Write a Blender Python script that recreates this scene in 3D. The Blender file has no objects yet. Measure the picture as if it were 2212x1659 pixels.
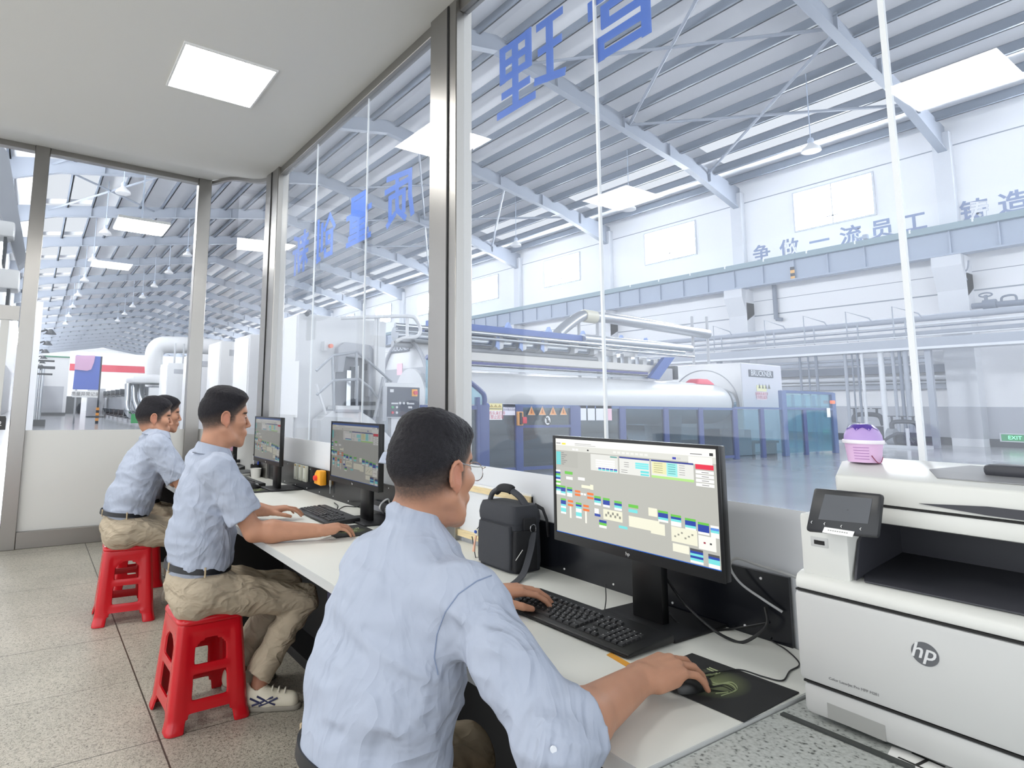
import bpy, bmesh, math, random
import numpy as np
from mathutils import Vector, Matrix

random.seed(7)
sc = bpy.context.scene
COL = sc.collection

# ------------------------------------------------------------------ camera
H = 1.35
F, PX, PY = 1304.256, 886.074, 712.913
CR = np.array([[0.84924, -0.52795, 0.01237], [0.0, 0.0, 0.0], [0.0, 0.0, 0.0]])


def _rot(a, b, c):
    ca, sa, cb, sb, cc, s_ = math.cos(a), math.sin(a), math.cos(b), math.sin(b), math.cos(c), math.sin(c)
    f = np.array([sa * cb, ca * cb, sb]); r = np.array([ca, -sa, 0.0]); d = np.cross(f, r)
    return np.array([cc * r + s_ * d, -s_ * r + cc * d, f])


CR = _rot(0.5556931843622765, 0.12566828153958715, -0.01246709844003002)
cam_d = bpy.data.cameras.new('camera')
cam = bpy.data.objects.new('camera', cam_d)
COL.objects.link(cam)
mw = Matrix.Identity(4)
for i in range(3):
    mw[i][0] = CR[0][i]; mw[i][1] = -CR[1][i]; mw[i][2] = -CR[2][i]
mw.translation = Vector((0, 0, H))
cam.matrix_world = mw
cam_d.sensor_fit = 'HORIZONTAL'
cam_d.sensor_width = 36.0
cam_d.lens = F * 36.0 / 2212
cam_d.shift_x = (1106 - PX) / 2212
cam_d.shift_y = -(829.5 - PY) / 2212
cam_d.clip_start = 0.05
cam_d.clip_end = 500
sc.camera = cam

# ------------------------------------------------------------------ view, world, cycles limits
sc.view_settings.view_transform = 'Standard'
sc.view_settings.look = 'None'
sc.view_settings.gamma = 1.0
sc.view_settings.use_curve_mapping = False
sc.view_settings.exposure = 1.25
world = bpy.data.worlds.new('overcast_sky')
sc.world = world
world.use_nodes = True
bg = world.node_tree.nodes['Background']
bg.inputs['Color'].default_value = (0.93, 0.965, 1.0, 1)
bg.inputs['Strength'].default_value = 0.9
sc.cycles.max_bounces = 7
sc.cycles.diffuse_bounces = 4
sc.cycles.glossy_bounces = 4
sc.cycles.transmission_bounces = 6
sc.cycles.transparent_max_bounces = 24
sc.cycles.caustics_reflective = False
sc.cycles.caustics_refractive = False
sc.cycles.sample_clamp_indirect = 6.0
sc.cycles.use_denoising = True

E_LAMP = 16.0      # ceiling LED panels
E_WIN = 25.0       # daylight in the hall windows, also the added left-wall panes
E_SKY = 0.40        # roof light strips
E_SCREEN = 0.40


# ------------------------------------------------------------------ pixel helpers (photo frame 2212x1659)
def ray(u, v):
    return CR.T @ np.array([(u - PX) / F, (v - PY) / F, 1.0])


def onX(u, v, X):
    d = ray(u, v); t = X / d[0]; return Vector((X, d[1] * t, H + d[2] * t))


def onY(u, v, Y):
    d = ray(u, v); t = Y / d[1]; return Vector((d[0] * t, Y, H + d[2] * t))


def onZ(u, v, z):
    d = ray(u, v); t = (z - H) / d[2]; return Vector((d[0] * t, d[1] * t, z))


# ------------------------------------------------------------------ materials
def lin(c):
    if isinstance(c, str):
        c = c.lstrip('#'); c = [int(c[i:i + 2], 16) / 255 for i in (0, 2, 4)]
        return tuple(x / 12.92 if x <= 0.04045 else ((x + 0.055) / 1.055) ** 2.4 for x in c)
    return tuple(c)


MATS = {}


def nt_of(m):
    return m.node_tree.nodes, m.node_tree.links


def mat(name, color, rough=0.5, metal=0.0, spec=0.5, bump=0.0, bscale=60.0, var=0.0, vscale=8.0, coat=0.0, emit=None, estr=0.0, stretch=None):
    if name in MATS:
        return MATS[name]
    m = bpy.data.materials.new(name); m.use_nodes = True
    N, L = nt_of(m)
    b = N['Principled BSDF']
    c = lin(color)
    b.inputs['Base Color'].default_value = (*c, 1)
    b.inputs['Roughness'].default_value = rough
    b.inputs['Metallic'].default_value = metal
    b.inputs['Specular IOR Level'].default_value = spec
    if coat:
        b.inputs['Coat Weight'].default_value = coat
    if emit is not None:
        b.inputs['Emission Color'].default_value = (*lin(emit), 1)
        b.inputs['Emission Strength'].default_value = estr
    if bump or var:
        tc = N.new('ShaderNodeTexCoord')
        src = tc.outputs['Object']
        if stretch:
            mp = N.new('ShaderNodeMapping'); mp.inputs['Scale'].default_value = stretch
            L.new(src, mp.inputs['Vector']); src = mp.outputs['Vector']
    if var:
        n = N.new('ShaderNodeTexNoise'); n.inputs['Scale'].default_value = vscale; n.inputs['Detail'].default_value = 4
        L.new(src, n.inputs['Vector'])
        r = N.new('ShaderNodeMapRange'); r.inputs['From Min'].default_value = 0.3; r.inputs['From Max'].default_value = 0.7
        r.inputs['To Min'].default_value = 1 - var; r.inputs['To Max'].default_value = 1 + var
        L.new(n.outputs['Fac'], r.inputs['Value'])
        mx = N.new('ShaderNodeVectorMath'); mx.operation = 'SCALE'; mx.inputs[0].default_value = c
        L.new(r.outputs['Result'], mx.inputs['Scale']); L.new(mx.outputs['Vector'], b.inputs['Base Color'])
    if bump:
        n2 = N.new('ShaderNodeTexNoise'); n2.inputs['Scale'].default_value = bscale; n2.inputs['Detail'].default_value = 3
        L.new(src, n2.inputs['Vector'])
        bp = N.new('ShaderNodeBump'); bp.inputs['Strength'].default_value = bump; bp.inputs['Distance'].default_value = 0.01
        L.new(n2.outputs['Fac'], bp.inputs['Height']); L.new(bp.outputs['Normal'], b.inputs['Normal'])
    MATS[name] = m
    return m


def mat_emit(name, color, strength):
    if name in MATS:
        return MATS[name]
    m = bpy.data.materials.new(name); m.use_nodes = True
    N, L = nt_of(m); N.clear()
    o = N.new('ShaderNodeOutputMaterial'); e = N.new('ShaderNodeEmission')
    e.inputs['Color'].default_value = (*lin(color), 1); e.inputs['Strength'].default_value = strength
    L.new(e.outputs[0], o.inputs['Surface'])
    MATS[name] = m
    return m


def mat_attr(name, rough=0.6, strength=None, spec=0.3):
    """colour from the mesh's own 'Col' attribute; strength -> a lit screen"""
    if name in MATS:
        return MATS[name]
    m = bpy.data.materials.new(name); m.use_nodes = True
    N, L = nt_of(m); b = N['Principled BSDF']
    a = N.new('ShaderNodeAttribute'); a.attribute_name = 'Col'
    b.inputs['Roughness'].default_value = rough; b.inputs['Specular IOR Level'].default_value = spec
    if strength is None:
        L.new(a.outputs['Color'], b.inputs['Base Color'])
    else:
        b.inputs['Base Color'].default_value = (0.01, 0.01, 0.012, 1)
        L.new(a.outputs['Color'], b.inputs['Emission Color']); b.inputs['Emission Strength'].default_value = strength
    MATS[name] = m
    return m


def mat_glass(name, tint, veil, veil_col=(0.86, 0.91, 1.0), ior=1.45, gloss=1.0, rough=0.0):
    """thin pane: lets light straight through, mirrors by Fresnel, and a pale veil mixed in gives haze"""
    if name in MATS:
        return MATS[name]
    m = bpy.data.materials.new(name); m.use_nodes = True
    N, L = nt_of(m); N.clear()
    o = N.new('ShaderNodeOutputMaterial')
    t = N.new('ShaderNodeBsdfTransparent'); t.inputs['Color'].default_value = (*tint, 1)
    d = N.new('ShaderNodeBsdfDiffuse'); d.inputs['Color'].default_value = (*veil_col, 1)
    tl = N.new('ShaderNodeBsdfTranslucent'); tl.inputs['Color'].default_value = (*veil_col, 1)
    ms = N.new('ShaderNodeMixShader'); ms.inputs[0].default_value = 0.6
    L.new(d.outputs[0], ms.inputs[1]); L.new(tl.outputs[0], ms.inputs[2])
    m1 = N.new('ShaderNodeMixShader'); m1.inputs[0].default_value = veil
    L.new(t.outputs[0], m1.inputs[1]); L.new(ms.outputs[0], m1.inputs[2])
    g = N.new('ShaderNodeBsdfGlossy'); g.inputs['Roughness'].default_value = rough
    fr = N.new("ShaderNodeFresnel"); ge = N.new("ShaderNodeNewGeometry"); mr = N.new("ShaderNodeMapRange")
    mr.inputs["To Min"].default_value = ior; mr.inputs["To Max"].default_value = 1 / ior   # both faces mirror alike
    L.new(ge.outputs["Backfacing"], mr.inputs["Value"]); L.new(mr.outputs["Result"], fr.inputs["IOR"])
    ml = N.new('ShaderNodeMath'); ml.operation = 'MULTIPLY'; ml.inputs[1].default_value = gloss
    L.new(fr.outputs[0], ml.inputs[0])
    m2 = N.new('ShaderNodeMixShader'); L.new(ml.outputs[0], m2.inputs[0])
    L.new(m1.outputs[0], m2.inputs[1]); L.new(g.outputs[0], m2.inputs[2])
    L.new(m2.outputs[0], o.inputs['Surface'])
    MATS[name] = m
    return m


# ------------------------------------------------------------------ mesh building
class MB:
    def __init__(s):
        s.v = []; s.f = []; s.c = []

    def add(s, v, f, col=None):
        n = len(s.v)
        s.v += [tuple(x) for x in v]
        s.f += [tuple(i + n for i in q) for q in f]
        s.c += [col] * len(f)
        return s

    def box(s, lo, hi, M=None, col=None):
        x0, y0, z0 = lo; x1, y1, z1 = hi
        v = [(x0, y0, z0), (x1, y0, z0), (x1, y1, z0), (x0, y1, z0), (x0, y0, z1), (x1, y0, z1), (x1, y1, z1), (x0, y1, z1)]
        if M is not None:
            v = [M @ Vector(p) for p in v]
        return s.add(v, [(0, 3, 2, 1), (4, 5, 6, 7), (0, 1, 5, 4), (1, 2, 6, 5), (2, 3, 7, 6), (3, 0, 4, 7)], col)

    def cyl(s, a, b, ra, rb=None, n=16, caps=True, col=None):
        rb = ra if rb is None else rb
        a = Vector(a); b = Vector(b); d = (b - a).normalized()
        u = d.orthogonal().normalized(); w = d.cross(u)
        v = []
        for p, r in ((a, ra), (b, rb)):
            for i in range(n):
                t = 2 * math.pi * i / n
                v.append(p + (u * math.cos(t) + w * math.sin(t)) * r)
        f = [(i, (i + 1) % n, n + (i + 1) % n, n + i) for i in range(n)]
        if caps:
            f += [tuple(range(n - 1, -1, -1)), tuple(range(n, 2 * n))]
        return s.add(v, f, col)

    def tube(s, pts, r, n=8, closed=False, flat=None, up=None, col=None):
        pts = [Vector(p) for p in pts]
        m = len(pts)
        rs = r if isinstance(r, (list, tuple)) else [r] * m
        prev = None; v = []
        for i, p in enumerate(pts):
            t = (pts[(i + 1) % m] - pts[i - 1]) if (closed or 0 < i < m - 1) else (pts[1] - pts[0] if i == 0 else pts[-1] - pts[-2])
            t.normalize()
            if prev is None:
                u = (Vector(up) - t * t.dot(Vector(up))).normalized() if up is not None else t.orthogonal().normalized()
            else:
                u = prev - t * prev.dot(t)
                u = u.normalized() if u.length > 1e-6 else t.orthogonal().normalized()
            prev = u; w = t.cross(u)
            for k in range(n):
                a = 2 * math.pi * k / n + (math.pi / n if flat else 0)
                ru = rs[i]; rw = rs[i] if flat is None else flat
                v.append(p + u * math.cos(a) * ru + w * math.sin(a) * rw)
        f = []
        for i in range(m if closed else m - 1):
            j = (i + 1) % m
            f += [(i * n + k, i * n + (k + 1) % n, j * n + (k + 1) % n, j * n + k) for k in range(n)]
        if not closed:
            f += [tuple(range(n - 1, -1, -1)), tuple(range((m - 1) * n, m * n))]
        return s.add(v, f, col)

    def prism(s, poly, off, col=None):
        """planar polygon (3-D points) pushed along off"""
        poly = [Vector(p) for p in poly]; off = Vector(off); n = len(poly)
        v = poly + [p + off for p in poly]
        f = [tuple(range(n - 1, -1, -1)), tuple(range(n, 2 * n))] + [(i, (i + 1) % n, n + (i + 1) % n, n + i) for i in range(n)]
        return s.add(v, f, col)

    def lathe(s, prof, o=(0, 0, 0), n=32, sx=1.0, col=None):
        o = Vector(o); v = []; m = len(prof)
        for r, z in prof:
            for i in range(n):
                t = 2 * math.pi * i / n
                v.append(o + Vector((r * math.cos(t) * sx, r * math.sin(t), z)))
        f = []
        for j in range(m - 1):
            f += [(j * n + i, j * n + (i + 1) % n, (j + 1) * n + (i + 1) % n, (j + 1) * n + i) for i in range(n)]
        if prof[0][0] > 1e-6: f.append(tuple(range(n - 1, -1, -1)))
        if prof[-1][0] > 1e-6: f.append(tuple(range((m - 1) * n, m * n)))
        return s.add(v, f, col)

    def grid(s, P, col=None):
        """P: rows of points -> surface"""
        R = len(P); C = len(P[0]); v = [p for row in P for p in row]
        f = [(i * C + j, i * C + j + 1, (i + 1) * C + j + 1, (i + 1) * C + j) for i in range(R - 1) for j in range(C - 1)]
        return s.add(v, f, col)

    def mesh(s, name, m, smooth=False, bevel=0.0, seg=2, ang=40, origin=None):
        me = bpy.data.meshes.new(name)
        v = s.v if origin is None else [(p[0] - origin[0], p[1] - origin[1], p[2] - origin[2]) for p in s.v]
        me.from_pydata(v, [], s.f)
        if any(c is not None for c in s.c):
            at = me.color_attributes.new('Col', 'FLOAT_COLOR', 'CORNER')
            k = 0
            for p, c in zip(me.polygons, s.c):
                c = (*lin(c), 1) if c is not None else (1, 1, 1, 1)
                for _ in p.loop_indices:
                    at.data[k].color = c; k += 1
        if bevel or smooth:
            bm = bmesh.new(); bm.from_mesh(me)
            bmesh.ops.remove_doubles(bm, verts=bm.verts, dist=1e-6)
            bmesh.ops.recalc_face_normals(bm, faces=bm.faces)
            if bevel:
                es = [e for e in bm.edges if e.is_manifold and e.calc_face_angle(0) > math.radians(ang)]
                bmesh.ops.bevel(bm, geom=es, offset=bevel, segments=seg, profile=0.5, affect='EDGES', clamp_overlap=True)
            bm.to_mesh(me); bm.free()
        if m is not None:
            me.materials.append(m)
        if smooth or bevel:
            for p in me.polygons: p.use_smooth = True
            try:
                me.set_sharp_from_angle(angle=math.radians(ang))
            except Exception:
                pass
        me.update()
        return me


def put(name, me, parent=None, loc=None, rotz=0.0):
    o = bpy.data.objects.new(name, me); COL.objects.link(o)
    if parent is not None: o.parent = parent
    if loc is not None: o.location = loc
    if rotz: o.rotation_euler = (0, 0, rotz)
    return o


def ob(name, mb, m, parent=None, **k):
    return put(name, mb.mesh(name, m, **k), parent)


def tag(o, label, cat, group=None, kind=None):
    o['label'] = label; o['category'] = cat
    if group: o['group'] = group
    if kind: o['kind'] = kind
    return o


def thing(name, label, cat, loc=(0, 0, 0), rotz=0.0, group=None):
    o = put(name, None, None, loc, rotz)
    o.empty_display_size = 0.05
    return tag(o, label, cat, group)


def struct(name, mb, m, label=None, parent=None, **k):
    o = ob(name, mb, m, parent, **k)
    if parent is None:
        o['kind'] = 'structure'
        if label: o['label'] = label; o['category'] = name.split('_')[0]
    return o


def dup(root, loc=None, rotz=None, label=None, group=None, name=None):
    def cp(o, par):
        c = o.copy(); COL.objects.link(c); c.parent = par
        for ch in [x for x in o.children]:
            cp(ch, c)
        return c
    r = cp(root, None)
    if loc is not None: r.location = loc
    if rotz is not None: r.rotation_euler = (0, 0, rotz)
    if label: r['label'] = label
    if group: r['group'] = group
    return r


def text_mesh(body, size, m, extrude=0.0005, bold=0.0, name='lettering', align='CENTER', spacing=1.0):
    """lettering mesh in its own XY plane, facing +Z, centred"""
    cu = bpy.data.curves.new(name, 'FONT'); cu.body = body; cu.size = size
    cu.extrude = extrude; cu.offset = bold; cu.align_x = align; cu.align_y = 'CENTER'; cu.resolution_u = 3
    cu.space_character = spacing
    o = bpy.data.objects.new(name, cu); COL.objects.link(o)
    dg = bpy.context.evaluated_depsgraph_get()
    me = bpy.data.meshes.new_from_object(o.evaluated_get(dg))
    bpy.data.objects.remove(o); bpy.data.curves.remove(cu)
    me.materials.clear()
    if m is not None: me.materials.append(m)
    return me


def frame(o, x, y):
    """4x4 with local X along x, local Y along y, origin o"""
    x = Vector(x).normalized(); y = Vector(y); y = (y - x * x.dot(y)).normalized(); z = x.cross(y)
    M = Matrix.Identity(4)
    for i in range(3):
        M[i][0] = x[i]; M[i][1] = y[i]; M[i][2] = z[i]; M[i][3] = o[i]
    return M


def bez(pts, n=8):
    """Catmull-Rom through points"""
    P = [Vector(p) for p in pts]; P = [P[0] * 2 - P[1]] + P + [P[-1] * 2 - P[-2]]
    out = []
    for i in range(1, len(P) - 2):
        for k in range(n):
            t = k / n; a, b, c, d = P[i - 1], P[i], P[i + 1], P[i + 2]
            out.append(0.5 * ((2 * b) + (c - a) * t + (2 * a - 5 * b + 4 * c - d) * t * t + (3 * b - a - 3 * c + d) * t ** 3))
    out.append(P[-2])
    return out
# ================================================================== the control room
XG, YB = 1.723, 6.83          # glass wall plane, back partition plane


def zc(y):                     # ceiling height
    t = max(0.0, min(1.0, (y - 5.0) / 1.83)); t = t * t * (3 - 2 * t)
    return 3.41 + 0.45 * t


steel = mat('brushed_steel', (0.37, 0.36, 0.345), rough=0.30, metal=1.0, bump=0.12, bscale=40, stretch=(30, 30, 0.6))
glass_r = mat_glass('office_glass_hazy', (0.97, 0.985, 1.0), 0.045, veil_col=(0.80, 0.88, 1.0))  # haze over the hall, put into the panes as a pale blue veil
glass_b = mat_glass('office_glass_clean', (0.97, 0.98, 0.985), 0.015)
film = mat('white_frosted_film', 'DCDFE4', rough=0.6)
film_b = mat('white_backpainted_glass', 'D2D2CF', rough=0.25)
white_seal = mat('white_silicone', 'E9ECEE', rough=0.5)
black_gap = mat('black_gasket', '151515', rough=0.7)


def floor_material():
    m = bpy.data.materials.new('terrazzo_tiles'); m.use_nodes = True
    N, L = nt_of(m); b = N['Principled BSDF']
    tc = N.new('ShaderNodeTexCoord')
    n1 = N.new('ShaderNodeTexNoise'); n1.inputs['Scale'].default_value = 95; n1.inputs['Detail'].default_value = 5; n1.inputs['Roughness'].default_value = 0.75
    n1.inputs['Distortion'].default_value = 1.5
    L.new(tc.outputs['Object'], n1.inputs['Vector'])
    r1 = N.new('ShaderNodeValToRGB')
    els = r1.color_ramp.elements
    els[0].position = 0.36; els[0].color = (*lin('4E4A42'), 1); els[1].position = 0.48; els[1].color = (*lin('A29D90'), 1)
    e = els.new(0.57); e.color = (*lin('BDB8AC'), 1); e = els.new(0.7); e.color = (*lin('8C8678'), 1)
    L.new(n1.outputs['Fac'], r1.inputs['Fac'])
    n2 = N.new('ShaderNodeTexNoise'); n2.inputs['Scale'].default_value = 2.2; n2.inputs['Detail'].default_value = 3
    L.new(tc.outputs['Object'], n2.inputs['Vector'])
    mr = N.new('ShaderNodeMapRange'); mr.inputs['From Min'].default_value = .3; mr.inputs['From Max'].default_value = .7; mr.inputs['To Min'].default_value = .86; mr.inputs['To Max'].default_value = 1.08
    L.new(n2.outputs['Fac'], mr.inputs['Value'])
    sc1 = N.new('ShaderNodeVectorMath'); sc1.operation = 'SCALE'
    L.new(r1.outputs['Color'], sc1.inputs[0]); L.new(mr.outputs['Result'], sc1.inputs['Scale'])
    sp = N.new('ShaderNodeSeparateXYZ'); L.new(tc.outputs['Object'], sp.inputs[0])

    def joint(out, off, size, w):
        a = N.new('ShaderNodeMath'); a.operation = 'ADD'; a.inputs[1].default_value = -off + size * 40 + size / 2; L.new(out, a.inputs[0])
        f = N.new('ShaderNodeMath'); f.operation = 'MODULO'; f.inputs[1].default_value = size; L.new(a.outputs[0], f.inputs[0])
        s_ = N.new('ShaderNodeMath'); s_.operation = 'SUBTRACT'; s_.inputs[1].default_value = size / 2; L.new(f.outputs[0], s_.inputs[0])
        ab = N.new('ShaderNodeMath'); ab.operation = 'ABSOLUTE'; L.new(s_.outputs[0], ab.inputs[0])
        lt = N.new('ShaderNodeMath'); lt.operation = 'LESS_THAN'; lt.inputs[1].default_value = w; L.new(ab.outputs[0], lt.inputs[0])
        return lt.outputs[0]
    jx = joint(sp.outputs['X'], 0.545, 1.27, 0.0035); jy = joint(sp.outputs['Y'], 2.76, 1.275, 0.0022); jz = joint(sp.outputs['Y'], 3.39, 1.275, 0.0012)
    mx = N.new('ShaderNodeMath'); mx.operation = 'MAXIMUM'; L.new(jx, mx.inputs[0]); L.new(jy, mx.inputs[1])
    mx2 = N.new('ShaderNodeMath'); mx2.operation = 'MAXIMUM'; L.new(mx.outputs[0], mx2.inputs[0]); L.new(jz, mx2.inputs[1])
    mc = N.new('ShaderNodeMix'); mc.data_type = 'RGBA'; L.new(mx2.outputs[0], mc.inputs['Factor'])
    L.new(sc1.outputs['Vector'], mc.inputs['A']); mc.inputs['B'].default_value = (*lin('3A372F'), 1)
    L.new(mc.outputs['Result'], b.inputs['Base Color'])
    b.inputs['Roughness'].default_value = 0.42
    bp = N.new('ShaderNodeBump'); bp.inputs['Strength'].default_value = .12; bp.inputs['Distance'].default_value = .004
    L.new(n1.outputs['Fac'], bp.inputs['Height']); L.new(bp.outputs['Normal'], b.inputs['Normal'])
    return m


m = MB().box((-4.0, -3.0, -0.08), (1.76, 6.9, 0.0))
struct('floor', m, floor_material(), 'speckled grey terrazzo tile floor of the control room')

# ceiling: gently bent sheet with thickness
ceil_m = mat('ceiling_white', 'D6D5D0', rough=0.75, bump=0.03, bscale=25)
mb = MB()
ys = [-3.0, 0, 2.0, 4.0, 5.0] + [5.0 + 1.83 * i / 8 for i in range(1, 9)] + [7.0]
rows = []
for y in ys:
    if y <= 5.1: xr = XG + .03
    elif y < YB: xr = 1.50 + (XG + .03 - 1.50) * math.sqrt(max(0, 1 - ((y - 5.1) / (YB - 5.1)) ** 2)) if y < YB else 1.5
    else: xr = 1.5
    if y >= YB: xr = 1.51
    rows.append([Vector((-4.0, y, zc(y))), Vector((-1.5, y, zc(y))), Vector((xr, y, zc(y)))])
mb.grid(rows); mb.grid([[p + Vector((0, 0, .08)) for p in r] for r in rows][::-1])
struct('ceiling', mb, ceil_m, 'plain white flat ceiling of the control room', smooth=True)

# ---- ceiling LED panels
lamp_e = mat_emit('led_panel_light', 'FFFDF8', E_LAMP)
white_frame = mat('white_aluminium', 'E8E8E6', rough=0.4)


def led_panel(x, y, label):
    z = 3.41
    t = thing('ceiling_lamp', label, 'lamp', (x, y, z), 0, 'square LED panels in the control room ceiling')
    h = .28
    b = MB()
    for lo, hi in (((-h, -h, -.012), (h, -h + .012, 0)), ((-h, h - .012, -.012), (h, h, 0)), ((-h, -h + .012, -.012), (-h + .012, h - .012, 0)), ((h - .012, -h + .012, -.012), (h, h - .012, 0))):
        b.box(lo, hi)
    ob('frame', b, white_frame, t)
    ob('diffuser', MB().box((-h + .012, -h + .012, -.008), (h - .012, h - .012, -.001)), lamp_e, t)
    return t


led_panel(0.865, 3.71, 'bright square LED panel set in the ceiling in full view')
led_panel(-1.30, 1.23, 'square LED panel nearest overhead, seen mirrored at the right end of the glass')
led_panel(-1.33, 3.77, 'square LED panel overhead at the left, seen mirrored above the drum machine')

# ---- steel posts and rails of the glass partitions
def post(name, lo, hi, label, parent=None, slot=None):
    o = struct(name, MB().box(lo, hi), steel, label, parent, bevel=.004, seg=1)
    if slot:
        struct('gasket', MB().box(*slot), black_gap, None, o)
    return o


post('trim_1', (-.155, YB - .06, 0), (-.028, YB + .06, zc(YB)), 'brushed steel post at the door side of the back partition')
post('trim_2', (1.405, YB - .06, 0), (1.545, YB + .06, zc(YB)), 'brushed steel post where the back partition meets the curved glass')
post('trim_3', (XG - .05, 4.90, 0), (XG + .05, 5.225, 3.43), 'brushed steel corner post between curved glass and long glass wall', slot=((XG - .055, 5.06, 0), (XG - .0495, 5.075, 3.41)))
post('trim_4', (XG - .05, 2.29, 0), (XG + .05, 2.525, 3.41), 'wide brushed steel mullion in the middle of the glass wall', slot=((XG - .055, 2.352, 0.92), (XG - .0495, 2.364, 3.40)))
post('trim_5', (XG - .03, 2.525, 3.345), (XG + .03, 4.90, 3.41), 'steel head rail of the glass wall beside the wide mullion')
post('trim_6', (XG - .03, -2.9, 3.345), (XG + .03, 2.29, 3.41), 'steel head rail of the glass wall above the printer side')
post('trim_7', (-.028, YB - .045, 3.80), (1.405, YB + .045, 3.865), 'steel head rail of the back partition')
post('trim_8', (-.028, YB - .05, 0), (1.405, YB + .05, .155), 'brushed steel skirting rail at the foot of the back partition')
post('trim_9', (-1.2, YB - .045, 3.80), (-.155, YB + .045, 3.865), 'steel head rail above the glass door')
post('trim_10', (XG - .03, -2.9, 0), (XG + .03, 2.29, .06), 'steel foot rail under the glass wall at the printer side')
post('trim_11', (XG - .03, 2.525, 0), (XG + .03, 4.90, .06), 'steel foot rail under the glass wall behind the desk')

# ---- panes
def pane(n, lo, hi, m, label):
    return struct('window_%d' % n, MB().box(lo, hi), m, label)


joints = [-2.9, -1.3, -.33, .567, 1.46, 2.29]
wn = 1
pane(wn, (-.028, YB - .004, 1.08), (1.405, YB + .004, 3.80), glass_b, 'large clear pane of the back partition'); wn += 1
lbls = ['clear pane of the glass wall behind the camera', 'clear pane of the glass wall next to the camera', 'clear pane behind the printer with the wall slogan beyond', 'clear pane behind the nearest monitor', 'clear pane between the wide mullion and the nearest seam']
for a, b, l in zip(joints[:-1], joints[1:], lbls):
    pane(wn, (XG - .005, a + .004, .06), (XG + .005, b - .004, 3.345), glass_r, l); wn += 1
for a, b, l in ((2.525, 3.32, 'clear pane left of the wide mullion'), (3.32, 4.15, 'clear pane with the middle blue characters'), (4.15, 4.90, 'clear pane beside the corner post')):
    pane(wn, (XG - .005, a + .004, .06), (XG + .005, b - .004, 3.345), glass_r, l); wn += 1
for i, (y, w) in enumerate(((.567, .0060), (1.46, .0045), (3.32, .002), (4.15, .0018), (-.33, .006))):
    struct('trim_%d' % (12 + i), MB().box((XG - .0056, y - w, .06), (XG + .0056, y + w, 3.345)), white_seal,
           'white silicone seam, ' + ['behind the printer', 'right of the mullion', 'left of the mullion', 'next to the corner post', 'beside the camera'][i])

# curved pane with its rails and film
cpts = []
for i in range(13):
    a = math.pi / 2 * i / 12
    cpts.append((1.545 + (XG - 1.545) * math.sin(a), 5.225 + (YB - 5.225) * math.cos(a)))
mb = MB()
mb.grid([[Vector((x, y, .1)), Vector((x, y, zc(y) - .03))] for x, y in cpts])
struct('window_10', mb, glass_b, 'curved corner pane of the control room', smooth=True)
mb = MB().tube([(x, y, zc(y) - .012) for x, y in cpts], .03, n=6)
struct('trim_17', mb, steel, 'curved steel head rail of the corner pane', smooth=True)
mb = MB().grid([[Vector((x - .006, y - .006, .06)), Vector((x - .006, y - .006, 1.08))] for x, y in cpts])
struct('trim_18', mb, film_b, 'white lower part of the curved corner pane', smooth=True)

# white opaque lower parts
struct('trim_19', MB().box((-.028, YB - .012, .155), (1.405, YB + .012, 1.08)), film_b, 'white opaque lower panel of the back partition')
struct('trim_20', MB().box((XG - .007, 2.53, .06), (XG - .0055, 4.89, 1.10)), film, 'white film along the foot of the glass, left of the mullion')
struct('trim_21', MB().box((XG - .007, -2.8, .06), (XG - .0055, 2.28, 1.093)), film, 'white film along the foot of the glass, right of the mullion')

# glass door at the far left
dr = struct('door_1', MB().box((-1.15, YB - .006, 0.02), (-.16, YB + .006, 3.78)), glass_b, 'glass door with steel transom at the left end of the back partition')
struct('transom', MB().box((-1.15, YB - .04, 2.115), (-.16, YB + .04, 2.25)), steel, None, dr)
struct('kick_panel', MB().box((-1.15, YB - .012, .05), (-.30, YB + .012, 1.05)), film_b, None, dr)
struct('stile', MB().box((-.30, YB - .03, .02), (-.235, YB + .03, 2.115)), mat('white_door_stile', 'CFCFCC', rough=.4), None, dr)
struct('handle', MB().box((-.30, YB - .10, 1.09), (-.185, YB - .03, 1.20)).box((-.29, YB - .105, 1.19), (-.19, YB - .03, 1.215)), mat('door_lock_black', '2B2B2B', rough=.3), None, dr)
k = text_mesh('22', .06, mat('lock_white', 'E0E0E0'), name='lock_marking')
o = put('lock_marking', k, dr); o.matrix_world = frame((-.245, YB - .1015, 1.145), (1, 0, 0), (0, 0, 1))

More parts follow.
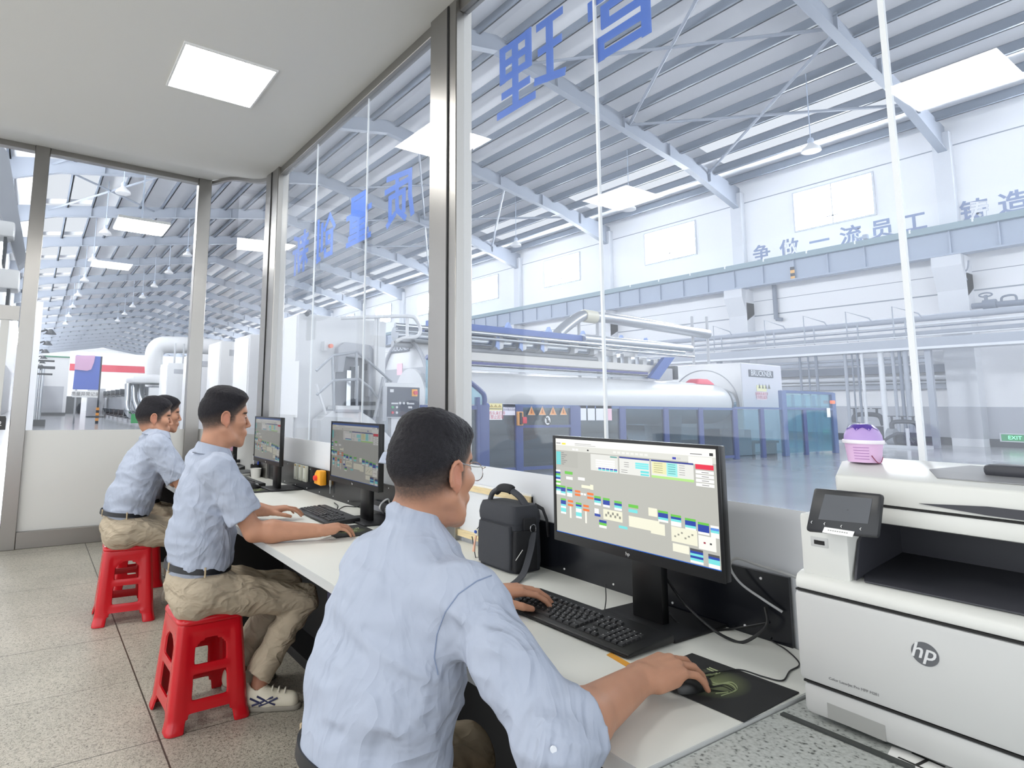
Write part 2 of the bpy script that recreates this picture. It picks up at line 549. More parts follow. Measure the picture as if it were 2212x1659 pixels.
# ---- blue characters on the outside of the glass (they read from the hall)
STROKES = {
    '理': [[(4, 88), (34, 88)], [(6, 55), (32, 55)], [(2, 12), (38, 20)], [(19, 88), (19, 16)], [(50, 92), (50, 50)], [(92, 92), (92, 50)], [(50, 91), (92, 91)], [(50, 71), (92, 71)], [(50, 51), (92, 51)], [(71, 91), (71, 6)], [(52, 29), (90, 29)], [(44, 5), (98, 5)]],
    '管': [[(18, 98), (6, 84)], [(16, 90), (44, 90)], [(30, 86), (34, 78)], [(62, 98), (52, 84)], [(62, 90), (94, 90)], [(78, 86), (82, 78)], [(50, 80), (50, 72)], [(6, 69), (94, 69)], [(6, 69), (6, 56)], [(94, 69), (94, 56)], [(24, 56), (24, 2)], [(24, 55), (76, 55)], [(76, 55), (76, 38)], [(24, 37), (76, 37)], [(24, 21), (84, 21)], [(84, 21), (84, 3)], [(24, 4), (84, 4)]],
    '质': [[(14, 84), (90, 93)], [(12, 84), (12, 42), (4, 6)], [(22, 70), (96, 70)], [(56, 88), (56, 56)], [(32, 54), (32, 18)], [(80, 54), (80, 18)], [(32, 54), (80, 54)], [(56, 44), (54, 24), (28, 4)], [(64, 18), (88, 4)]],
    '量': [[(24, 96), (24, 73)], [(76, 96), (76, 73)], [(24, 96), (76, 96)], [(24, 84), (76, 84)], [(24, 73), (76, 73)], [(4, 62), (96, 62)], [(20, 52), (20, 28)], [(80, 52), (80, 28)], [(20, 52), (80, 52)], [(20, 40), (80, 40)], [(20, 28), (80, 28)], [(50, 52), (50, 5)], [(14, 16), (86, 16)], [(5, 4), (95, 4)]],
    '创': [[(30, 96), (5, 66)], [(30, 96), (56, 70)], [(18, 58), (44, 58)], [(17, 58), (17, 10)], [(44, 58), (44, 36), (30, 36)], [(17, 9), (50, 9), (52, 22)], [(70, 84), (70, 26)], [(92, 97), (92, 5), (80, 7)]],
    '新': [[(26, 98), (26, 91)], [(7, 85), (48, 85)], [(16, 80), (20, 71)], [(38, 80), (34, 71)], [(4, 66), (52, 66)], [(5, 47), (50, 47)], [(27, 62), (27, 3)], [(24, 42), (7, 20)], [(31, 38), (47, 26)], [(92, 95), (64, 86)], [(63, 86), (63, 40), (55, 6)], [(64, 59), (97, 59)], [(82, 58), (82, 2)]]}
blue = mat('blue_vinyl', '4C78D2', rough=.5)
for ch, y0, y1, z0, z1, l in (('管', 1.16, 1.50, 2.66, 3.02, 'blue cut-off character high on the glass beside the white seam'),
                              ('理', 1.63, 2.04, 2.665, 3.02, 'blue large mirrored character 理 right of the steel mullion'),
                              ('质', 2.77, 3.10, 2.41, 2.735, 'blue mirrored character 质 nearest to the left side of the mullion'),
                              ('量', 3.27, 3.63, 2.41, 2.735, 'blue mirrored character 量 crossed by a glass seam'),
                              ('创', 3.81, 4.14, 2.40, 2.73, 'blue mirrored character 创, second from the corner post'),
                              ('新', 4.30, 4.63, 2.395, 2.72, 'blue mirrored character 新 nearest to the corner post')):
    mb_ = MB()
    n_st = 0
    for st_ in STROKES[ch]:
        p_ = [Vector((y0 + (y1 - y0) * x / 100, z0 + (z1 - z0) * y / 100, 0)) for x, y in st_]
        for q0, q1 in zip(p_[:-1], p_[1:]):
            n_st += 1; off_ = Vector((0, 0, -.00006 * n_st)); q0 = q0 + off_; q1 = q1 + off_
            dd = (q1 - q0).normalized(); w_ = (.0205 if abs(dd.x) < .5 else .0175); nn = Vector((-dd.y, dd.x, 0)) * w_; ee = dd * .0165
            mb_.prism([q0 - nn - ee, q1 - nn + ee, q1 + nn + ee, q0 + nn - ee], (0, 0, .0012))
    cy_, cz_ = (y0 + y1) / 2, (z0 + z1) / 2
    me = mb_.mesh('glass_character', blue, origin=(cy_, cz_, 0))
    o = put('glass_character', me)
    o.matrix_world = frame((XG + .0085, (y0 + y1) / 2, (z0 + z1) / 2), (0, 1, 0), (0, 0, 1))
    tag(o, l, 'lettering', 'blue characters on the glass wall')

# ================================================================== desk
desk_top = mat('desk_white_laminate', 'DEDFD9', rough=.38, bump=.01, bscale=300)
desk_edge = mat('desk_edge_grey', 'BFC1C1', rough=.45)
black = mat('black_powder_coat', '08080A', rough=.6)
navy = mat('navy_panel', '1B2140', rough=.5)
t = thing('desk', 'long white-topped control desk running along the glass wall', 'desk', (1.3, 3.2, 0))
o = put('desktop', MB().box((.914, .722, .718), (1.70, 5.75, .75)).mesh('desktop', desk_top, origin=(1.3, 3.2, 0)), t)
put('edge_band', MB().box((.91, .722, .7185), (.914, 5.75, .7492)).mesh('edge_band', desk_edge, origin=(1.3, 3.2, 0)), t)
put('end_band', MB().box((.91, .7195, .7185), (1.70, .722, .7492)).mesh('end_band', desk_edge, origin=(1.3, 3.2, 0)), t)
put('modesty_panel', MB().box((1.45, .75, .02), (1.47, 5.7, .718)).mesh('modesty_panel', black, origin=(1.3, 3.2, 0)), t)  # black paint also stands in for the shade under the desk
for y in (.74, 2.14, 3.85, 5.70):
    put('leg_panel', MB().box((.99, y - .015, 0), (1.45, y + .015, .718)).mesh('leg_panel', black if y != 2.14 else navy, origin=(1.3, 3.2, 0)), t)
put('foot_rail', MB().box((1.30, .76, .0), (1.45, 5.68, .05)).mesh('foot_rail', black, origin=(1.3, 3.2, 0)), t)

# dark panels standing between desk and glass
panel_m = mat('black_gloss_panel', '17191F', rough=.22, spec=.5)
for y0, y1, l in ((.862, 1.80, 'glossy black back panel behind the nearest monitor'), (2.42, 5.25, 'glossy black back panel running behind the two farther monitors')):
    t = thing('back_panel', l, 'panel', (1.70, (y0 + y1) / 2, .75))
    put('board', MB().box((-.006, -(y1 - y0) / 2, 0), (.006, (y1 - y0) / 2, .172)).mesh('board', panel_m), t)
    b = MB()
    n = int((y1 - y0) / .22)
    for i in range(n):
        yy = -(y1 - y0) / 2 + .07 + i * .22
        b.cyl((-.0085, yy, .155), (-.006, yy, .155), .0035, n=10)
        b.cyl((-.0085, yy + .05, .02), (-.006, yy + .05, .02), .0035, n=10)
    put('screws', b.mesh('screws', mat('screw_white', 'E6E6E6', rough=.3)), t)['kind'] = 'stuff'
wood = mat('pale_pine', 'E3CFA4', rough=.6, var=.12, vscale=14, stretch=(12, 1, 12))
t = thing('hatch_board', 'white board with two pale wood strips leaning on the glass beside the bag', 'board', (1.70, 2.12, .75))
put('sheet', MB().box((.002, -.30, .03), (.010, .28, .26)).mesh('sheet', mat('hatch_white', 'E4E7EB', rough=.5)), t)
put('strip', MB().box((-.008, -.30, .228), (.010, .28, .252)).mesh('strip', wood), t)
put('strip', MB().box((-.012, -.30, .022), (.010, .28, .050)).mesh('strip', wood), t)

# ================================================================== screens
def ui_rects(title_blue):
    R = []
    a = R.append
    bgc = 'B9B9B1'
    a((0, 0, 1, 1, bgc))
    a((0, .93, 1, 1, 'F4F4EE')); a((0, .875, 1, .93, 'DCDCD4'))
    if title_blue: a((0, .965, 1, 1, '2F62B0'))
    a((.005, .945, .04, .955, '8A8A8A')); a((.05, .938, .08, .956, 'F0E23C')); a((.15, .955, .27, .96, '999999')); a((.15, .94, .30, .945, 'AAAAAA'))
    a((.24, .89, .252, .905, '222222')); a((.13, .885, .15, .905, 'EFEFEF')); a((.155, .885, .175, .905, 'EFEFEF'))
    for i in range(8): a((.42 + i * .028, .892, .44 + i * .028, .912, 'ECECE6'))
    a((.775, .885, .795, .905, '3A3FB0')); a((.80, .885, .82, .905, 'CFCFC9'))
    a((.865, .93, .965, .96, 'F6F6F2')); a((.87, .945, .93, .951, '555555')); a((.967, .94, .985, .965, '333333'))
    a((.86, .86, .98, .925, 'F2F2EC'))
    # left column
    a((.0, .70, .17, .865, 'B4B4AC'))
    for i in range(7): a((.005, .72 + i * .02, .04, .737 + i * .02, '62D6D8')); a((.045, .725 + i * .02, .045 + .02 + .012 * (i % 3), .731 + i * .02, '777777'))
    # top windows
    a((.265, .70, .45, .865, 'E2E2DC')); a((.40, .845, .445, .86, '6FA79F'))
    for i in range(4): a((.30, .80 - i * .022, .43, .815 - i * .022, 'F7F7F3'))
    for i in range(5): a((.318 + i * .026, .722, .34 + i * .026, .735, '2A3DA8')); a((.318 + i * .026, .708, .34 + i * .026, .72, '58D8D6'))
    a((.46, .70, .645, .865, 'E6E6E0')); a((.46, .85, .645, .865, '26348E'))
    for i in range(3): a((.56, .805 - i * .02, .64, .822 - i * .02, '7CE4E6')); a((.49, .81 - i * .02, .52, .815 - i * .02, '888888'))
    a((.59, .73, .64, .75, '6CDCDE')); a((.59, .705, .64, .722, '6CDCDE')); a((.47, .735, .51, .74, '888888')); a((.47, .715, .51, .72, '888888'))
    a((.655, .70, .885, .865, 'E6E6E0')); a((.655, .85, .885, .865, '26348E')); a((.66, .74, .74, .848, 'E9E7B4')); a((.742, .73, .80, .848, '9CE8E4')); a((.655, .70, .885, .722, 'B4E487'))
    for i in range(5): a((.67, .832 - i * .02, .72, .836 - i * .02, '8A8A66')); a((.75, .832 - i * .02, .79, .837 - i * .02, '4A9A9A')); a((.81, .832 - i * .02, .84, .836 - i * .02, '888888'))
    a((.895, .82, .985, .862, 'E8304A'))
    for i in range(4): a((.895, .782 - i * .036, .985, .81 - i * .036, 'F6F6F2')); a((.925, .792 - i * .036, .96, .798 - i * .036, '888888'))

    def block(x, y, w, h, seq):
        n = len(seq)
        for i, c in enumerate(seq): a((x, y - h * (i + 1) / n, x + w, y - h * i / n, c))
    G, Bl, W_, Cy, Or = '6CC64A', '2B46A6', 'F4F4F0', '7ADFDF', 'F07830'
    block(.0, .66, .035, .16, [W_, Bl, G, Cy, Bl, W_, G, W_])
    block(.07, .655, .06, .03, [G]); block(.08, .60, .05, .03, [W_]); block(.17, .61, .05, .03, [W_])
    block(.0, .495, .036, .10, [G, Bl, Cy, W_, W_]); block(.037, .495, .036, .10, [G, Bl, Bl, Cy, W_]); block(.085, .49, .04, .10, [G, Bl, Cy, W_, W_])
    block(.145, .47, .04, .022, [Or]); block(.145, .435, .04, .022, [Or]); block(.188, .45, .018, .02, [W_]); block(.21, .45, .018, .02, [W_]); block(.235, .465, .045, .022, [Or]); block(.235, .425, .045, .022, [Or])
    block(.195, .535, .075, .03, ['F2F0D6']); block(.258, .55, .022, .05, ['F2F0D6'])
    block(.035, .36, .04, .16, [G, Bl, Bl, Cy, W_, Cy, Cy, W_]); block(.09, .355, .04, .022, [Or]); block(.09, .315, .04, .022, [Or]); block(.104, .29, .012, .12, ['F2F0E4'])
    block(.15, .345, .042, .16, [G, Bl, Cy, W_, W_, Cy, Cy, W_]); block(.205, .335, .04, .022, [Or]); block(.203, .295, .045, .022, [Or]); block(.217, .27, .012, .12, ['F2F0E4'])
    block(.285, .445, .045, .09, [G, Bl, Cy, W_]); block(.345, .44, .045, .09, [G, Bl, Bl, W_]); block(.42, .43, .048, .09, [G, Bl, Cy, W_])
    block(.345, .33, .125, .10, ['EDEBD2'])
    for i in range(7): a((.358 + i * .015, .26 + (i % 2) * .025, .37 + i * .015, .285 + (i % 2) * .025, '8F8F84'))
    block(.285, .32, .03, .05, [W_]); block(.285, .268, .04, .025, [Bl]); block(.315, .215, .05, .075, [Bl, G, W_])
    block(.51, .42, .06, .03, [G]); block(.51, .375, .055, .03, [Cy]); block(.445, .20, .055, .025, [Cy])
    block(.51, .31, .18, .10, ['F0EED8']); block(.64, .29, .08, .10, ['F0EED8'])
    block(.63, .42, .05, .075, ['F0EED8']); block(.685, .41, .055, .10, [G, Bl, Bl, Cy, W_]); block(.755, .395, .055, .10, [G, Bl, Cy, W_, W_]); block(.83, .385, .055, .10, [G, Bl, Bl, Cy, W_]); block(.895, .37, .055, .10, [G, Bl, Bl, Bl, W_]); block(.957, .36, .05 * .8, .10, [W_, '5C8EE0', Cy, W_, W_])
    block(.755, .29, .135, .13, ['EFEDD6']); block(.895, .26, .085, .115, ['F6F6EC'])
    for i in range(6): a((.77 + i * .018, .20 + (i % 3) * .02, .78 + i * .018, .215 + (i % 3) * .02, '9A9A8E'))
    a((.92, .195, .93, .21, 'A03048')); a((.95, .195, .96, .21, '444444'))
    block(.76, .145, .085, .07, ['F2F0DC']); block(.85, .135, .065, .12, ['555555', Bl, Cy, Bl, Cy, W_]); block(.94, .12, .06 * .9, .12, ['555555', Bl, Cy, Cy, W_, W_])
    a((0, 0, 1, .008, '2C63C0'))
    return R


scr_on = mat_attr('screen_lit', rough=.3, strength=E_SCREEN * 1.15)
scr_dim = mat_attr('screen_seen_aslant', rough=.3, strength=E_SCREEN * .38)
bezel_m = mat('monitor_black', '0B0B0D', rough=.35)
stand_m = mat('monitor_stand_black', '101114', rough=.5, bump=.03, bscale=300)
hp_m = mat('logo_silver', 'C8C8C8', rough=.3)


def monitor(y0, y1, label, scr, title, bz=.935):
    """screen faces -X"""
    yc = (y0 + y1) / 2; w = (y1 - y0) / 2
    t = thing('monitor', label, 'monitor', (1.45, yc, .75), 0, 'black monitors on the control desk')
    z0, z1 = .185, .512
    # casing with thin bezel and chin
    put('casing', MB().box((.004, -w, z0), (.030, w, z1)).mesh('casing', bezel_m, bevel=.004), t)
    b = MB()
    for lo, hi in (((0, -w, z1 - .008), (.004, w, z1)), ((0, -w, z0), (.004, w, z0 + .026)), ((0, -w, z0 + .026), (.004, -w + .008, z1 - .008)), ((0, w - .008, z0 + .026), (.004, w, z1 - .008))): b.box(lo, hi)
    put('bezel', b.mesh('bezel', bezel_m), t)
    put('rear_housing', MB().box((.030, -w * .55, z0 + .05), (.055, w * .55, z1 - .07)).mesh('rear_housing', bezel_m, bevel=.01), t)
    a0, a1 = w - .009, -w + .009; s0, s1 = z0 + .027, z1 - .009
    b = MB()
    for i, (u0, v0, u1, v1, c) in enumerate(ui_rects(title)):
        x = .0035 - i * 6e-6
        ya, yb = a0 + (a1 - a0) * u0, a0 + (a1 - a0) * min(u1, 1); za, zb = s0 + (s1 - s0) * max(v0, 0), s0 + (s1 - s0) * v1
        b.add([(x, ya, za), (x, yb, za), (x, yb, zb), (x, ya, zb)], [(0, 1, 2, 3)], c)
    put('screen', b.mesh('screen', scr), t)
    put('neck', MB().box((.075, -.05, .008), (.105, .05, .30)).mesh('neck', bezel_m, bevel=.004), t)
    put('hinge', MB().box((.05, -.04, .26), (.078, .04, .33)).mesh('hinge', bezel_m, bevel=.004), t)
    put('base', MB().box((.005, -.135, 0), (.238, .125, .010)).mesh('base', stand_m, bevel=.004), t)
    l = text_mesh('hp', .014, hp_m, name='logo'); lo_ = put('logo', l, t)
    lo_.matrix_local = frame((-.0007, 0, z0 + .012), (0, -1, 0), (0, 0, 1))
    return t


monitor(.884, 1.447, 'lit monitor nearest to the camera, with the machine diagram on its screen', scr_on, False)
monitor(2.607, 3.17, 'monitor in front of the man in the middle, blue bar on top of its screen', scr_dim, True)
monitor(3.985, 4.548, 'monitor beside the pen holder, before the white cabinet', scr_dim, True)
t = monitor(5.10, 5.66, 'farthest monitor with a plain purple screen', mat('screen_purple_off', '7C4E66', rough=.3, emit='7C4E66', estr=.35), False)

# ================================================================== keyboards, pads, mice
key_m = mat('key_black', '1B1C1E', rough=.38)
kb_m = mat('keyboard_black', '121315', rough=.45)
keyleg = mat('key_legend', 'C9C9C9', rough=.5)


def keyboard(loc, rotz, label, cov=True):
    """long axis = local Y (left end +Y as seen by the typist facing +X)"""
    t = thing('keyboard', label, 'keyboard', loc, rotz, 'black keyboards on the control desk')
    L_, D = .235, .0925
    prof = [(-D, .004), (-D, .012), (-D + .02, .015), (D - .012, .026), (D, .024), (D, .004)]
    b = MB().prism([(x, -L_, z) for x, z in prof], (0, 2 * L_, 0))
    put('case', b.mesh('case', kb_m, bevel=.003), t)
    keys = MB(); leg = MB()
    pitch = .0190
    slope = (.026 - .015) / (2 * D - .032)

    def key(x, y, w=1, d=1):
        zz = .015 + (x + D - .02) * slope
        hw = (pitch * w - .003) / 2; hd = (pitch * d - .003) / 2
        v = [(x - hd, y - hw, zz), (x + hd, y - hw, zz), (x + hd, y + hw, zz), (x - hd, y + hw, zz)]
        i2 = .002
        v += [(x - hd + i2, y - hw + i2, zz + .005), (x + hd - i2, y - hw + i2, zz + .006), (x + hd - i2, y + hw - i2, zz + .006), (x - hd + i2, y + hw - i2, zz + .005)]
        keys.add(v, [(4, 5, 6, 7), (0, 1, 5, 4), (1, 2, 6, 5), (2, 3, 7, 6), (3, 0, 4, 7)])
        lx, ly = x + hd * .35, y + hw * .3
        leg.add([(lx, ly, zz + .0062), (lx + .0035, ly, zz + .0063), (lx + .0035, ly + .003, zz + .0063), (lx, ly + .003, zz + .0062)], [(0, 1, 2, 3)])
    y0 = L_ - .012
    rows = [(-.062, [1.25, 1.25, 1.25, 5.75, 1.25, 1.25, 1.25, 1.25]), (-.043, [2.25] + [1] * 10 + [2.25]), (-.024, [1.75] + [1] * 11 + [1.75]), (-.005, [1.5] + [1] * 12 + [1.0]), (.014, [1] * 13 + [1.5]), (.042, [1, -.5] + [1] * 4 + [-.4] + [1] * 4 + [-.4] + [1] * 4)]
    for x, ws in rows:
        y = y0
        for w in ws:
            if w > 0: key(x, y - pitch * w / 2, w)
            y -= pitch * abs(w)
    yn = y0 - pitch * 15.0
    for x, r in ((.042, 3), (.014, 3), (-.005, 3)):
        for i in range(r): key(x, yn - pitch * (i + .5))
    key(-.043, yn - pitch * 1.5)
    for i in range(3): key(-.062, yn - pitch * (i + .5))
    yp = yn - pitch * 3.4
    for x in (.014, -.005, -.024, -.043, -.062):
        for i in range(4):
            if yp - pitch * (i + 1) > -L_ + .002: key(x, yp - pitch * (i + .5))
    put('keys', keys.mesh('keys', key_m), t); put('key_lettering', leg.mesh('key_lettering', keyleg), t)['kind'] = 'stuff'
    put('wrist_edge', MB().box((-D - .002, -L_ + .006, .003), (-D + .012, L_ - .006, .008)).mesh('wrist_edge', kb_m, bevel=.002), t)
    return t


keyboard((1.352, 1.262, .7505), math.radians(1.5), 'black keyboard nearest to the camera, under the bespectacled man\'s left hand')
keyboard((1.405, 3.10, .7505), math.radians(-2), 'black keyboard between the hands of the man in the middle')
keyboard((1.42, 4.66, .7505), 0, 'black keyboard in front of the monitor beside the pen holder')

pad_m = bpy.data.materials.new('mouse_pad_print'); pad_m.use_nodes = True
N, L = nt_of(pad_m); b_ = N['Principled BSDF']; b_.inputs['Roughness'].default_value = .8
tc = N.new('ShaderNodeTexCoord'); mp = N.new('ShaderNodeMapping'); mp.inputs['Location'].default_value = (0.0, .01, 0); mp.inputs['Scale'].default_value = (11, 15, 1)
L.new(tc.outputs['Object'], mp.inputs['Vector'])
gr = N.new('ShaderNodeTexGradient'); gr.gradient_type = 'SPHERICAL'; L.new(mp.outputs[0], gr.inputs['Vector'])
cr = N.new('ShaderNodeValToRGB'); cr.color_ramp.elements[0].color = (*lin('1C1D1E'), 1); cr.color_ramp.elements[1].color = (*lin('6C7550'), 1); cr.color_ramp.elements[1].position = .9
L.new(gr.outputs['Fac'], cr.inputs['Fac']); L.new(cr.outputs['Color'], b_.inputs['Base Color'])
pad_line = mat('pad_line_green', '9BA57C', rough=.7); pad_dark = mat('pad_line_dark', '20241C', rough=.7)


def mouse_pad(loc, rotz, label):
    t = thing('mouse_pad', label, 'mouse pad', loc, rotz, 'black mouse pads on the control desk')
    put('pad', MB().box((-.113, -.122, 0), (.113, .122, .003)).mesh('pad', pad_m, bevel=.001), t)
    b = MB(); c = MB()
    for j, off in enumerate((.0, .012, -.012, .024)):
        pts = bez([(.055 - .02 * abs(off) * 10 - off, .05, .0035), (.045 - off, .02, .0035), (.0 - off, .03, .0035), (-.015 - off, -.005, .0035), (.02 - off, -.02, .0035), (.0 - off * .6, -.045, .0035), (-.05, -.03 + off, .0035)], 5)
        (b if j % 2 == 0 else c).tube(pts, .0022, n=4, flat=.0004)
    put('emblem', b.mesh('emblem', pad_line), t); put('emblem_shade', c.mesh('emblem_shade', pad_dark), t)
    return t


mouse_pad((1.327, .845, .7503), math.radians(2), 'black mouse pad with a green swirl at the near end of the desk')
mouse_pad((1.345, 2.70, .7503), math.radians(-4), 'black mouse pad under the right hand of the man in the middle')
mouse_pad((1.375, 4.26, .7503), math.radians(3), 'greenish mouse pad in front of the monitor beside the pen holder')


def mouse(loc, rotz, label):
    """front of the mouse towards +X"""
    t = thing('computer_mouse', label, 'mouse', loc, rotz, 'black mice on the control desk')
    rows = []
    for i in range(9):
        u = i / 8; x = -.055 + .11 * u; h = .036 * (math.sin(math.pi * (.12 + .80 * u)) ** .7) * (1 - .25 * u); w = .031 * (math.sin(math.pi * (.06 + .88 * u)) ** .45)
        rows.append([Vector((x, w * math.cos(a), max(0, h * math.sin(a)))) for a in [math.pi * k / 10 for k in range(11)]])
    b = MB().grid(rows)
    b.add(rows[0], [tuple(range(11))]); b.add(rows[-1], [tuple(range(10, -1, -1))])
    put('body', b.mesh('body', mat('mouse_black', '0C0D0E', rough=.35), smooth=True, ang=60), t)
    put('scroll_wheel', MB().cyl((.028, -.004, .020), (.028, .004, .020), .010, n=16).mesh('scroll_wheel', keyleg), t)
    return t


mouse((1.262, .862, .754), math.radians(-4), 'black mouse under the hand of the man with glasses')
mouse((1.30, 2.715, .754), math.radians(-6), 'black mouse under the right hand of the man in the middle')
mouse((1.40, 4.36, .754), math.radians(10), 'black mouse beside the keyboard of the farther monitor')


def cable(name, label, pts, r, m, n=10, group=None):
    return tag(ob(name, MB().tube(bez(pts, n), r, n=8), m, smooth=True), label, 'cable', group)


cab_blk = mat('cable_black', '111214', rough=.5)
cab_gry = mat('cable_grey', 'B9BABB', rough=.45)
Z = .7525
cable('mouse_cable', 'thin black mouse cable curling over the pad to the panel', [(1.318, .864, .768), onZ(1560, 1450, .757), onZ(1600, 1447, .757), onZ(1650, 1462, Z), onZ(1690, 1470, Z), onZ(1706, 1450, Z), onZ(1727, 1434, Z), onZ(1700, 1405, Z), onZ(1668, 1385, Z), onX(1664, 1378, 1.69)], .0017, cab_blk)
cable('power_cable', 'thick black cable looping out under the black panel', [onX(1440, 1250, 1.60), onX(1475, 1300, 1.62), onZ(1530, 1352, .78), onZ(1575, 1380, .756), onZ(1610, 1386, .756), onZ(1655, 1352, .80), (1.684, .92, .835)], .004, cab_blk)
cable('video_cable', 'black cable lying across the desk from the stand of the lit monitor', [onX(1385, 1235, 1.57), onX(1420, 1290, 1.60), onZ(1470, 1350, .756), onZ(1520, 1362, .755), onZ(1585, 1358, .755), onX(1660, 1345, 1.69)], .003, cab_blk)
cable('grey_cable', 'pale grey cable arching over the black panel to the printer', [onX(1690, 1322, 1.685), onX(1650, 1296, 1.675), onX(1600, 1260, 1.66), onX(1577, 1224, 1.66), onX(1592, 1206, 1.665), onX(1640, 1222, 1.68), onX(1722, 1248, 1.69), (1.68, .69, .90)], .0035, cab_gry)
cable('thin_cable', 'thin black cord hanging below the lit monitor', [onX(1308, 1262, 1.52), onX(1309, 1295, 1.50), onZ(1306, 1318, .757), onZ(1303, 1331, .775)], .0015, cab_blk)
cable('white_cable', 'white cable loop beside the stand of the middle monitor', [onZ(829, 1110, .76), onX(820, 1098, 1.50), onX(826, 1085, 1.52), onX(838, 1078, 1.56), onX(842, 1088, 1.62)], .004, mat('cable_white', 'E4E4E4', rough=.4))
cable('coiled_cable', 'black coiled cord on the desk behind the middle keyboard', [onZ(722, 1086, Z), onX(730, 1093, 1.52), onZ(728, 1103, Z), onZ(745, 1094, Z), onZ(770, 1095, Z), onZ(790, 1092, Z)], .003, cab_blk)
cable('far_cable', 'black cord on the desk by the farther monitor', [onZ(600, 1044, Z), onZ(590, 1051, Z), onZ(575, 1053, Z), onZ(562, 1054, Z)], .003, cab_blk)

# orange and white paper slips under keyboard and stand
for q, c, l in (([(1310, 1415), (1352, 1440), (1362, 1434), (1320, 1410)], 'D99A34', 'orange paper slip peeping out under the near keyboard'),
                ([(1265, 1318), (1415, 1385), (1424, 1378), (1275, 1312)], 'E3D6C4', 'pale paper edge between keyboard and monitor stand'),
                ([(1420, 1372), (1440, 1367), (1434, 1360), (1416, 1364)], 'D99A34', 'orange slip at the corner of the monitor stand'),
                ([(1100, 1335), (1142, 1344), (1140, 1338), (1112, 1326)], 'DCDCDC', 'white slip under the left end of the near keyboard')):
    P_ = [onZ(u, v, .7503) for u, v in q]
    tag(ob('paper_slip', MB().prism(P_[::-1] if (P_[1] - P_[0]).cross(P_[2] - P_[0]).z < 0 else P_, (0, 0, .0008)), mat('slip_' + c, c, rough=.7)), l, 'paper')
# ================================================================== grey speckled side table + printer
speck = bpy.data.materials.new('speckled_grey_stone'); speck.use_nodes = True
N, L = nt_of(speck); b_ = N['Principled BSDF']; b_.inputs['Roughness'].default_value = .5
tc = N.new('ShaderNodeTexCoord'); n1 = N.new('ShaderNodeTexNoise'); n1.inputs['Scale'].default_value = 130; n1.inputs['Detail'].default_value = 4
L.new(tc.outputs['Object'], n1.inputs['Vector'])
cr = N.new('ShaderNodeValToRGB'); e = cr.color_ramp.elements; e[0].position = .30; e[0].color = (*lin('4F5250'), 1); e[1].position = .42; e[1].color = (*lin('ABAFAC'), 1)
x = e.new(.62); x.color = (*lin('BCC0BD'), 1)
L.new(n1.outputs['Fac'], cr.inputs['Fac']); L.new(cr.outputs['Color'], b_.inputs['Base Color'])
t = thing('side_table', 'grey speckled side table carrying the printer', 'table', (1.28, .2, 0))
put('tabletop', MB().box((-.52, -.75, .712), (.415, .517, .744)).mesh('tabletop', speck, bevel=.003), t)
for x_, y_ in ((-.47, .47), (-.47, -.70), (.36, .47), (.36, -.70)):
    put('leg', MB().box((x_ - .02, y_ - .02, 0), (x_ + .02, y_ + .02, .712)).mesh('leg', black), t)
TT = .7445
t = thing('metal_bracket', 'dark flat metal strip lying beside the printer foot', 'bracket', (1.33, .60, TT))
put('strip', MB().box((-.008, -.11, 0), (.006, .105, .004)).mesh('strip', mat('dark_strip', '3A3D3C', rough=.5)), t)
t = thing('paper_label', 'small white paper label with a printed character before the printer', 'label', onZ(1990, 1650, TT), .2)
put('paper', MB().box((-.03, -.045, 0), (.03, .045, .001)).mesh('paper', mat('paper_white', 'F0F0EE', rough=.7)), t)
k = text_mesh('工', .06, mat('ink_black', '222222', rough=.7), name='lettering'); o = put('lettering', k, t); o.matrix_local = frame((0, 0, .0012), (-.3, -1, 0), (1, -.3, 0))

pw = mat('printer_white', 'D9DAD6', rough=.38); pw2 = mat('printer_light_grey', 'C2C3C2', rough=.4)
pdk = mat('printer_dark_grey', '3A3B42', rough=.5, bump=.03, bscale=300); pline = mat('printer_gap', '1E1E1E', rough=.8)
t = thing('printer', 'white office printer with tilted touch panel at the right end of the desk', 'printer', (1.36, .26, TT))
PB = (1.36, .26, TT)


def pp(name, mb, m, par=None, **k):
    return put(name, mb.mesh(name, m, **k), par or t)


# local coords: x into depth (0..0.345), y: -.16 .. +.42 , z up
Y1, Y0 = .424, -.165
pp('paper_tray', MB().box((.004, Y0, .008), (.335, Y1 - .004, .068)), pw2, bevel=.012)
# grip recess: flat quad with the shade of the pocket painted grey
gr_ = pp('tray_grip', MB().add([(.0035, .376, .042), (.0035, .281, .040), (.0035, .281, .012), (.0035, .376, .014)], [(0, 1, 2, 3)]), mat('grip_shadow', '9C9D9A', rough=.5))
pp('front_door', MB().box((.0, Y0, .0705), (.335, Y1, .243)), pw2, bevel=.010)
pp('door_seam', MB().box((.003, Y0 + .01, .0675), (.33, Y1 - .008, .0712)), pline)
# upper body with rounded shoulder
prof = [(0.004, .2455), (0.004, .262), (.012, .274), (.03, .280), (.335, .292), (.335, .2455)]
pp('upper_body', MB().prism([(x, Y0, z) for x, z in prof], (0, Y1 - Y0 - .002, 0)), pw, bevel=.006)
pp('body_seam', MB().box((.002, Y0 + .01, .2428), (.33, Y1 - .004, .2458)), pline)
# output tray recess
pp('output_tray', MB().prism([(.025, .305, .2805), (.03, .05, .2815), (.09, .02, .285), (.31, .02, .296), (.31, .34, .296), (.10, .335, .286)], (0, 0, .0035)), pdk, bevel=.002)
pp('output_tray_wall', MB().prism([(.02, .320, .282), (.335, .345, .295), (.335, .345, .40), (.14, .335, .385), (.06, .325, .35)], (0, -.004, 0)), pdk)
pp('output_back', MB().box((.30, Y0, .29), (.335, .345, .40)), pdk)
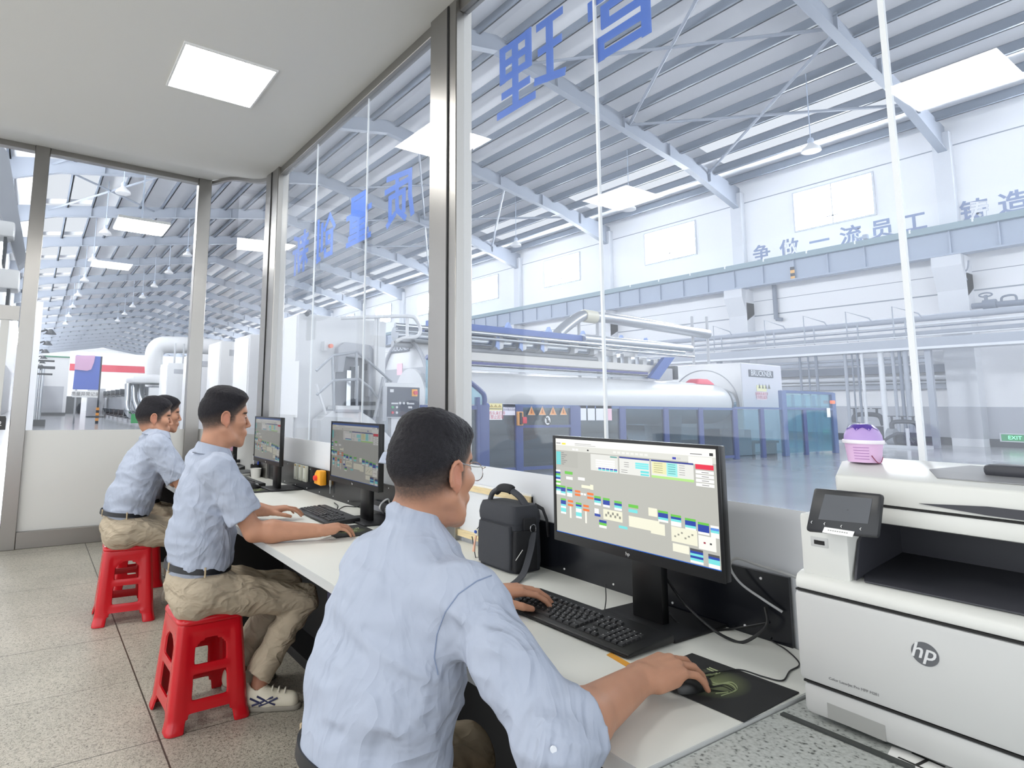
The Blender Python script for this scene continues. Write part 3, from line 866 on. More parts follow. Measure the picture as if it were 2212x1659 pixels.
# left pillar carrying the scanner
pp('pillar', MB().prism([(.018, .325, .275), (.018, .412, .275), (.335, .412, .285), (.335, .345, .285)], (0, 0, .12)), pw, bevel=.006)
pp('usb_port', MB().box((.0165, .360, .333), (.0185, .392, .352)), pw2, bevel=.003)
pp('usb_slot', MB().box((.0155, .366, .338), (.0170, .385, .346)), pline)
# scanner block and document feeder
pp('scanner', MB().box((.05, Y0, .392), (.335, .352, .425)), pw, bevel=.006)
pp('scanner_seam', MB().box((.049, Y0, .4245), (.33, .350, .4275)), pline)
pp('feeder', MB().prism([(.048, .352, .427), (.048, .352, .478), (.20, .405, .495), (.335, .405, .500), (.335, .405, .427)], (0, Y0 - .35, 0)), pw, bevel=.006)
pp('feeder_recess', MB().prism([(.095, .20, .4835), (.17, .235, .4920), (.27, .20, .4985), (.27, Y0 + .02, .4985), (.10, Y0 + .02, .4855)], (0, 0, .002)), mat('recess_grey', '8E8F92', rough=.5))
pp('feeder_guide', MB().box((.15, .03, .49), (.215, .15, .512)), pdk, bevel=.008)
pp('feeder_mouth', MB().prism([(.0475, .215, .439), (.0475, .12, .447), (.0475, Y0, .447), (.0475, Y0, .427), (.0475, .12, .432)], (-.003, 0, 0)), pdk)
# touch panel, tilted
A_ = onX(1757, 1052, 1.345); B_ = onX(1906, 1066, 1.340); C_ = onX(1896, 1161, 1.318); D_ = onX(1738, 1146, 1.318)
o0 = Vector(PB)
n_ = (B_ - A_).cross(D_ - A_).normalized()
if n_.x > 0: n_ = -n_
q = [p - o0 for p in (A_, B_, C_, D_)]
pan = pp('touch_panel', MB().prism(q, -n_ * .014), mat('panel_black', '25272B', rough=.35), bevel=.006)


def on_panel(u, v, h):
    return (q[0] * (1 - u) + q[1] * u) * (1 - v) + (q[3] * (1 - u) + q[2] * u) * v + n_ * h


pp('display', MB().add([on_panel(.2, .14, .0008), on_panel(.88, .14, .0008), on_panel(.86, .72, .0008), on_panel(.17, .72, .0008)], [(0, 1, 2, 3)]), mat('display_grey', '55585E', rough=.25), pan)
mk = MB()
for u, vv in ((.09, .80), (.28, .81), (.52, .83), (.78, .85)):
    for a, b2 in (((-.015, 0), (.0, .03)), ((-.015, 0), (.0, -.03))):
        p0 = on_panel(u + a[0], vv + a[1], .0012); p1 = on_panel(u + b2[0], vv + b2[1], .0012); mk.tube([p0, p1], .0007, n=4)
pp('panel_lettering', mk, mat('mark_white', 'DDDDDD', rough=.5), pan)
st = pp('name_sticker', MB().add([on_panel(.28, .88, .001), on_panel(.70, .92, .001), on_panel(.69, 1.05, .003), on_panel(.27, 1.01, .003)], [(0, 1, 2, 3)]), mat('paper_white', 'F0F0EE'), pan)
st2 = MB()
for i in range(9): st2.add([on_panel(.34 + i * .032, .935 + i * .003, .0022), on_panel(.36 + i * .032, .937 + i * .003, .0022), on_panel(.36 + i * .032, .957 + i * .003, .0024), on_panel(.34 + i * .032, .955 + i * .003, .0024)], [(0, 1, 2, 3)])
pp('sticker_print', st2, mat('ink_grey', '8A8A8A'), pan)
# round badge with lettering on the front door
bc = onX(1998, 1413, 1.3595) - o0
badge = pp('badge', MB().cyl((.0, bc.y, bc.z), (-.0012, bc.y, bc.z), .0195, n=40), mat('badge_grey', '5C5E62', rough=.35))
k = text_mesh('hp', .036, mat('badge_letter', 'D4D5D6', rough=.4), name='lettering', bold=.0004); k.transform(Matrix.Shear('XY', 4, (0.22, 0)) if False else Matrix.Identity(4))
for v in k.vertices: v.co.x += v.co.y * .28
o = put('lettering', k, badge); o.matrix_local = frame((-.0016, bc.y + .0, bc.z + .003), (0, -1, 0), (0, 0, 1))
m_ = text_mesh('Color LaserJet Pro MFP M281', .0068, mat('ink_grey', '8A8A8A'), name='model_lettering'); o = put('model_lettering', m_, t)
mc = onX(1843, 1483, 1.359) - o0; o.matrix_local = frame((-.0008, mc.y, mc.z), (0, -1, 0), (0, 0, 1))

# ice-cream cup on the printer
cz = TT + .497
t = thing('ice_cream_cup', 'purple ice cream tub with a swirled lid on top of the printer', 'cup', (1.56, .617, cz))
cup_m = mat('cup_pink', 'DDB9DC', rough=.4)
put('tub', MB().lathe([(.0, 0), (.030, 0), (.0345, .040), (.0, .040)], n=32).mesh('tub', cup_m, smooth=True), t)
pr = MB()
for i in range(5): pr.tube([(-math.cos(a) * (.0310 + .0042 * (.008 + i * .006) / .04), -math.sin(a) * (.0310 + .0042 * (.008 + i * .006) / .04), .008 + i * .006) for a in [-.2 + .14 * k for k in range(7)]], .0006, n=4)
put('print_lines', pr.mesh('print_lines', mat('cup_print', '9A5FA8')), t)
pr = MB().tube([(-math.cos(a) * .0345, -math.sin(a) * .0345, .014 + .014 * math.sin(4 * a)) for a in [.75 + .1 * k for k in range(9)]], .001, n=4)
put('print_swirl', pr.mesh('print_swirl', mat('cup_swirl', '8A3A58')), t)
put('rim', MB().lathe([(.033, .040), (.0375, .040), (.0385, .044), (.0375, .048), (.033, .048)], n=36).mesh('rim', mat('cup_rim', 'EEE9F0', rough=.3), smooth=True), t)
put('lid', MB().lathe([(.035, .047), (.034, .058), (.029, .070), (.020, .078), (.009, .081), (.0, .0815)], n=36).mesh('lid', mat('cup_lid', 'B79BD6', rough=.45), smooth=True), t)
sw = MB()
ring = []; inner = []
for i in range(48):
    a = 2 * math.pi * i / 48; w = .5 + .5 * math.cos(a * 8)
    r = .0245 + .006 * w; z_ = .0765 - (.0065 + .006 * w)
    z_ = np.interp(r, [0, .009, .020, .029, .034], [.0815, .081, .078, .070, .058]) + .0012
    ring.append((r * math.cos(a), r * math.sin(a), z_)); inner.append((.010 * math.cos(a), .010 * math.sin(a), .0826))
mid = [(.019 * math.cos(2 * math.pi * i / 48), .019 * math.sin(2 * math.pi * i / 48), .0802) for i in range(48)]
P3 = [ring, mid, inner]
v = [p for r in P3 for p in r]; f = [(j * 48 + i, j * 48 + (i + 1) % 48, (j + 1) * 48 + (i + 1) % 48, (j + 1) * 48 + i) for j in range(2) for i in range(48)] + [tuple(range(96, 144))]
put('lid_drip', MB().add(v, f).mesh('lid_drip', mat('cup_drip', '5A3FA0', rough=.3), smooth=True), t)

# ================================================================== black camera bag
bagm = mat('bag_cordura', '37393F', rough=.8, bump=.25, bscale=500); bagd = mat('bag_dark', '1B1C20', rough=.8, bump=.2, bscale=400); strap_m = mat('bag_strap', '3F4147', rough=.75, bump=.3, bscale=900)
t = thing('camera_bag', 'black fabric camera bag with carry handle standing behind the keyboard', 'bag', (1.600, 1.835, .7505))


def rbox(cx, cy, z0, z1, wx, wy, tx=1.0, ty=1.0, n=6):
    """soft tapering box"""
    mb = MB(); rows = []
    for i in range(n + 1):
        u = i / n; z = z0 + (z1 - z0) * u; kx = 1 + (tx - 1) * u; ky = 1 + (ty - 1) * u; bul = 1 + .02 * math.sin(math.pi * u)
        if i in (0, n): bul -= .035
        row = []
        for k in range(28):
            a = 2 * math.pi * k / 28; c_, s_ = math.cos(a), math.sin(a); e_ = .28
            row.append(Vector((cx + wx / 2 * kx * bul * math.copysign(abs(c_) ** e_, c_), cy + wy / 2 * ky * bul * math.copysign(abs(s_) ** e_, s_), z)))
        row.append(row[0].copy()); rows.append(row)
    mb.grid(rows)
    mb.add(rows[0][:-1], [tuple(range(27, -1, -1))]); mb.add(rows[-1][:-1], [tuple(range(28))])
    return mb


put('body', rbox(0, 0, 0, .222, .150, .215, .92, .95).mesh('body', bagm, smooth=True, ang=60), t)
put('lid', rbox(0, 0, .172, .236, .152, .222, .86, .93, 3).mesh('lid', bagm, smooth=True, ang=60), t)
put('front_pocket', rbox(-.072, -.004, .012, .165, .030, .185, .9, .97).mesh('front_pocket', bagm, smooth=True, ang=60), t)
put('side_pocket', rbox(-.02, -.105, .01, .150, .11, .03, .9, .9).mesh('side_pocket', bagd, smooth=True, ang=60), t)
put('side_pocket', rbox(-.01, .108, .01, .125, .10, .03, .85, .9).mesh('side_pocket', bagd, smooth=True, ang=60), t)
h = bez([(-.02, .095, .222), (-.01, .085, .262), (0, .045, .283), (.0, .0, .285), (.01, -.05, .262), (.015, -.085, .228)], 6)
hd = put('handle', MB().tube(h, .0135, n=10, flat=.010).mesh('handle', strap_m, smooth=True), t)
put('handle_grip', MB().tube([p + Vector((0, 0, .001)) for p in bez([(0, .072, .268), (0, .045, .284), (0, .0, .286), (.003, -.015, .281)], 6)], .0185, n=10, flat=.013).mesh('handle_grip', bagd, smooth=True), hd)
sp = [onY(1152, 1150, 1.712), onY(1148, 1180, 1.700), onY(1140, 1212, 1.69), onY(1131, 1238, 1.68), onZ(1120, 1252, .757), onZ(1105, 1263, .754), onZ(1085, 1275, .754), onZ(1066, 1292, .756)]
o0 = Vector((1.600, 1.835, .7505))
put('shoulder_strap', MB().tube([p - o0 for p in bez(sp, 6)], .017, n=4, flat=.0025, up=(.35, -1, 0)).mesh('shoulder_strap', strap_m, smooth=True, ang=80), t)
rg = [onY(1152 + 6 * math.cos(a), 1142 + 9 * math.sin(a), 1.714) - o0 for a in [2 * math.pi * i / 14 for i in range(14)]]
put('strap_ring', MB().tube(rg, .0025, n=6, closed=True).mesh('strap_ring', mat('ring_metal', '9A9CA0', rough=.25, metal=1.0), smooth=True), t)
put('strap_tab', MB().box((-.03, -.120, .15), (.03, -.105, .195)).mesh('strap_tab', bagd, bevel=.006), t)
put('zip_pull', MB().tube([onY(1129, 1188, 1.705) - o0, onY(1114, 1211, 1.71) - o0], .0014, n=6).mesh('zip_pull', mat('pull_pale', 'D0D0CC', rough=.4)), t)
put('back_strap', MB().tube([Vector(p) for p in ((.05, -.09, .235), (.075, -.105, .22), (.086, -.115, .18), (.088, -.12, .12))], .012, n=4, flat=.003).mesh('back_strap', bagd, smooth=True), t)
put('side_strap', MB().tube([onX(1020, 1160, 1.57) - o0, onX(1024, 1185, 1.56) - o0, onX(1028, 1207, 1.565) - o0, onX(1036, 1208, 1.575) - o0], .010, n=4, flat=.0025).mesh('side_strap', strap_m), t)
# pen pot half hidden by the man's shoulder
t = thing('charm', 'small white, blue and pink tag hanging at the left side of the camera bag', 'charm', onX(1030, 1150, 1.53))
put('tag_body', MB().box((-.004, -.010, -.012), (.004, .010, .012)).mesh('tag_body', mat('tag_cream', 'E8E2CC', rough=.5), bevel=.003), t)
put('bead', MB().lathe([(0, -.007), (.006, -.004), (.006, .004), (0, .007)], n=12).mesh('bead', mat('tag_blue', '2F55B0', rough=.4), smooth=True), t).location = (-.006, 0, .003)
put('tassel', MB().tube([(0, .004, -.012), (-.002, .012, -.045), (-.003, .016, -.075)], [.003, .004, .006], n=8).mesh('tassel', mat('tassel_pink', 'E9B7A0', rough=.7), smooth=True), t)
put('cord', MB().tube(bez([(0, 0, .012), (.012, -.006, .024), (.030, -.004, .010)], 5), .0018, n=6).mesh('cord', bagd), t)

# ================================================================== small things on the far part of the desk
t = thing('wall_switch', 'white triple switch unit fixed on the black back panel', 'switch', (1.692, 4.17, .868), 0)
for i in range(3):
    yy = .085 - i * .085
    o = put('module', MB().box((-.022, yy - .032, -.055), (0, yy + .032, .055)).mesh('module', mat('switch_ivory', 'B9BBAE', rough=.45), bevel=.006), t)
    put('rocker', MB().box((-.026, yy - .012, -.035), (-.020, yy + .012, .040)).mesh('rocker', mat('switch_light', 'DADCD2', rough=.4), bevel=.003), o)
    put('tip', MB().box((-.025, yy - .008, .044), (-.020, yy + .008, .052)).mesh('tip', mat('brass', 'C8A040', rough=.3, metal=1.0)), o)
t = thing('key_switch_box', 'orange switch box with red centre on the black back panel', 'switch', (1.692, 3.79, .876))
put('housing', MB().prism([(0, .055, -.045), (0, .05, .02), (0, .02, .045), (0, -.04, .045), (0, -.05, -.05)], (-.05, 0, 0)).mesh('housing', mat('orange_yellow', 'F2A72C', rough=.4), bevel=.008), t)
put('button', MB().lathe([(0, .02), (.016, .018), (.018, 0), (.0, 0)], n=20).mesh('button', mat('red_button', 'E2453C', rough=.35), smooth=True), t).matrix_local = frame((-.05, .012, -.005), (0, 1, 0), (0, 0, 1)) @ Matrix.Rotation(math.pi, 4, 'X')
t = thing('key', 'small metal key hanging on a tab below the orange switch box', 'key', (1.680, 3.66, .84))
kk = mat('key_metal', 'B9BDBF', rough=.3, metal=.8)
put('bow', MB().cyl((-.002, 0, 0), (.001, 0, 0), .014, n=20).mesh('bow', kk), t)
put('blade', MB().box((-.002, -.004, -.055), (.001, .004, -.012)).mesh('blade', kk), t)
put('tab', MB().box((-.003, -.012, .0), (.003, .012, .028)).mesh('tab', mat('tab_grey', '8E8E86')), t)
t = thing('port_box', 'dark socket box with white marking under the middle monitor', 'box', (1.680, 2.97, .79))
put('case', MB().box((-.012, -.11, -.035), (.012, .11, .035)).mesh('case', mat('port_dark', '24262B', rough=.4), bevel=.004), t)
k = text_mesh('8', .034, mat('mark_white', 'DDDDDD'), name='marking'); o = put('marking', k, t); o.matrix_local = frame((-.0128, -.055, 0), (0, -1, 0), (0, 0, 1))
put('label', MB().box((-.0128, .0, -.015), (-.012, .08, .012)).mesh('label', mat('label_grey', '9A9CA4')), t)
# pen holder with pens
t = thing('pen_holder', 'black round pen holder left of the farther monitor', 'pen holder', onZ(551, 1029, .75))
put('cup', MB().lathe([(0, 0), (.042, 0), (.042, .10), (.038, .10), (.038, .004), (0, .004)], n=24).mesh('cup', mat('pen_cup_black', '121316', rough=.5), smooth=True), t)
for i, (c, dx, dy, l, nm) in enumerate((('2F4FC0', .01, -.012, .125, 'blue pen leaning right in the black pen holder'), ('E6E6E6', -.008, .014, .165, 'white pen standing tallest in the black pen holder'), ('2A3C9A', .014, .01, .115, 'dark blue pen short in the black pen holder'))):
    b0 = onZ(551, 1029, .75)
    o = thing('pen', nm, 'pen', (b0.x + dx, b0.y + dy, .756))
    put('barrel', MB().cyl((0, 0, 0), (dx * .8, dy * .8, l), .0045, n=10).mesh('barrel', mat('pen_' + c, c, rough=.35), smooth=True), o)
    put('tip', MB().cyl((dx * .8, dy * .8, l), (dx * .83, dy * .83, l + .012), .003, .001, n=8).mesh('tip', key_m), o)
t = thing('paper_cup', 'crumpled white paper cup on the desk under the farther monitor', 'cup', (1.62, 5.0, .7505))
put('cup_wall', MB().lathe([(0, 0), (.036, 0), (.046, .075), (.043, .075), (.034, .004), (0, .004)], n=18).mesh('cup_wall', mat('paper_cup_white', 'E3E3E0', rough=.6), smooth=True), t)
t = thing('notebook', 'grey stack of papers beside the pen holder', 'papers', onZ(526, 1026, .75), .3)
for i in range(3): put('sheet_block', MB().box((-.09 + i * .004, -.11, i * .012), (.09, .10 - i * .006, i * .012 + .011)).mesh('sheet_block', mat(['pap_a', 'pap_b', 'pap_c'][i], ['9B9D9C', 'C9CBC9', '6A6C6E'][i], rough=.7), bevel=.002), t)
t = thing('desk_phone', 'dark phone-like device below the purple monitor', 'phone', onZ(524, 1012, .755), .2)
put('case', MB().prism([(-.08, -.10, 0), (.08, -.10, 0), (.08, -.10, .06), (-.08, -.10, .02)], (0, .2, 0)).mesh('case', mat('phone_dark', '1A1B1F', rough=.4), bevel=.006), t)
put('handset', MB().box((-.06, .04, .05), (.07, .085, .08)).mesh('handset', mat('phone_dark2', '26272C', rough=.35), bevel=.01), t)
t = thing('water_bottle', 'small clear bottle with blue label behind the chin of the man in the middle', 'bottle', (1.50, 5.62, .7505))
put('bottle_body', MB().lathe([(0, 0), (.03, 0), (.032, .02), (.032, .13), (.014, .165), (.014, .18), (0, .18)], n=20).mesh('bottle_body', mat('bottle_pale', 'D5DDE4', rough=.2), smooth=True), t)
put('label', MB().lathe([(.0325, .05), (.0325, .11)], n=20).mesh('label', mat('bottle_label', '2E5C9E', rough=.4), smooth=True), t)
put('cap', MB().lathe([(.0, .20), (.016, .20), (.016, .178), (0, .178)], n=16).mesh('cap', mat('cap_white', 'EDEDED', rough=.4)), t)

# ================================================================== red plastic stools
red = mat('red_plastic', 'C4121F', rough=.25, spec=.5, coat=.15)


def stool_mesh(hh, wb, wt):
    """square stackable stool: four sloping sides, each with an arch-shaped window, a cross bar and a notch between the feet"""
    mb = MB()
    th = .012
    nz, nx = 44, 30
    rc = .18

    def half(z): return (wt + (wb - wt) * (1 - z / hh)) / 2 * (1 + .05 * max(0, 1 - z / .05))

    def inside(u, z):
        """u in -1..1 across a side"""
        a = abs(u)
        zz = z / hh
        if zz < .165: return a > .60 - .12 * max(0, (zz - .09) / .075)                 # feet, notch with rounded top
        if zz < .27: return True                                                        # lower rail
        if .27 <= zz < .50: return a > .47 or False
        if .50 <= zz < .585: return True                                                # cross bar
        if .585 <= zz < .82:
            lim = .47
            if zz > .70: lim = .47 * math.sqrt(max(0, 1 - ((zz - .70) / .12) ** 2))
            return a > lim
        return True
    for side in range(4):
        R = Matrix.Rotation(side * math.pi / 2, 3, 'Z')
        quads = set()
        for i in range(nz):
            for j in range(nx):
                if inside(-1 + 2 * (j + .5) / nx, hh * (i + .5) / nz): quads.add((i, j))
        ids = {}

        def vid(i, j, inn):
            key = (i, j, inn)
            if key not in ids:
                z = hh * i / nz; u = -1 + 2 * j / nx; h_ = half(z)
                x = u * h_; y = -h_
                # rounded vertical corner + pressed-in panel
                if abs(u) > .86: 
                    a = (abs(u) - .86) / .14; y += .010 * a * a; x -= math.copysign(.004 * a, u)
                if .42 < 1 - abs(u) or True:
                    y += .004 * (1 if abs(u) < .62 and .18 < i / nz < .88 else 0)
                if inn:
                    y += th; x *= (1 - th / h_)
                ids[key] = len(mb.v); p = R @ Vector((x, y, z)); mb.v.append(tuple(p))
            return ids[key]
        for (i, j) in quads:
            for inn in (0, 1):
                q = (vid(i, j, inn), vid(i, j + 1, inn), vid(i + 1, j + 1, inn), vid(i + 1, j, inn))
                mb.f.append(q if not inn else q[::-1]); mb.c.append(None)
            for di, dj, e1, e2 in ((-1, 0, (i, j), (i, j + 1)), (1, 0, (i + 1, j + 1), (i + 1, j)), (0, -1, (i + 1, j), (i, j)), (0, 1, (i, j + 1), (i + 1, j + 1))):
                if (i + di, j + dj) not in quads:
                    mb.f.append((vid(*e1, 0), vid(*e1, 1), vid(*e2, 1), vid(*e2, 0))); mb.c.append(None)
    return mb


def stool(loc, rotz, label, hh=.44, wb=.345, wt=.275):
    t = thing('stool', label, 'stool', loc, rotz, 'red plastic stools in a row before the desk')
    me = stool_mesh(hh - .012, wb, wt).mesh('legs_and_sides', red, smooth=True, ang=35)
    o = put('legs_and_sides', me, t)
    md = o.modifiers.new('round', 'SMOOTH'); md.factor = .45; md.iterations = 4
    s = rbox(0, 0, hh - .03, hh, wt + .016, wt + .016, .97, .97, 4)
    put('seat', s.mesh('seat', red, smooth=True, ang=70), t)
    return t


stool((.735, 2.925, 0), math.radians(2), 'red plastic stool under the man in the middle, whole and nearest in view')
stool((.60, 4.40, 0), math.radians(-5), 'red plastic stool under the man seated third along the desk', hh=.46)
stool((.75, 5.10, 0), math.radians(3), 'dark-shaded red plastic stool half hidden behind another one', hh=.44)
stool((.55, 1.22, 0), math.radians(6), 'red plastic stool under the man with glasses')
# ================================================================== the factory hall outside the glass
HX0, HX1, HY0, HY1 = -2.6, 33.6, -8.0, 190.0
BAY = 9.2
wallm = mat('hall_wall_white', 'F2F2F4', rough=.8)
sheet_m = mat('roof_sheet', 'F1F1F3', rough=.6)
rafter_m = mat('rafter_paint', '9299A5', rough=.5)
purlin_m = mat('purlin_zinc', '6E7785', rough=.5)
hall_floor = mat('hall_epoxy_floor', 'ABACB0', rough=.16, spec=.5, var=.10, vscale=.7, bump=.02, bscale=3)
struct('floor_hall', MB().box((HX0, HY0, -.12), (HX1, HY1, -.082)).box((1.77, HY0, -.12), (HX1, 6.95, -.002)).box((HX0, 6.9, -.12), (HX1, HY1, -.001)), hall_floor, 'pale glossy floor of the factory hall beyond the glass')


def rz(x):                      # underside of the rafters
    return 16.25 - .168 * abs(x - 15.5)


sk = 1.05
mb = MB()
mb.prism([(HX0, HY0, rz(HX0) + sk), (15.5, HY0, rz(15.5) + sk), (HX1, HY0, rz(HX1) + sk), (HX1, HY0, rz(HX1) + sk + .1), (15.5, HY0, rz(15.5) + sk + .1), (HX0, HY0, rz(HX0) + sk + .1)], (0, HY1 - HY0, 0))
struct('roof_hall', mb, sheet_m, 'pale sheet roof of the factory hall')
nb = int((HY1 - 0) / BAY)
for k in range(0, nb + 1):
    y = BAY * k
    P = [(HX0, y, rz(HX0) - .55), (HX0 + 3, y, rz(HX0 + 3)), (15.5, y, rz(15.5)), (HX1 - 5, y, rz(HX1 - 5)), (HX1, y, rz(HX1) - .6), (HX1, y, rz(HX1) + .75), (15.5, y, rz(15.5) + .75), (HX0, y, rz(HX0) + .75)]
    b = MB().prism([(p[0], p[1] - .03, p[2]) for p in P], (0, .06, 0))
    fl = [(HX0, rz(HX0) - .55), (HX0 + 3, rz(HX0 + 3)), (15.5, rz(15.5)), (HX1 - 5, rz(HX1 - 5)), (HX1, rz(HX1) - .6)]
    for a, c in zip(fl[:-1], fl[1:]):
        b.prism([(a[0], y - .16, a[1] - .04), (c[0], y - .16, c[1] - .04), (c[0], y - .16, c[1]), (a[0], y - .16, a[1])], (0, .32, 0))
    for x in (2.5, 8, 12, 19, 23.5, 27, 30.5):
        b.box((x - .02, y - .16, rz(x)), (x + .02, y + .16, rz(x) + .7))
    struct('roof_rafter', b, rafter_m, 'grey steel roof rafter across the hall')
px_list = [HX0 + .7 + 1.5 * i for i in range(24)]
for x in px_list:
    b = MB().box((x - .035, HY0, rz(x) + .60), (x + .035, HY1, rz(x) + 1.04)).box((x - .14, HY0, rz(x) + .60), (x + .035, HY1, rz(x) + .63))
    struct('roof_purlin', b, purlin_m, 'long steel purlin under the hall roof')
# translucent roof strips
sky_e = mat_emit('roof_light_strip', 'F4F8FF', E_SKY)
for k in range(1, nb):
    y0, y1 = BAY * k + .6, BAY * (k + 1) - .6
    for i, (xa, xb) in enumerate(((px_list[20] + .12, px_list[21] - .08), (px_list[21] + .12, px_list[22] - .08), (px_list[19] + .3, px_list[20] - .12), (px_list[1] + .1, px_list[2] - .1), (px_list[2] + .1, px_list[3] - .1))):
        if i == 2: continue
        q = [(xa, y0, rz(xa) + sk - .012), (xb, y0, rz(xb) + sk - .012), (xb, y1, rz(xb) + sk - .012), (xa, y1, rz(xa) + sk - .012)]
        struct('roof_light', MB().add(q, [(0, 3, 2, 1)]), sky_e, 'translucent strip letting daylight through the hall roof')
# cross bracing rods
for k in (1, 3, 4):
    y0, y1 = BAY * k, BAY * (k + 1)
    for xa, xb in ((17.5, 24.0), (24.0, 30.5), (0.0, 6.5)):
        b = MB().tube([(xa, y0, rz(xa) + .45), (xb, y1, rz(xb) + .45)], .07, n=6).tube([(xb, y0, rz(xb) + .45), (xa, y1, rz(xa) + .45)], .07, n=6)
        struct('roof_bracing', b, rafter_m, 'crossed bracing rods between two hall rafters')

# far long wall
WX = 33.5
wains = mat('wainscot_grey', 'B9BCC4', rough=.6); dark_base = mat('hall_base_dark', '3C4048', rough=.6)
struct('wall_far', MB().box((WX, HY0, 0), (WX + .3, HY1, 14.4)), wallm, 'long white wall on the far side of the hall')
struct('trim_wainscot', MB().box((WX - .02, HY0, .32), (WX, HY1, 1.62)), wains, 'grey painted dado along the far hall wall')
struct('baseboard_far', MB().box((WX - .05, HY0, 0), (WX, HY1, .32)), dark_base, 'dark skirting along the far hall wall')
line_m = mat('wall_joint', '9DA3AE', rough=.7)
struct('trim_joint', MB().box((WX - .012, HY0, 6.48), (WX, HY1, 6.54)).box((WX - .012, HY0, 7.3), (WX, HY1, 7.33)).box((WX - .012, HY0, 13.0), (WX, HY1, 13.05)), line_m, 'thin horizontal joints in the far hall wall')
wall2 = mat('hall_column_white', 'DDDFE4', rough=.8)
for k in range(0, nb):
    y = BAY * k + .05
    b = MB().box((WX - .75, y - .5, 0), (WX, y + .5, 7.2)).prism([(WX - .75, y - .5, 6.2), (WX - .751, y - .5, 6.5), (WX - 1.15, y - .5, 7.5), (WX - 1.15, y - .5, 7.95), (WX, y - .5, 7.95), (WX, y - .5, 6.6)], (0, 1.0, 0)).box((WX - .4, y - .3, 7.95), (WX, y + .3, 13.6))
    struct('pillar_far', b, wall2, 'white concrete pillar with corbel on the far hall wall')
    struct('pillar_stripe', MB().box((WX - .77, y - .515, .32), (WX - .0, y + .515, 1.62)), wains, 'grey dado round a pillar of the far hall wall')
# crane girder
gir = mat('girder_blue_grey', 'A9B4C6', rough=.5); girt = mat('girder_top_green', '8FA3AC', rough=.5)
b = MB().box((WX - 1.0, HY0, 8.0), (WX - .92, HY1, 9.0)).box((WX - 1.2, HY0, 7.95), (WX - .7, HY1, 8.02))
for i in range(70): b.box((WX - 1.10, HY0 + 1.55 * i, 8.02), (WX - 1.0, HY0 + 1.55 * i + .05, 9.0))
t = thing('crane_girder', 'long blue-grey crane girder carried by the pillars of the far wall', 'girder', (0, 0, 0))
ob('web', b, gir, t)
ob('rail_top', MB().box((WX - 1.3, HY0, 9.0), (WX - .55, HY1, 9.06)).box((WX - 1.3, HY0, 9.06), (WX - 1.25, HY1, 9.28)).box((WX - .95, HY0, 9.06), (WX - .88, HY1, 9.18)), girt, t)
b = MB()
for i in range(12):
    yy = 4 + 2.1 * i; b.box((WX - 1.32, yy, 9.15), (WX - 1.24, yy + .06, 9.32))
o = ob('rail_clips', b, mat('clip_white', 'F2F2F2'), t); o['kind'] = 'stuff'
p = onX(1712, 590, WX - 1.12); b = MB(); c = MB()
for i in range(4): (b if i % 2 == 0 else c).box((WX - 1.13, p.y - .10, p.z - .32 + .16 * i), (WX - 1.11, p.y + .10, p.z - .16 + .16 * i))
o = ob('hazard_plate', b, mat('hazard_amber', 'EBB56A'), t); ob('hazard_stripe', c, mat('hazard_black', '3A3C44'), t)
# daylight windows high in the far wall
win_e = mat_emit('daylight_pane', 'FBFDFF', E_WIN)
wfr = mat('window_frame_white', 'D8DADF', rough=.5)
for k in range(-1, nb):
    yc = BAY * k + 4.25 + .3
    o = struct('window_%d' % (20 + k), MB().box((WX - .05, yc - 1.75, 10.75), (WX - .03, yc + 1.75, 12.75)), win_e, 'glaring daylight window high in the far hall wall')
    b = MB()
    for lo, hi in (((WX - .10, yc - 1.83, 10.67), (WX, yc + 1.83, 10.75)), ((WX - .10, yc - 1.83, 12.75), (WX, yc + 1.83, 12.83)), ((WX - .10, yc - 1.83, 10.75), (WX, yc - 1.75, 12.75)), ((WX - .10, yc + 1.75, 10.75), (WX, yc + 1.83, 12.75)), ((WX - .09, yc - .03, 10.75), (WX - .04, yc + .03, 12.75)), ((WX - .09, yc - .3, 11.1), (WX - .04, yc + .3, 11.16))): b.box(lo, hi)
    struct('frame', b, wfr, None, o)
# wall slogan
sl = mat('slogan_blue_grey', '8492B4', rough=.7)
for ch, yy, hgt, l in (('争', 17.37, .85, 'painted wall character 争, first at the left of the slogan'), ('做', 15.93, .85, 'painted wall character 做, second of the slogan'), ('一', 14.48, .85, 'painted wall character 一, a single stroke'),
                       ('流', 13.08, .85, 'painted wall character 流 below the brightest window'), ('员', 11.79, .85, 'painted wall character 员, left of the seam in the glass'), ('工', 10.55, .8, 'painted wall character 工 right of the seam in the glass'),
                       ('铸', 8.47, .88, 'painted wall character 铸, larger, beginning the second half'), ('造', 7.25, .88, 'painted wall character 造 cut by the right edge of view')):
    me = text_mesh(ch, 1.05, sl, extrude=.01, bold=.018, name='wall_character')
    for v in me.vertices: v.co = Vector((v.co.x * .92, v.co.y * .92 + v.co.x * .0, v.co.z))
    o = put('wall_character', me); o.matrix_world = frame((WX - .012, yy, 9.9), (0, -1, 0), (0, 0, 1))
    tag(o, l, 'lettering', 'painted slogan on the far hall wall')
p = onX(1866, 524, WX - 1.28)
t = thing('crane_hook_block', 'small grey pulley clamp on top of the crane girder', 'clamp', (WX - 1.28, p.y, 9.29))
ob('body', MB(), None, t) if False else put('body', MB().box((-.10, -.18, 0), (.10, .02, .22)).mesh('body', gir, bevel=.03), t)
put('arm', MB().tube([(0, -.02, .14), (0, .18, .10), (0, .32, .22)], .05, n=8).mesh('arm', gir), t)

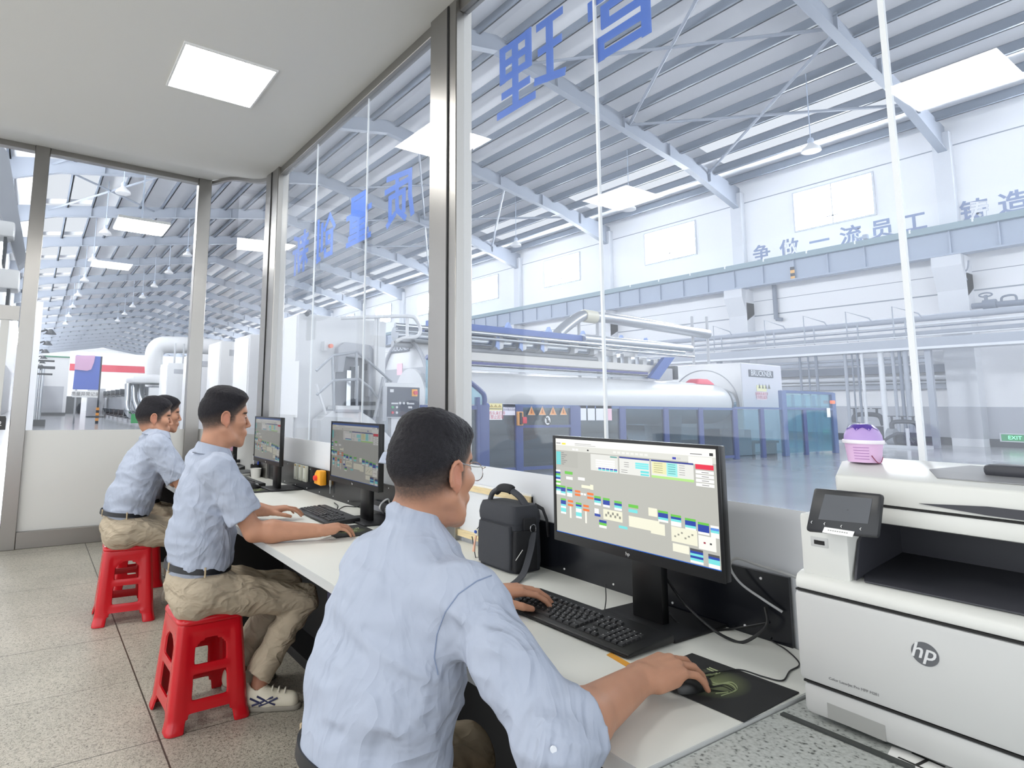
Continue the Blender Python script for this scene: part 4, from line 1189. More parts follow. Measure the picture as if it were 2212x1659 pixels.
# other shell walls
struct('wall_left', MB().box((HX0 - .3, 6.9, 0), (HX0, HY1, 14.4)), wallm, 'white long wall of the hall behind the glass door')
for k in range(1, nb):  # unseen glowing panes, added to brighten the far wall
    yc = BAY * k + 4.6
    o = struct('window_%d' % (50 + k), MB().box((HX0 + .03, yc - 1.75, 10.3), (HX0 + .05, yc + 1.75, 12.3)), win_e, 'added glowing pane, out of view, high in the left hall wall')
struct('wall_end', MB().box((HX0, HY1, 0), (HX1, HY1 + .3, 16.5)), wallm, 'white end wall of the hall, very far down the aisle')
p0, p1 = onY(150, 797, 105), onY(330, 797, 105)
struct('trim_red', MB().box((p0.x, 104.9, 6.1), (p1.x + 4, 105.0, 7.15)), mat('red_band', 'D0495A', rough=.6), 'red painted band on the far end partition')
struct('wall_partition', MB().box((p0.x, 105.0, 0), (p1.x + 12, 105.4, 9.0)), wallm, 'white partition carrying a red band at the end of the aisle')
struct('wall_aisle', MB().box((-.35, 30, 0), (.12, 100, 5.6)), wallm, 'white side wall left of the aisle beyond the back partition')

# ---- high-bay lamps
lampm = mat('bell_lamp_white', 'E4E5E7', rough=.4)
bell = None
spots = [(3.1, 32.4 + 8.7 * i) for i in range(8)] + [(9.5, 48.5 + 7.6 * i) for i in range(7)] + [(26.5, 20.5), (26.5, 29.5), (26.5, 11.5)]
for i, (x, y) in enumerate(spots):
    if bell is None:
        t = thing('bell_lamp', 'x', 'lamp', (x, y, 12.0), 0, 'white bell lamps hanging from the hall rafters')
        put('shade', MB().lathe([(.36, -.26), (.33, -.14), (.16, .02), (.10, .10), (.0, .10)], n=20).mesh('shade', lampm, smooth=True), t)
        put('lamp_head', MB().lathe([(0, .08), (.10, .08), (.12, .22), (.08, .32), (0, .34)], n=14).mesh('lamp_head', gir, smooth=True), t)
        put('hanger', MB().cyl((0, 0, .3), (0, 0, rz(3.1) + 1.0 - 12.0), .02, n=6).mesh('hanger', gir), t)
        bell = t
    else:
        t = dup(bell, (x, y, 12.0 + rz(x) - rz(3.1)))
    row = 'left row' if x < 5 else ('right row' if x < 15 else 'row above the drum machine')
    n_ = (i if x < 5 else (i - 8 if x < 15 else i - 15))
    t['label'] = 'white bell lamp, ' + ['nearest', 'second', 'third', 'fourth', 'fifth', 'sixth', 'seventh', 'eighth'][n_] + ' of the ' + row + (' down the hall' if x < 15 else '')

# lit panel added outside the back partition, in place of a lamp's reflection
t = thing('ceiling_lamp', 'added lit panel outside the back partition, standing in for a mirrored lamp', 'lamp', (.95, 7.6, 3.42))
put('frame', MB().box((-.28, -.28, 0), (.28, .28, .03)).mesh('frame', white_frame), t)
put('diffuser', MB().box((-.265, -.265, -.006), (.265, .265, 0)).mesh('diffuser', lamp_e), t)
put('rod', MB().cyl((0, 0, .03), (0, 0, 10.6), .01, n=6).mesh('rod', gir), t)

# ================================================================== drum machine
mwhite = mat('machine_white', 'D2D3D5', rough=.35); mgrey = mat('machine_grey', 'A9ABB1', rough=.4); mblue = mat('machine_blue', '3F5FA6', rough=.45)
mdark = mat('machine_dark', '2A3038', rough=.5); chrome = mat('chrome', 'C9CDD2', rough=.18, metal=1.0); malum = mat('machine_aluminium', 'B4B8BE', rough=.3, metal=.8)
beige = mat('machine_beige', 'D9D6D0', rough=.6); purple_m = mat('dark_purple_rail', '4A4C8A', rough=.45)
YD = 11.6
t = thing('drum_machine', 'long white drum machine with blue frame behind the guard fence', 'machine', (12, YD, 0))
O = Vector((12, YD, 0))


def mp(name, mb, m, par=None, root=None, **k):
    base = root if root is not None else t
    oo = base.location if par is None else Vector(base.location)
    return put(name, mb.mesh(name, m, origin=tuple(oo), **k), par or base)


yd = YD - .62
ztop = onY(1300, 817, yd + .3).z
zc_ = ztop - .62
prof_n = 40
xa = onY(930, 830, YD).x
mp('drum', MB().cyl((7.2, YD, zc_), (18.6, YD, zc_), .64, n=48), mwhite, smooth=True)
endp = MB()
rows = []
for i in range(8):
    a = math.pi / 2 * i / 7; rows.append([Vector((18.6 + .55 * math.sin(a), YD + .64 * (.55 + .45 * math.cos(a)) * math.cos(th), zc_ + .64 * (.55 + .45 * math.cos(a)) * math.sin(th))) for th in [2 * math.pi * j / 32 for j in range(33)]])
mp('drum_end', endp.grid(rows).add(rows[-1][:-1], [tuple(range(32))]), mwhite, smooth=True)
mp('drum_collar', MB().cyl((19.15, YD, zc_), (19.30, YD, zc_), .52, n=32), chrome, smooth=True)
mp('drum_support', MB().cyl((16.2, YD, 0), (16.2, YD, 1.2), .45, .55, n=24).cyl((10.0, YD, 0), (10.0, YD, 1.2), .4, .5, n=24), mgrey, smooth=True)
mp('bed', MB().box((7.0, YD - .5, 0), (19.2, YD + .9, .35)), mdark)
mp('dark_backing', MB().box((7.0, YD - .7, .3), (13.4, YD - .64, 1.30)), mat('backing_slate', '3A4148', rough=.5))  # added board, darkens the view through the left fence panes
for i in range(3):
    mp('dark_roller', MB().cyl((7.4, YD - .95, .25 + .32 * i), (13.2, YD - .95, .25 + .32 * i), .17, n=18), mat('roller_black', '30363C', rough=.5), smooth=True)


def beam(name, v0, v1, u0, u1, h0, h1, Y, m, dy=.2, par=None):
    """horizontal member whose upper edge passes (u0,v0)-(u1,v1) and lower edge h px below"""
    a = onY(u0, v0, Y); b2 = onY(u1, v1, Y); a2 = onY(u0, v0 + h0, Y); b3 = onY(u1, v1 + h1, Y)
    z1 = (a.z + b2.z) / 2; z0 = (a2.z + b3.z) / 2
    return mp(name, MB().box((a.x, Y, z0), (b2.x, Y + dy, z1)), m, par)


beam('top_beam', 692, 728, 930, 1300, 17, 13, YD - .3, mblue)
beam('top_beam', 728, 750, 1300, 1480, 8, 6, YD - .3, malum)
a = onY(960, 712, YD - .35)
mp('steam_pipe', MB().cyl((6.6, YD - .35, a.z), (16.9, YD - .35, a.z - .01), .05, n=12), chrome, smooth=True)
mp('steam_pipe', MB().cyl((6.6, YD - .35, a.z - .12), (17.4, YD - .35, a.z - .12), .035, n=12), malum, smooth=True)
a = onY(1480, 752, YD - .2)
mp('steam_pipe', MB().cyl((12.5, YD - .3, a.z - .03), (17.3, YD - .3, a.z - .03), .12, n=16), malum, smooth=True)
a = onY(1080, 742, YD)
mp('suction_pipe', MB().cyl((6.8, YD, a.z + .02), (13.2, YD, a.z + .02), .17, n=20), chrome, smooth=True)
mp('suction_pipe', MB().cyl((6.8, YD + .1, a.z - .20), (14.0, YD + .1, a.z - .20), .07, n=14), mgrey, smooth=True)
for i, u in enumerate((1008, 1078, 1128, 1174, 1240, 1282, 1322, 1370)):
    v = 735 + (u - 1008) * .062
    p = onY(u, v, YD - .25)
    r = mp('clamp', MB().prism([(p.x - .03, YD - .3, p.z - .19), (p.x + .10, YD - .3, p.z - .15), (p.x + .14, YD - .3, p.z + .05), (p.x + .04, YD - .3, p.z + .20), (p.x - .03, YD - .3, p.z + .20)], (0, .45, 0)), mwhite if i else mwhite, bevel=.02)
    if i < 4: mp('clamp_cover', MB().prism([(p.x - .16, YD - .32, p.z - .12), (p.x - .04, YD - .32, p.z - .20), (p.x - .04, YD - .32, p.z + .20), (p.x - .10, YD - .32, p.z + .2)], (0, .04, 0)), mat('clamp_blue', '8FA5D6', rough=.4), r)
beam('chute', 750, 798, 1000, 1430, 22, 10, YD - .15, beige, .5)
beam('edge_rail', 775, 808, 1000, 1400, 6, 4, YD - .25, purple_m, .1)
beam('edge_rail', 782, 814, 1000, 1400, 3, 2, YD - .28, mdark, .1)
beam('edge_rail', 786, 818, 1000, 1400, 7, 4, YD - .2, malum, .1)
rd = random.Random(3)
for i in range(9):
    u = 1290 + 16 * i; p = onY(u, 772 + i * 2.2, YD + .1)
    mp('nozzle_block', MB().box((p.x - .07, YD, p.z - .22), (p.x + .07 + .04 * rd.random(), YD + .3, p.z + .14 + .06 * rd.random())), malum if i % 2 else mwhite, bevel=.01)
P1, P2, P3, P4 = onY(1404, 816, YD - .35), onY(1436, 772, YD - .35), onY(1458, 772, YD - .35), onY(1424, 820, YD - .35)
mp('end_brace', MB().prism([P1, P4, P3, P2], (0, .12, 0)), mblue)
for u in (1100, 1188, 1262, 1345, 1398): 
    p = onY(u, 706 + (u - 1100) * .108, YD - .2)
    mp('lug', MB().prism([(p.x - .1, YD - .2, p.z - .05), (p.x + .12, YD - .2, p.z - .05), (p.x, YD - .2, p.z + .12)], (0, .1, 0)), mat('clamp_blue', '8FA5D6'))
# left end housing: arched end plate
XE = 7.3
yc_, rr = 12.0, 1.02
zt = 2.86
arch = [(XE, yc_ + rr * 1.12, 0)] + [(XE, yc_ + rr * math.cos(a) * (1.0 if a < math.pi / 2 else 1.0), 1.75 + (zt - 1.75) * math.sin(a)) for a in [math.pi * i / 24 for i in range(25)]] + [(XE, yc_ - rr * 1.12, 0)]
mp('end_housing', MB().prism(arch, (.55, 0, 0)), mwhite, bevel=.03)
rim = [(XE - .02, y * 1.0, z + .02) for x, y, z in arch[1:-1]]
mp('housing_rim', MB().tube(rim, .045, n=8), mgrey, smooth=True)
a0, a1 = onX(847, 757, XE), onX(885, 750, XE); a2 = onX(847, 763.5, XE)
np_ = mp('nameplate', MB().box((XE - .03, a1.y, a2.z + .01), (XE - .005, a0.y, a2.z + .17)), mat('plate_dark', '5E626C', rough=.4))
k_ = text_mesh('BRUCKNER', .165, mat('plate_letter', 'D9DCE2', rough=.4), name='lettering', bold=.002, spacing=1.0)
o = put('lettering', k_, np_); o.matrix_world = frame((XE - .034, (a0.y + a1.y) / 2, a2.z + .09), (0, -1, 0), (0, 0, 1))
p = onX(864, 790, XE)
mp('pink_notice', MB().box((XE - .012, p.y - .12, p.z - .22), (XE - .002, p.y + .12, p.z + .05)), mat('pink_paper', 'F3C6D2', rough=.6))
mp('grey_band', MB().box((XE - .008, yc_ - .97, 1.86), (XE - .001, yc_ + .97, 2.22)), mgrey)
for s_ in (-1, 1): mp('hub', MB().cyl((XE - .06, yc_ + s_ * .85, 1.95), (XE, yc_ + s_ * .85, 1.95), .13, n=20), malum, smooth=True)
# blue-framed tinted hood on the drum beside the housing
gl_t = mat_glass('tinted_guard_glass', (.62, .80, .86), .10, veil_col=(.55, .72, .82))
hood = [(yc_ - .98 * math.cos(a) * 1.0, 1.75 + 1.05 * math.sin(a)) for a in [math.pi * .06 + math.pi * .5 * i / 10 for i in range(11)]]
mp('hood_frame', MB().tube([(7.9, y, z) for y, z in hood], .05, n=8).tube([(8.35, y, z - .05) for y, z in hood], .04, n=8).tube([(7.9, *hood[0]), (8.35, hood[0][0], hood[0][1] - .05)], .04, n=8), mblue, smooth=True)
mp('hood_glass', MB().grid([[Vector((7.92, y, z)), Vector((8.33, y, z - .05))] for y, z in hood]), gl_t)
# white body under the housing, lower left
mp('plinth', MB().box((6.3, 11.2, 0), (7.3, 13.0, 1.55)), mwhite, bevel=.04)
# right end housing
XB, YBx = 19.5, 11.0
top = onX(1612, 782, XB).z
ye = onX(1430, 800, XB).y
mp('gear_housing', MB().box((XB, YBx, 0), (22.0, ye, top)), mwhite, bevel=.03)
mp('gear_housing_side', MB().box((XB + .03, YBx - .012, .05), (21.97, YBx - .001, top - .03)), mat('housing_lilac_grey', 'CFCFD8', rough=.5))
ca = onX(1520, 868, XB)
mp('housing_ring', MB().tube([(XB - .01, ca.y + 1.25 * math.cos(a), 1.45 + 1.25 * math.sin(a)) for a in [math.pi * i / 24 for i in range(25)]], .018, n=6), mgrey)
a0, a1, a2 = onY(1614, 798, YBx), onY(1668, 804, YBx), onY(1614, 813, YBx)
np_ = mp('nameplate', MB().box((a0.x + .05, YBx - .03, a2.z), (a1.x, YBx - .012, a0.z)), mat('plate_dark', '5E626C'))
k_ = text_mesh('BRUCKNER', .25, mat('plate_letter', 'D9DCE2'), name='lettering', bold=.004)
o = put('lettering', k_, np_); o.matrix_world = frame(((a0.x + a1.x) / 2 + .02, YBx - .034, (a0.z + a2.z) / 2), (1, 0, 0), (0, 0, 1))
for (u0, v0, u1, v1, c, nm) in ((1633, 832, 1655, 846, 'E9E6B8', 'warning_notice'), (1633, 846, 1655, 864, 'EFD9DF', 'red_text_notice')):
    a0, a1 = onY(u0, v0, YBx), onY(u1, v1, YBx)
    nn = mp(nm, MB().box((a0.x, YBx - .022, a1.z), (a1.x, YBx - .013, a0.z)), mat('notice_' + c, c, rough=.6))
    if nm == 'red_text_notice':
        k_ = text_mesh('当卷布头未打开\n行车禁止起吊', .115, mat('notice_red_ink', 'C0607A'), name='lettering'); o = put('lettering', k_, nn); o.matrix_world = frame(((a0.x + a1.x) / 2, YBx - .026, (a0.z + a1.z) / 2), (1, 0, 0), (0, 0, 1))
    else:
        bb = MB()
        for i in range(4): bb.add([(a0.x + .1 + .2 * i, YBx - .024, a1.z + .1), (a0.x + .24 + .2 * i, YBx - .024, a1.z + .1), (a0.x + .17 + .2 * i, YBx - .024, a1.z + .26)], [(0, 1, 2)])
        mp('pictograms', bb, mat('pict_grey', '7A7A70'), nn)
for i, (u, v0, v1) in enumerate(((1457, 790, 820), (1445, 796, 822))):
    a0, a1 = onY(u, v0, YD + .3), onY(u + 9, v1, YD + .3)
    mp('gear_cover', MB().box((a0.x, YD + .3, a1.z), (a1.x, YD + .8, a0.z)), mdark if i == 0 else mgrey, bevel=.02)
tb = thing('red_bundle', 'red cloth bundle lying on the white drum', 'bundle', (onY(1510, 828, YD).x, YD, zc_ + .60))
put('cloth', rbox(0, 0, .0, .17, 1.0, .55, .55, .6, 5).mesh('cloth', mat('red_cloth', 'E0546A', rough=.7), smooth=True), tb)

# big silver exhaust duct above the machine
td = thing('exhaust_duct', 'thick silver duct rising from the drum machine and bending to the right', 'duct', (14, 13, 4))
pts = bez([onY(1205, 722, 13), onY(1222, 706, 13), onY(1253, 684, 13), onY(1275, 683, 13.02), onY(1330, 690, 13), onY(1528, 722, 13)], 8)
mp('pipe', MB().tube(pts, .17, n=20), malum, root=td, smooth=True)
j = onY(1268, 683, 13)
mp('sleeve', MB().cyl((j.x - .15, 13, j.z + .0), (j.x + .35, 13, j.z - .005), .20, n=20), mat('sleeve_beige', 'CFCBB8', rough=.5), root=td, smooth=True)
for u in (1250, 1290, 1495, 1527):
    p = onY(u, 700, 13.1); mp('hanger', MB().cyl((p.x, 13.1, 1.9), (p.x, 13.1, p.z + .28), .05, n=8), mgrey, root=td)

# ================================================================== guard fence with tinted panes
YF = 9.7
tf = thing('guard_fence', 'blue guard fence with tinted panes in front of the drum machine', 'fence', (12, YF, 0))
fb = mat('fence_blue', '33457F', rough=.45); fb2 = mat('fence_blue_pale', '4F6796', rough=.45)
gl_d = mat_glass('fence_tinted_pane', (.40, .50, .56), .07, veil_col=(.34, .46, .52))
gl_l = mat_glass('fence_tinted_pane_pale', (.66, .84, .90), .14, veil_col=(.60, .78, .85))


def fpost(x, w=.09, z=1.40, dy=.08):
    return mp('post', MB().box((x - w, YF - dy / 2, 0), (x + w, YF + dy / 2, z)), fb, root=tf, bevel=.01)


xs = [onY(u, 900, YF).x for u in (1045, 1120, 1241, 1343, 1437, 1512, 1586)]
for i, x in enumerate(xs): fpost(x, [.12, .10, .16, .11, .10, .10, .11][i], 1.40 + .004 * x * 0)
for a, c in zip(xs[:-1], xs[1:]):
    mp('pane', MB().box((a + .1, YF - .006, .08), (c - .1, YF + .006, 1.36)), gl_d, root=tf)
mp('top_rail', MB().box((xs[0], YF - .03, 1.355), (xs[-1], YF + .03, 1.42)), fb2, root=tf)
mp('bottom_rail', MB().box((xs[0], YF - .02, .05), (xs[-1], YF + .02, .12)), fb, root=tf)
x7, x8 = onY(1650, 990, YF).x, onY(1742, 978, YF).x
for x in (x7, x8, onY(1700, 985, YF).x): fpost(x, .10, 1.44)
mp('top_rail', MB().box((xs[-1], YF - .03, 1.39), (x8 + 2, YF + .03, 1.45)), fb2, root=tf)
mp('pane', MB().box((xs[-1] + .1, YF - .006, .1), (x8 + 2, YF + .006, 1.38)), gl_l, root=tf)
mp('door_rail', MB().box((xs[1], YF - .035, .93), (xs[2], YF + .035, .985)), fb, root=tf)
# sloping blue side guard at the left end of the fence
P_ = [onY(930, 770, YF), onY(1001, 815, YF), onY(1040, 855, YF)]
xl = xs[0]
sg = [(xl, YF - .02, 1.40), (xl, YF - .02, 1.56), (xl - .10, YF - .02, 1.68), (P_[1].x - .1, YF - .02, 1.98), (P_[1].x - .9, YF - .02, 2.3)]
mp('guard_frame', MB().tube(bez(sg, 4), .05, n=8), fb, root=tf, smooth=True)
mp('guard_pane', MB().prism([(sg[-1][0], YF - .01, 1.40)] + [(x, YF - .01, z) for x, y, z in sg], (0, .012, 0)), gl_l, root=tf)
mp('guard_post', MB().box((xl - .20, YF - .05, 0), (xl - .13, YF + .05, 1.55)).box((xl - 1.6, YF - .04, 1.30), (xl - .12, YF + .04, 1.38)), fb, root=tf)
mp('guard_pane', MB().box((xl - 1.6, YF - .006, .1), (xl - .2, YF + .006, 1.30)), gl_d, root=tf)
lk = mp('lock', MB().box((xs[1] - .10, YF - .09, .98), (xs[1] + .06, YF - .04, 1.27)), mat('lock_orange', 'E3A45F', rough=.5), root=tf, bevel=.01)
mp('lock_handle', MB().box((xs[1] + .0, YF - .14, 1.02), (xs[1] + .12, YF - .08, 1.16)), mat('lock_red', 'D23B4B', rough=.4), lk, root=tf, bevel=.02)
mp('lock_bolt', MB().box((xs[1] - .05, YF - .12, 1.0), (xs[1], YF - .085, 1.25)), mdark, lk, root=tf)
t = tf


def notice(name, label, u0, v0, u1, v1, c, cat, group=None, Y=YF, dy=-.03):
    a0, a1 = onY(u0, v0, Y + dy), onY(u1, v1, Y + dy)
    o = thing(name, label, cat, ((a0.x + a1.x) / 2, Y + dy, (a0.z + a1.z) / 2), 0, group)
    w, h = (a1.x - a0.x) / 2, (a0.z - a1.z) / 2
    put('sheet', MB().box((-w, 0, -h), (w, .004, h)).mesh('sheet', mat('notice_' + c, c, rough=.6)), o)
    return o, w, h


o, w, h = notice('safety_sign', 'white safety sign with a yellow band and red characters on the fence', 1048, 871, 1085, 907, 'F0ECEC', 'sign')
put('band', MB().box((-w, -.004, h * .15), (w, 0, h)).mesh('band', mat('sign_yellow', 'EBDF9C')), o)
for i, l in enumerate(('当卷布头未打开', '行车禁止起吊')):
    k_ = text_mesh(l, .088, mat('sign_red', 'C23A58'), name='lettering'); q_ = put('lettering', k_, o); q_.matrix_local = frame((0, -.003, -h * (.22 + .48 * i)), (1, 0, 0), (0, 0, 1))
b = MB().cyl((-w * .75, -.006, h * .65), (-w * .75, -.004, h * .65), .06, n=16)
put('blue_pictogram', b.mesh('blue_pictogram', mat('sign_blue', '2E58B4')), o)
for i in range(3):
    x = -w * .28 + i * w * .48
    put('pictogram', MB().add([(x - .06, -.006, h * .5), (x + .06, -.006, h * .5), (x, -.006, h * .88)], [(0, 1, 2)]).mesh('pictogram', mat('sign_ochre', 'B9A25C')), o)
    put('caption', MB().box((x - .06, -.006, h * .30), (x + .06, -.004, h * .38)).mesh('caption', mat('sign_black', '222222')), o)
o, w, h = notice('paper_notice', 'plain white notice with two lines of text beside the safety sign', 1087, 872, 1113, 897, 'E3E2EE', 'notice')
for i, l in enumerate(('非工作人员', '请勿靠近设备')):
    k_ = text_mesh(l, .055, mat('ink_violet', '6A6A88'), name='lettering'); q_ = put('lettering', k_, o); q_.matrix_local = frame((0, -.003, h * (.45 - .5 * i)), (1, 0, 0), (0, 0, 1))
for i, (u, l) in enumerate(((1148, 'leftmost of the row, next to the lock'), (1171.5, 'second from the lock'), (1194.5, 'third from the lock'), (1217, 'last of the row, farthest from the lock'))):
    a0 = onY(u, 888, YF - .03)
    o = thing('warning_triangle', 'orange warning triangle on the fence door, ' + l, 'sign', a0, 0, 'orange warning triangles on the fence door')
    put('triangle', MB().prism([(-.10, 0, -.08), (.10, 0, -.08), (0, 0, .10)], (0, .004, 0)).mesh('triangle', mat('triangle_orange', 'E59A52')), o)
    put('rim', MB().tube([(-.10, -.002, -.08), (.10, -.002, -.08), (0, -.002, .10)], .010, n=4, closed=True).mesh('rim', mat('triangle_rim', 'F0D8C0')), o)
    put('mark', MB().prism([(-.018, -.002, -.05), (.022, -.002, -.05), (.008, -.002, .04), (-.012, -.002, .03)], (0, .002, 0)).mesh('mark', mat('triangle_mark', 'A05A20')), o)
a0 = onY(1183, 908, YF - .04)
o = thing('no_touch_sign', 'round black and white prohibition sign with a hand on the fence door', 'sign', a0)
put('disc', MB().cyl((0, 0, 0), (0, .004, 0), .105, n=32).mesh('disc', mat('sign_white', 'EDEDED')), o)
put('ring', MB().tube([(.095 * math.cos(a), -.003, .105 * math.sin(a)) for a in [2 * math.pi * i / 28 for i in range(28)]], .010, n=6, closed=True).mesh('ring', mat('sign_black', '222222')), o)
put('hand', MB().box((-.035, -.004, -.06), (.035, 0, .0)).box((-.035, -.004, 0), (-.02, 0, .055)).box((-.014, -.004, 0), (0, 0, .07)).box((.006, -.004, 0), (.02, 0, .06)).box((.035, -.004, -.03), (.055, 0, .0)).mesh('hand', mat('sign_black', '222222')), o)
put('slash', MB().tube([(-.07, -.006, .07), (.07, -.006, -.07)], .010, n=6).mesh('slash', mat('sign_black', '222222')), o)
for i, (u0, u1, c, l) in enumerate(((1250, 1267, 'E2E4EC', 'pale paper sheet on the fence, leftmost of four'), (1269, 1285.5, 'E2E4EC', 'pale paper sheet on the fence, second of four'), (1287, 1304, 'E2E4EC', 'pale paper sheet on the fence, third of four, left of the seam'), (1306, 1322, 'EBC3D2', 'pink paper sheet on the fence'))):
    notice('paper_sheet', l, u0, 876, u1, 908, c, 'paper', 'paper sheets hung on the guard fence')

# glass booth at the right end of the fence
tb = thing('glass_booth', 'tall blue-framed glass booth right of the drum machine', 'booth', (21, YF, 0))
X1_, X2_ = onY(1690, 860, YF).x, onY(1797, 860, YF).x
t = tb
for x in (X1_, X2_): mp('post', MB().box((x - .13, YF - .06, 0), (x + .13, YF + .06, 1.97)), fb2, root=tb, bevel=.02)
mp('post', MB().box((X2_ - .13, YF + 1.9, 0), (X2_ + .13, YF + 2.0, 1.97)), fb2, root=tb)
mp('head_rail', MB().box((X1_, YF - .05, 1.90), (X2_, YF + .05, 1.98)), fb2, root=tb); mp('mid_rail', MB().box((X1_, YF - .05, 1.40), (X2_, YF + .05, 1.46)), fb2, root=tb)
mp('pane', MB().box((X1_ + .1, YF - .006, .08), (X2_ - .1, YF + .006, 1.9)), gl_l, root=tb)
mp('rear_pane', MB().box((X1_ + .1, YF + 1.95, .08), (X2_ - .1, YF + 1.96, 1.9)), gl_l, root=tb)
mp('side_pane', MB().box((X2_ - .006, YF, .08), (X2_ + .006, YF + 1.95, 1.9)), gl_l, root=tb)
for u in (1715, 1738, 1760): 
    x = onY(u, 860, YF + 1.9).x; mp('glazing_bar', MB().box((x - .05, YF + 1.90, 0), (x + .05, YF + 1.98, 1.95)), fb2, root=tb)
a0 = onY(1798, 869, YF - .1); mp('beacon', MB().box((a0.x - .1, YF - .14, a0.z - .05), (a0.x + .12, YF - .06, a0.z + .06)), mat('beacon_orange', 'E8724A', emit='E8724A', estr=.3), root=tb, bevel=.02)
a0 = onY(1792, 892, YF - .1); mp('notice_sheet', MB().box((a0.x - .12, YF - .08, a0.z - .14), (a0.x + .10, YF - .07, a0.z + .16)), mat('paper_white', 'F0F0EE'), root=tb)
tb2 = thing('storage_box', 'dark storage box behind the right part of the fence', 'box', (18.3, 10.6, 0))
put('case', MB().box((-1.2, -.3, 0), (.35, .4, .78)).mesh('case', mat('box_slate', '4F5E70', rough=.6), bevel=.02), tb2)
put('bench', MB().box((.45, -.3, .35), (1.9, .1, .42)).box((.5, -.25, 0), (.6, .05, .35)).box((1.75, -.25, 0), (1.85, .05, .35)).mesh('bench', mdark), tb2)

# ================================================================== white feed machine, steps and control panel on the left
tm = thing('feed_machine', 'white box-shaped machine with arched opening left of the drum housing', 'machine', (4.3, 9.3, 0))
t = tm
xk = onX(655, 672, 3.6); 
mp('body', MB().box((3.6, 9.25, 0), (5.25, 11.2, 2.84)), mwhite, root=tm, bevel=.03)
mp('side_cover', MB().box((3.585, 9.3, .02), (3.60, 11.1, 2.80)), mat('cover_lit_white', 'EFEFEF', rough=.3), root=tm)  # whiter sheet: the brighter light on this side is painted
a0, a1 = onX(618, 760, 3.58), onX(642, 900, 3.58)
mp('data_sheet', MB().box((3.578, min(a0.y, a1.y), 1.15), (3.584, max(a0.y, a1.y), 2.05)), mat('paper_white', 'F0F0EE'), root=tm)
# opening: flat sheet, shade of the recess painted grey; arched hood
a0, a1 = onY(727, 742, 9.24), onY(803, 880, 9.24)
mp('opening', MB().box((a0.x, 9.235, 1.35), (a1.x - .05, 9.25, a0.z - .12)), mat('recess_shade_grey', '7A7C82', rough=.6), root=tm)
hx = [(a0.x - .03, 1.9), (a0.x - .03, a0.z - .08), (a0.x + .08, a0.z + .02), (a1.x - .12, a0.z - .0), (a1.x, a0.z - .12), (a1.x, 1.55), (a1.x - .14, 1.50), (a1.x - .14, a0.z - .24), (a0.x + .12, a0.z - .22), (a0.x + .08, 1.9)]
mp('hood', MB().prism([(x, 9.10, z) for x, z in hx], (0, .15, 0)), mgrey, root=tm, bevel=.02)
for i, (u, v0, v1, m_) in enumerate(((757, 792, 868, mdark), (765, 790, 862, mwhite), (786, 786, 800, mdark), (748, 800, 880, chrome))):
    q0, q1 = onY(u, v0, 9.2), onY(u + 7, v1, 9.2); mp('lever', MB().box((q0.x, 9.17, q1.z), (q1.x, 9.22, q0.z)), m_, root=tm)
mp('lower_slot', MB().box((4.45, 9.235, 1.36), (5.05, 9.25, 1.42)).box((4.75, 9.235, 1.15), (5.05, 9.25, 1.28)), mdark, root=tm)
q0 = onY(706, 751, 9.2)
mp('signal_lamp', MB().box((q0.x - .08, 9.12, q0.z - .06), (q0.x - .01, 9.25, q0.z + .10)), mwhite, root=tm, bevel=.01)
mp('stop_button', MB().lathe([(0, 0), (.055, 0), (.05, .05), (0, .06)], n=16), mat('stop_orange', 'EE7A55', rough=.4), root=tm) if False else put('stop_button', MB().cyl((q0.x + .02 - 4.3, 9.12 - 9.3, q0.z + .02), (q0.x + .02 - 4.3, 9.06 - 9.3, q0.z + .02), .035, n=16).mesh('stop_button', mat('stop_orange', 'EE7A55', rough=.4)), tm)
q0, q1 = onY(735, 687, 9.0), onY(888, 684, 9.0)
rl = bez([q0, onY(800, 685, 9.0), onY(880, 683, 9.0), onY(898, 690, 9.0), onY(908, 712, 9.0), onY(900, 727, 9.0), onY(870, 731, 9.0), onY(855, 738, 9.0)], 6)
mp('overhead_rail', MB().tube(rl, .033, n=10), mwhite, root=tm, smooth=True)
for u, v0, v1 in ((812, 688, 795), (818, 688, 795), (880, 684, 728)):
    q0, q1 = onY(u, v0, 9.02), onY(u, v1, 9.02); mp('rail_post', MB().cyl(q0, (q0.x, 9.02, q1.z), .028, n=8), mwhite, root=tm)
q0 = onY(668, 680, 9.15); mp('camera_lamp', MB().cyl((q0.x - .06, 9.1, q0.z), (q0.x + .02, 9.2, q0.z + .06), .04, n=12), mdark, root=tm)
# steps with handrails
ts = thing('steps', 'white metal steps with tubular handrails before the feed machine', 'steps', (4.35, 8.9, 0))
t = ts
tube_m = mat('handrail_silver', '9EA2A8', rough=.35, metal=.4)
YS = 8.9
g = lambda u, v, Y=YS: onY(u, v, Y)
mp('handrail', MB().tube([g(683, 801), g(719, 768), g(772, 760), g(846, 824)], .024, n=8), tube_m, root=ts)
mp('handrail', MB().tube([g(684, 853), g(719, 822), g(776, 819), g(800, 838), g(829, 876)], .024, n=8), tube_m, root=ts)
mp('upright', MB().tube([g(718, 770), g(722, 905)], .024, n=8), tube_m, root=ts)
mp('upright', MB().tube([g(770, 762), g(771, 905)], .024, n=8), tube_m, root=ts)
mp('brace', MB().tube([g(683, 830), g(704, 895)], .022, n=8), mwhite, root=ts)
mp('brace', MB().tube([g(828, 815), g(815, 880), g(806, 915)], .03, n=8), mgrey, root=ts)
q0, q1 = g(724, 876), g(770, 905)
mp('step_box', MB().box((q0.x, YS - .1, 0), (q1.x, YS + .3, q0.z)), mwhite, root=ts, bevel=.015)
mp('tread', MB().box((q0.x - .02, YS - .14, q0.z - .10), (q1.x + .02, YS + .3, q0.z - .06)), mgrey, root=ts)
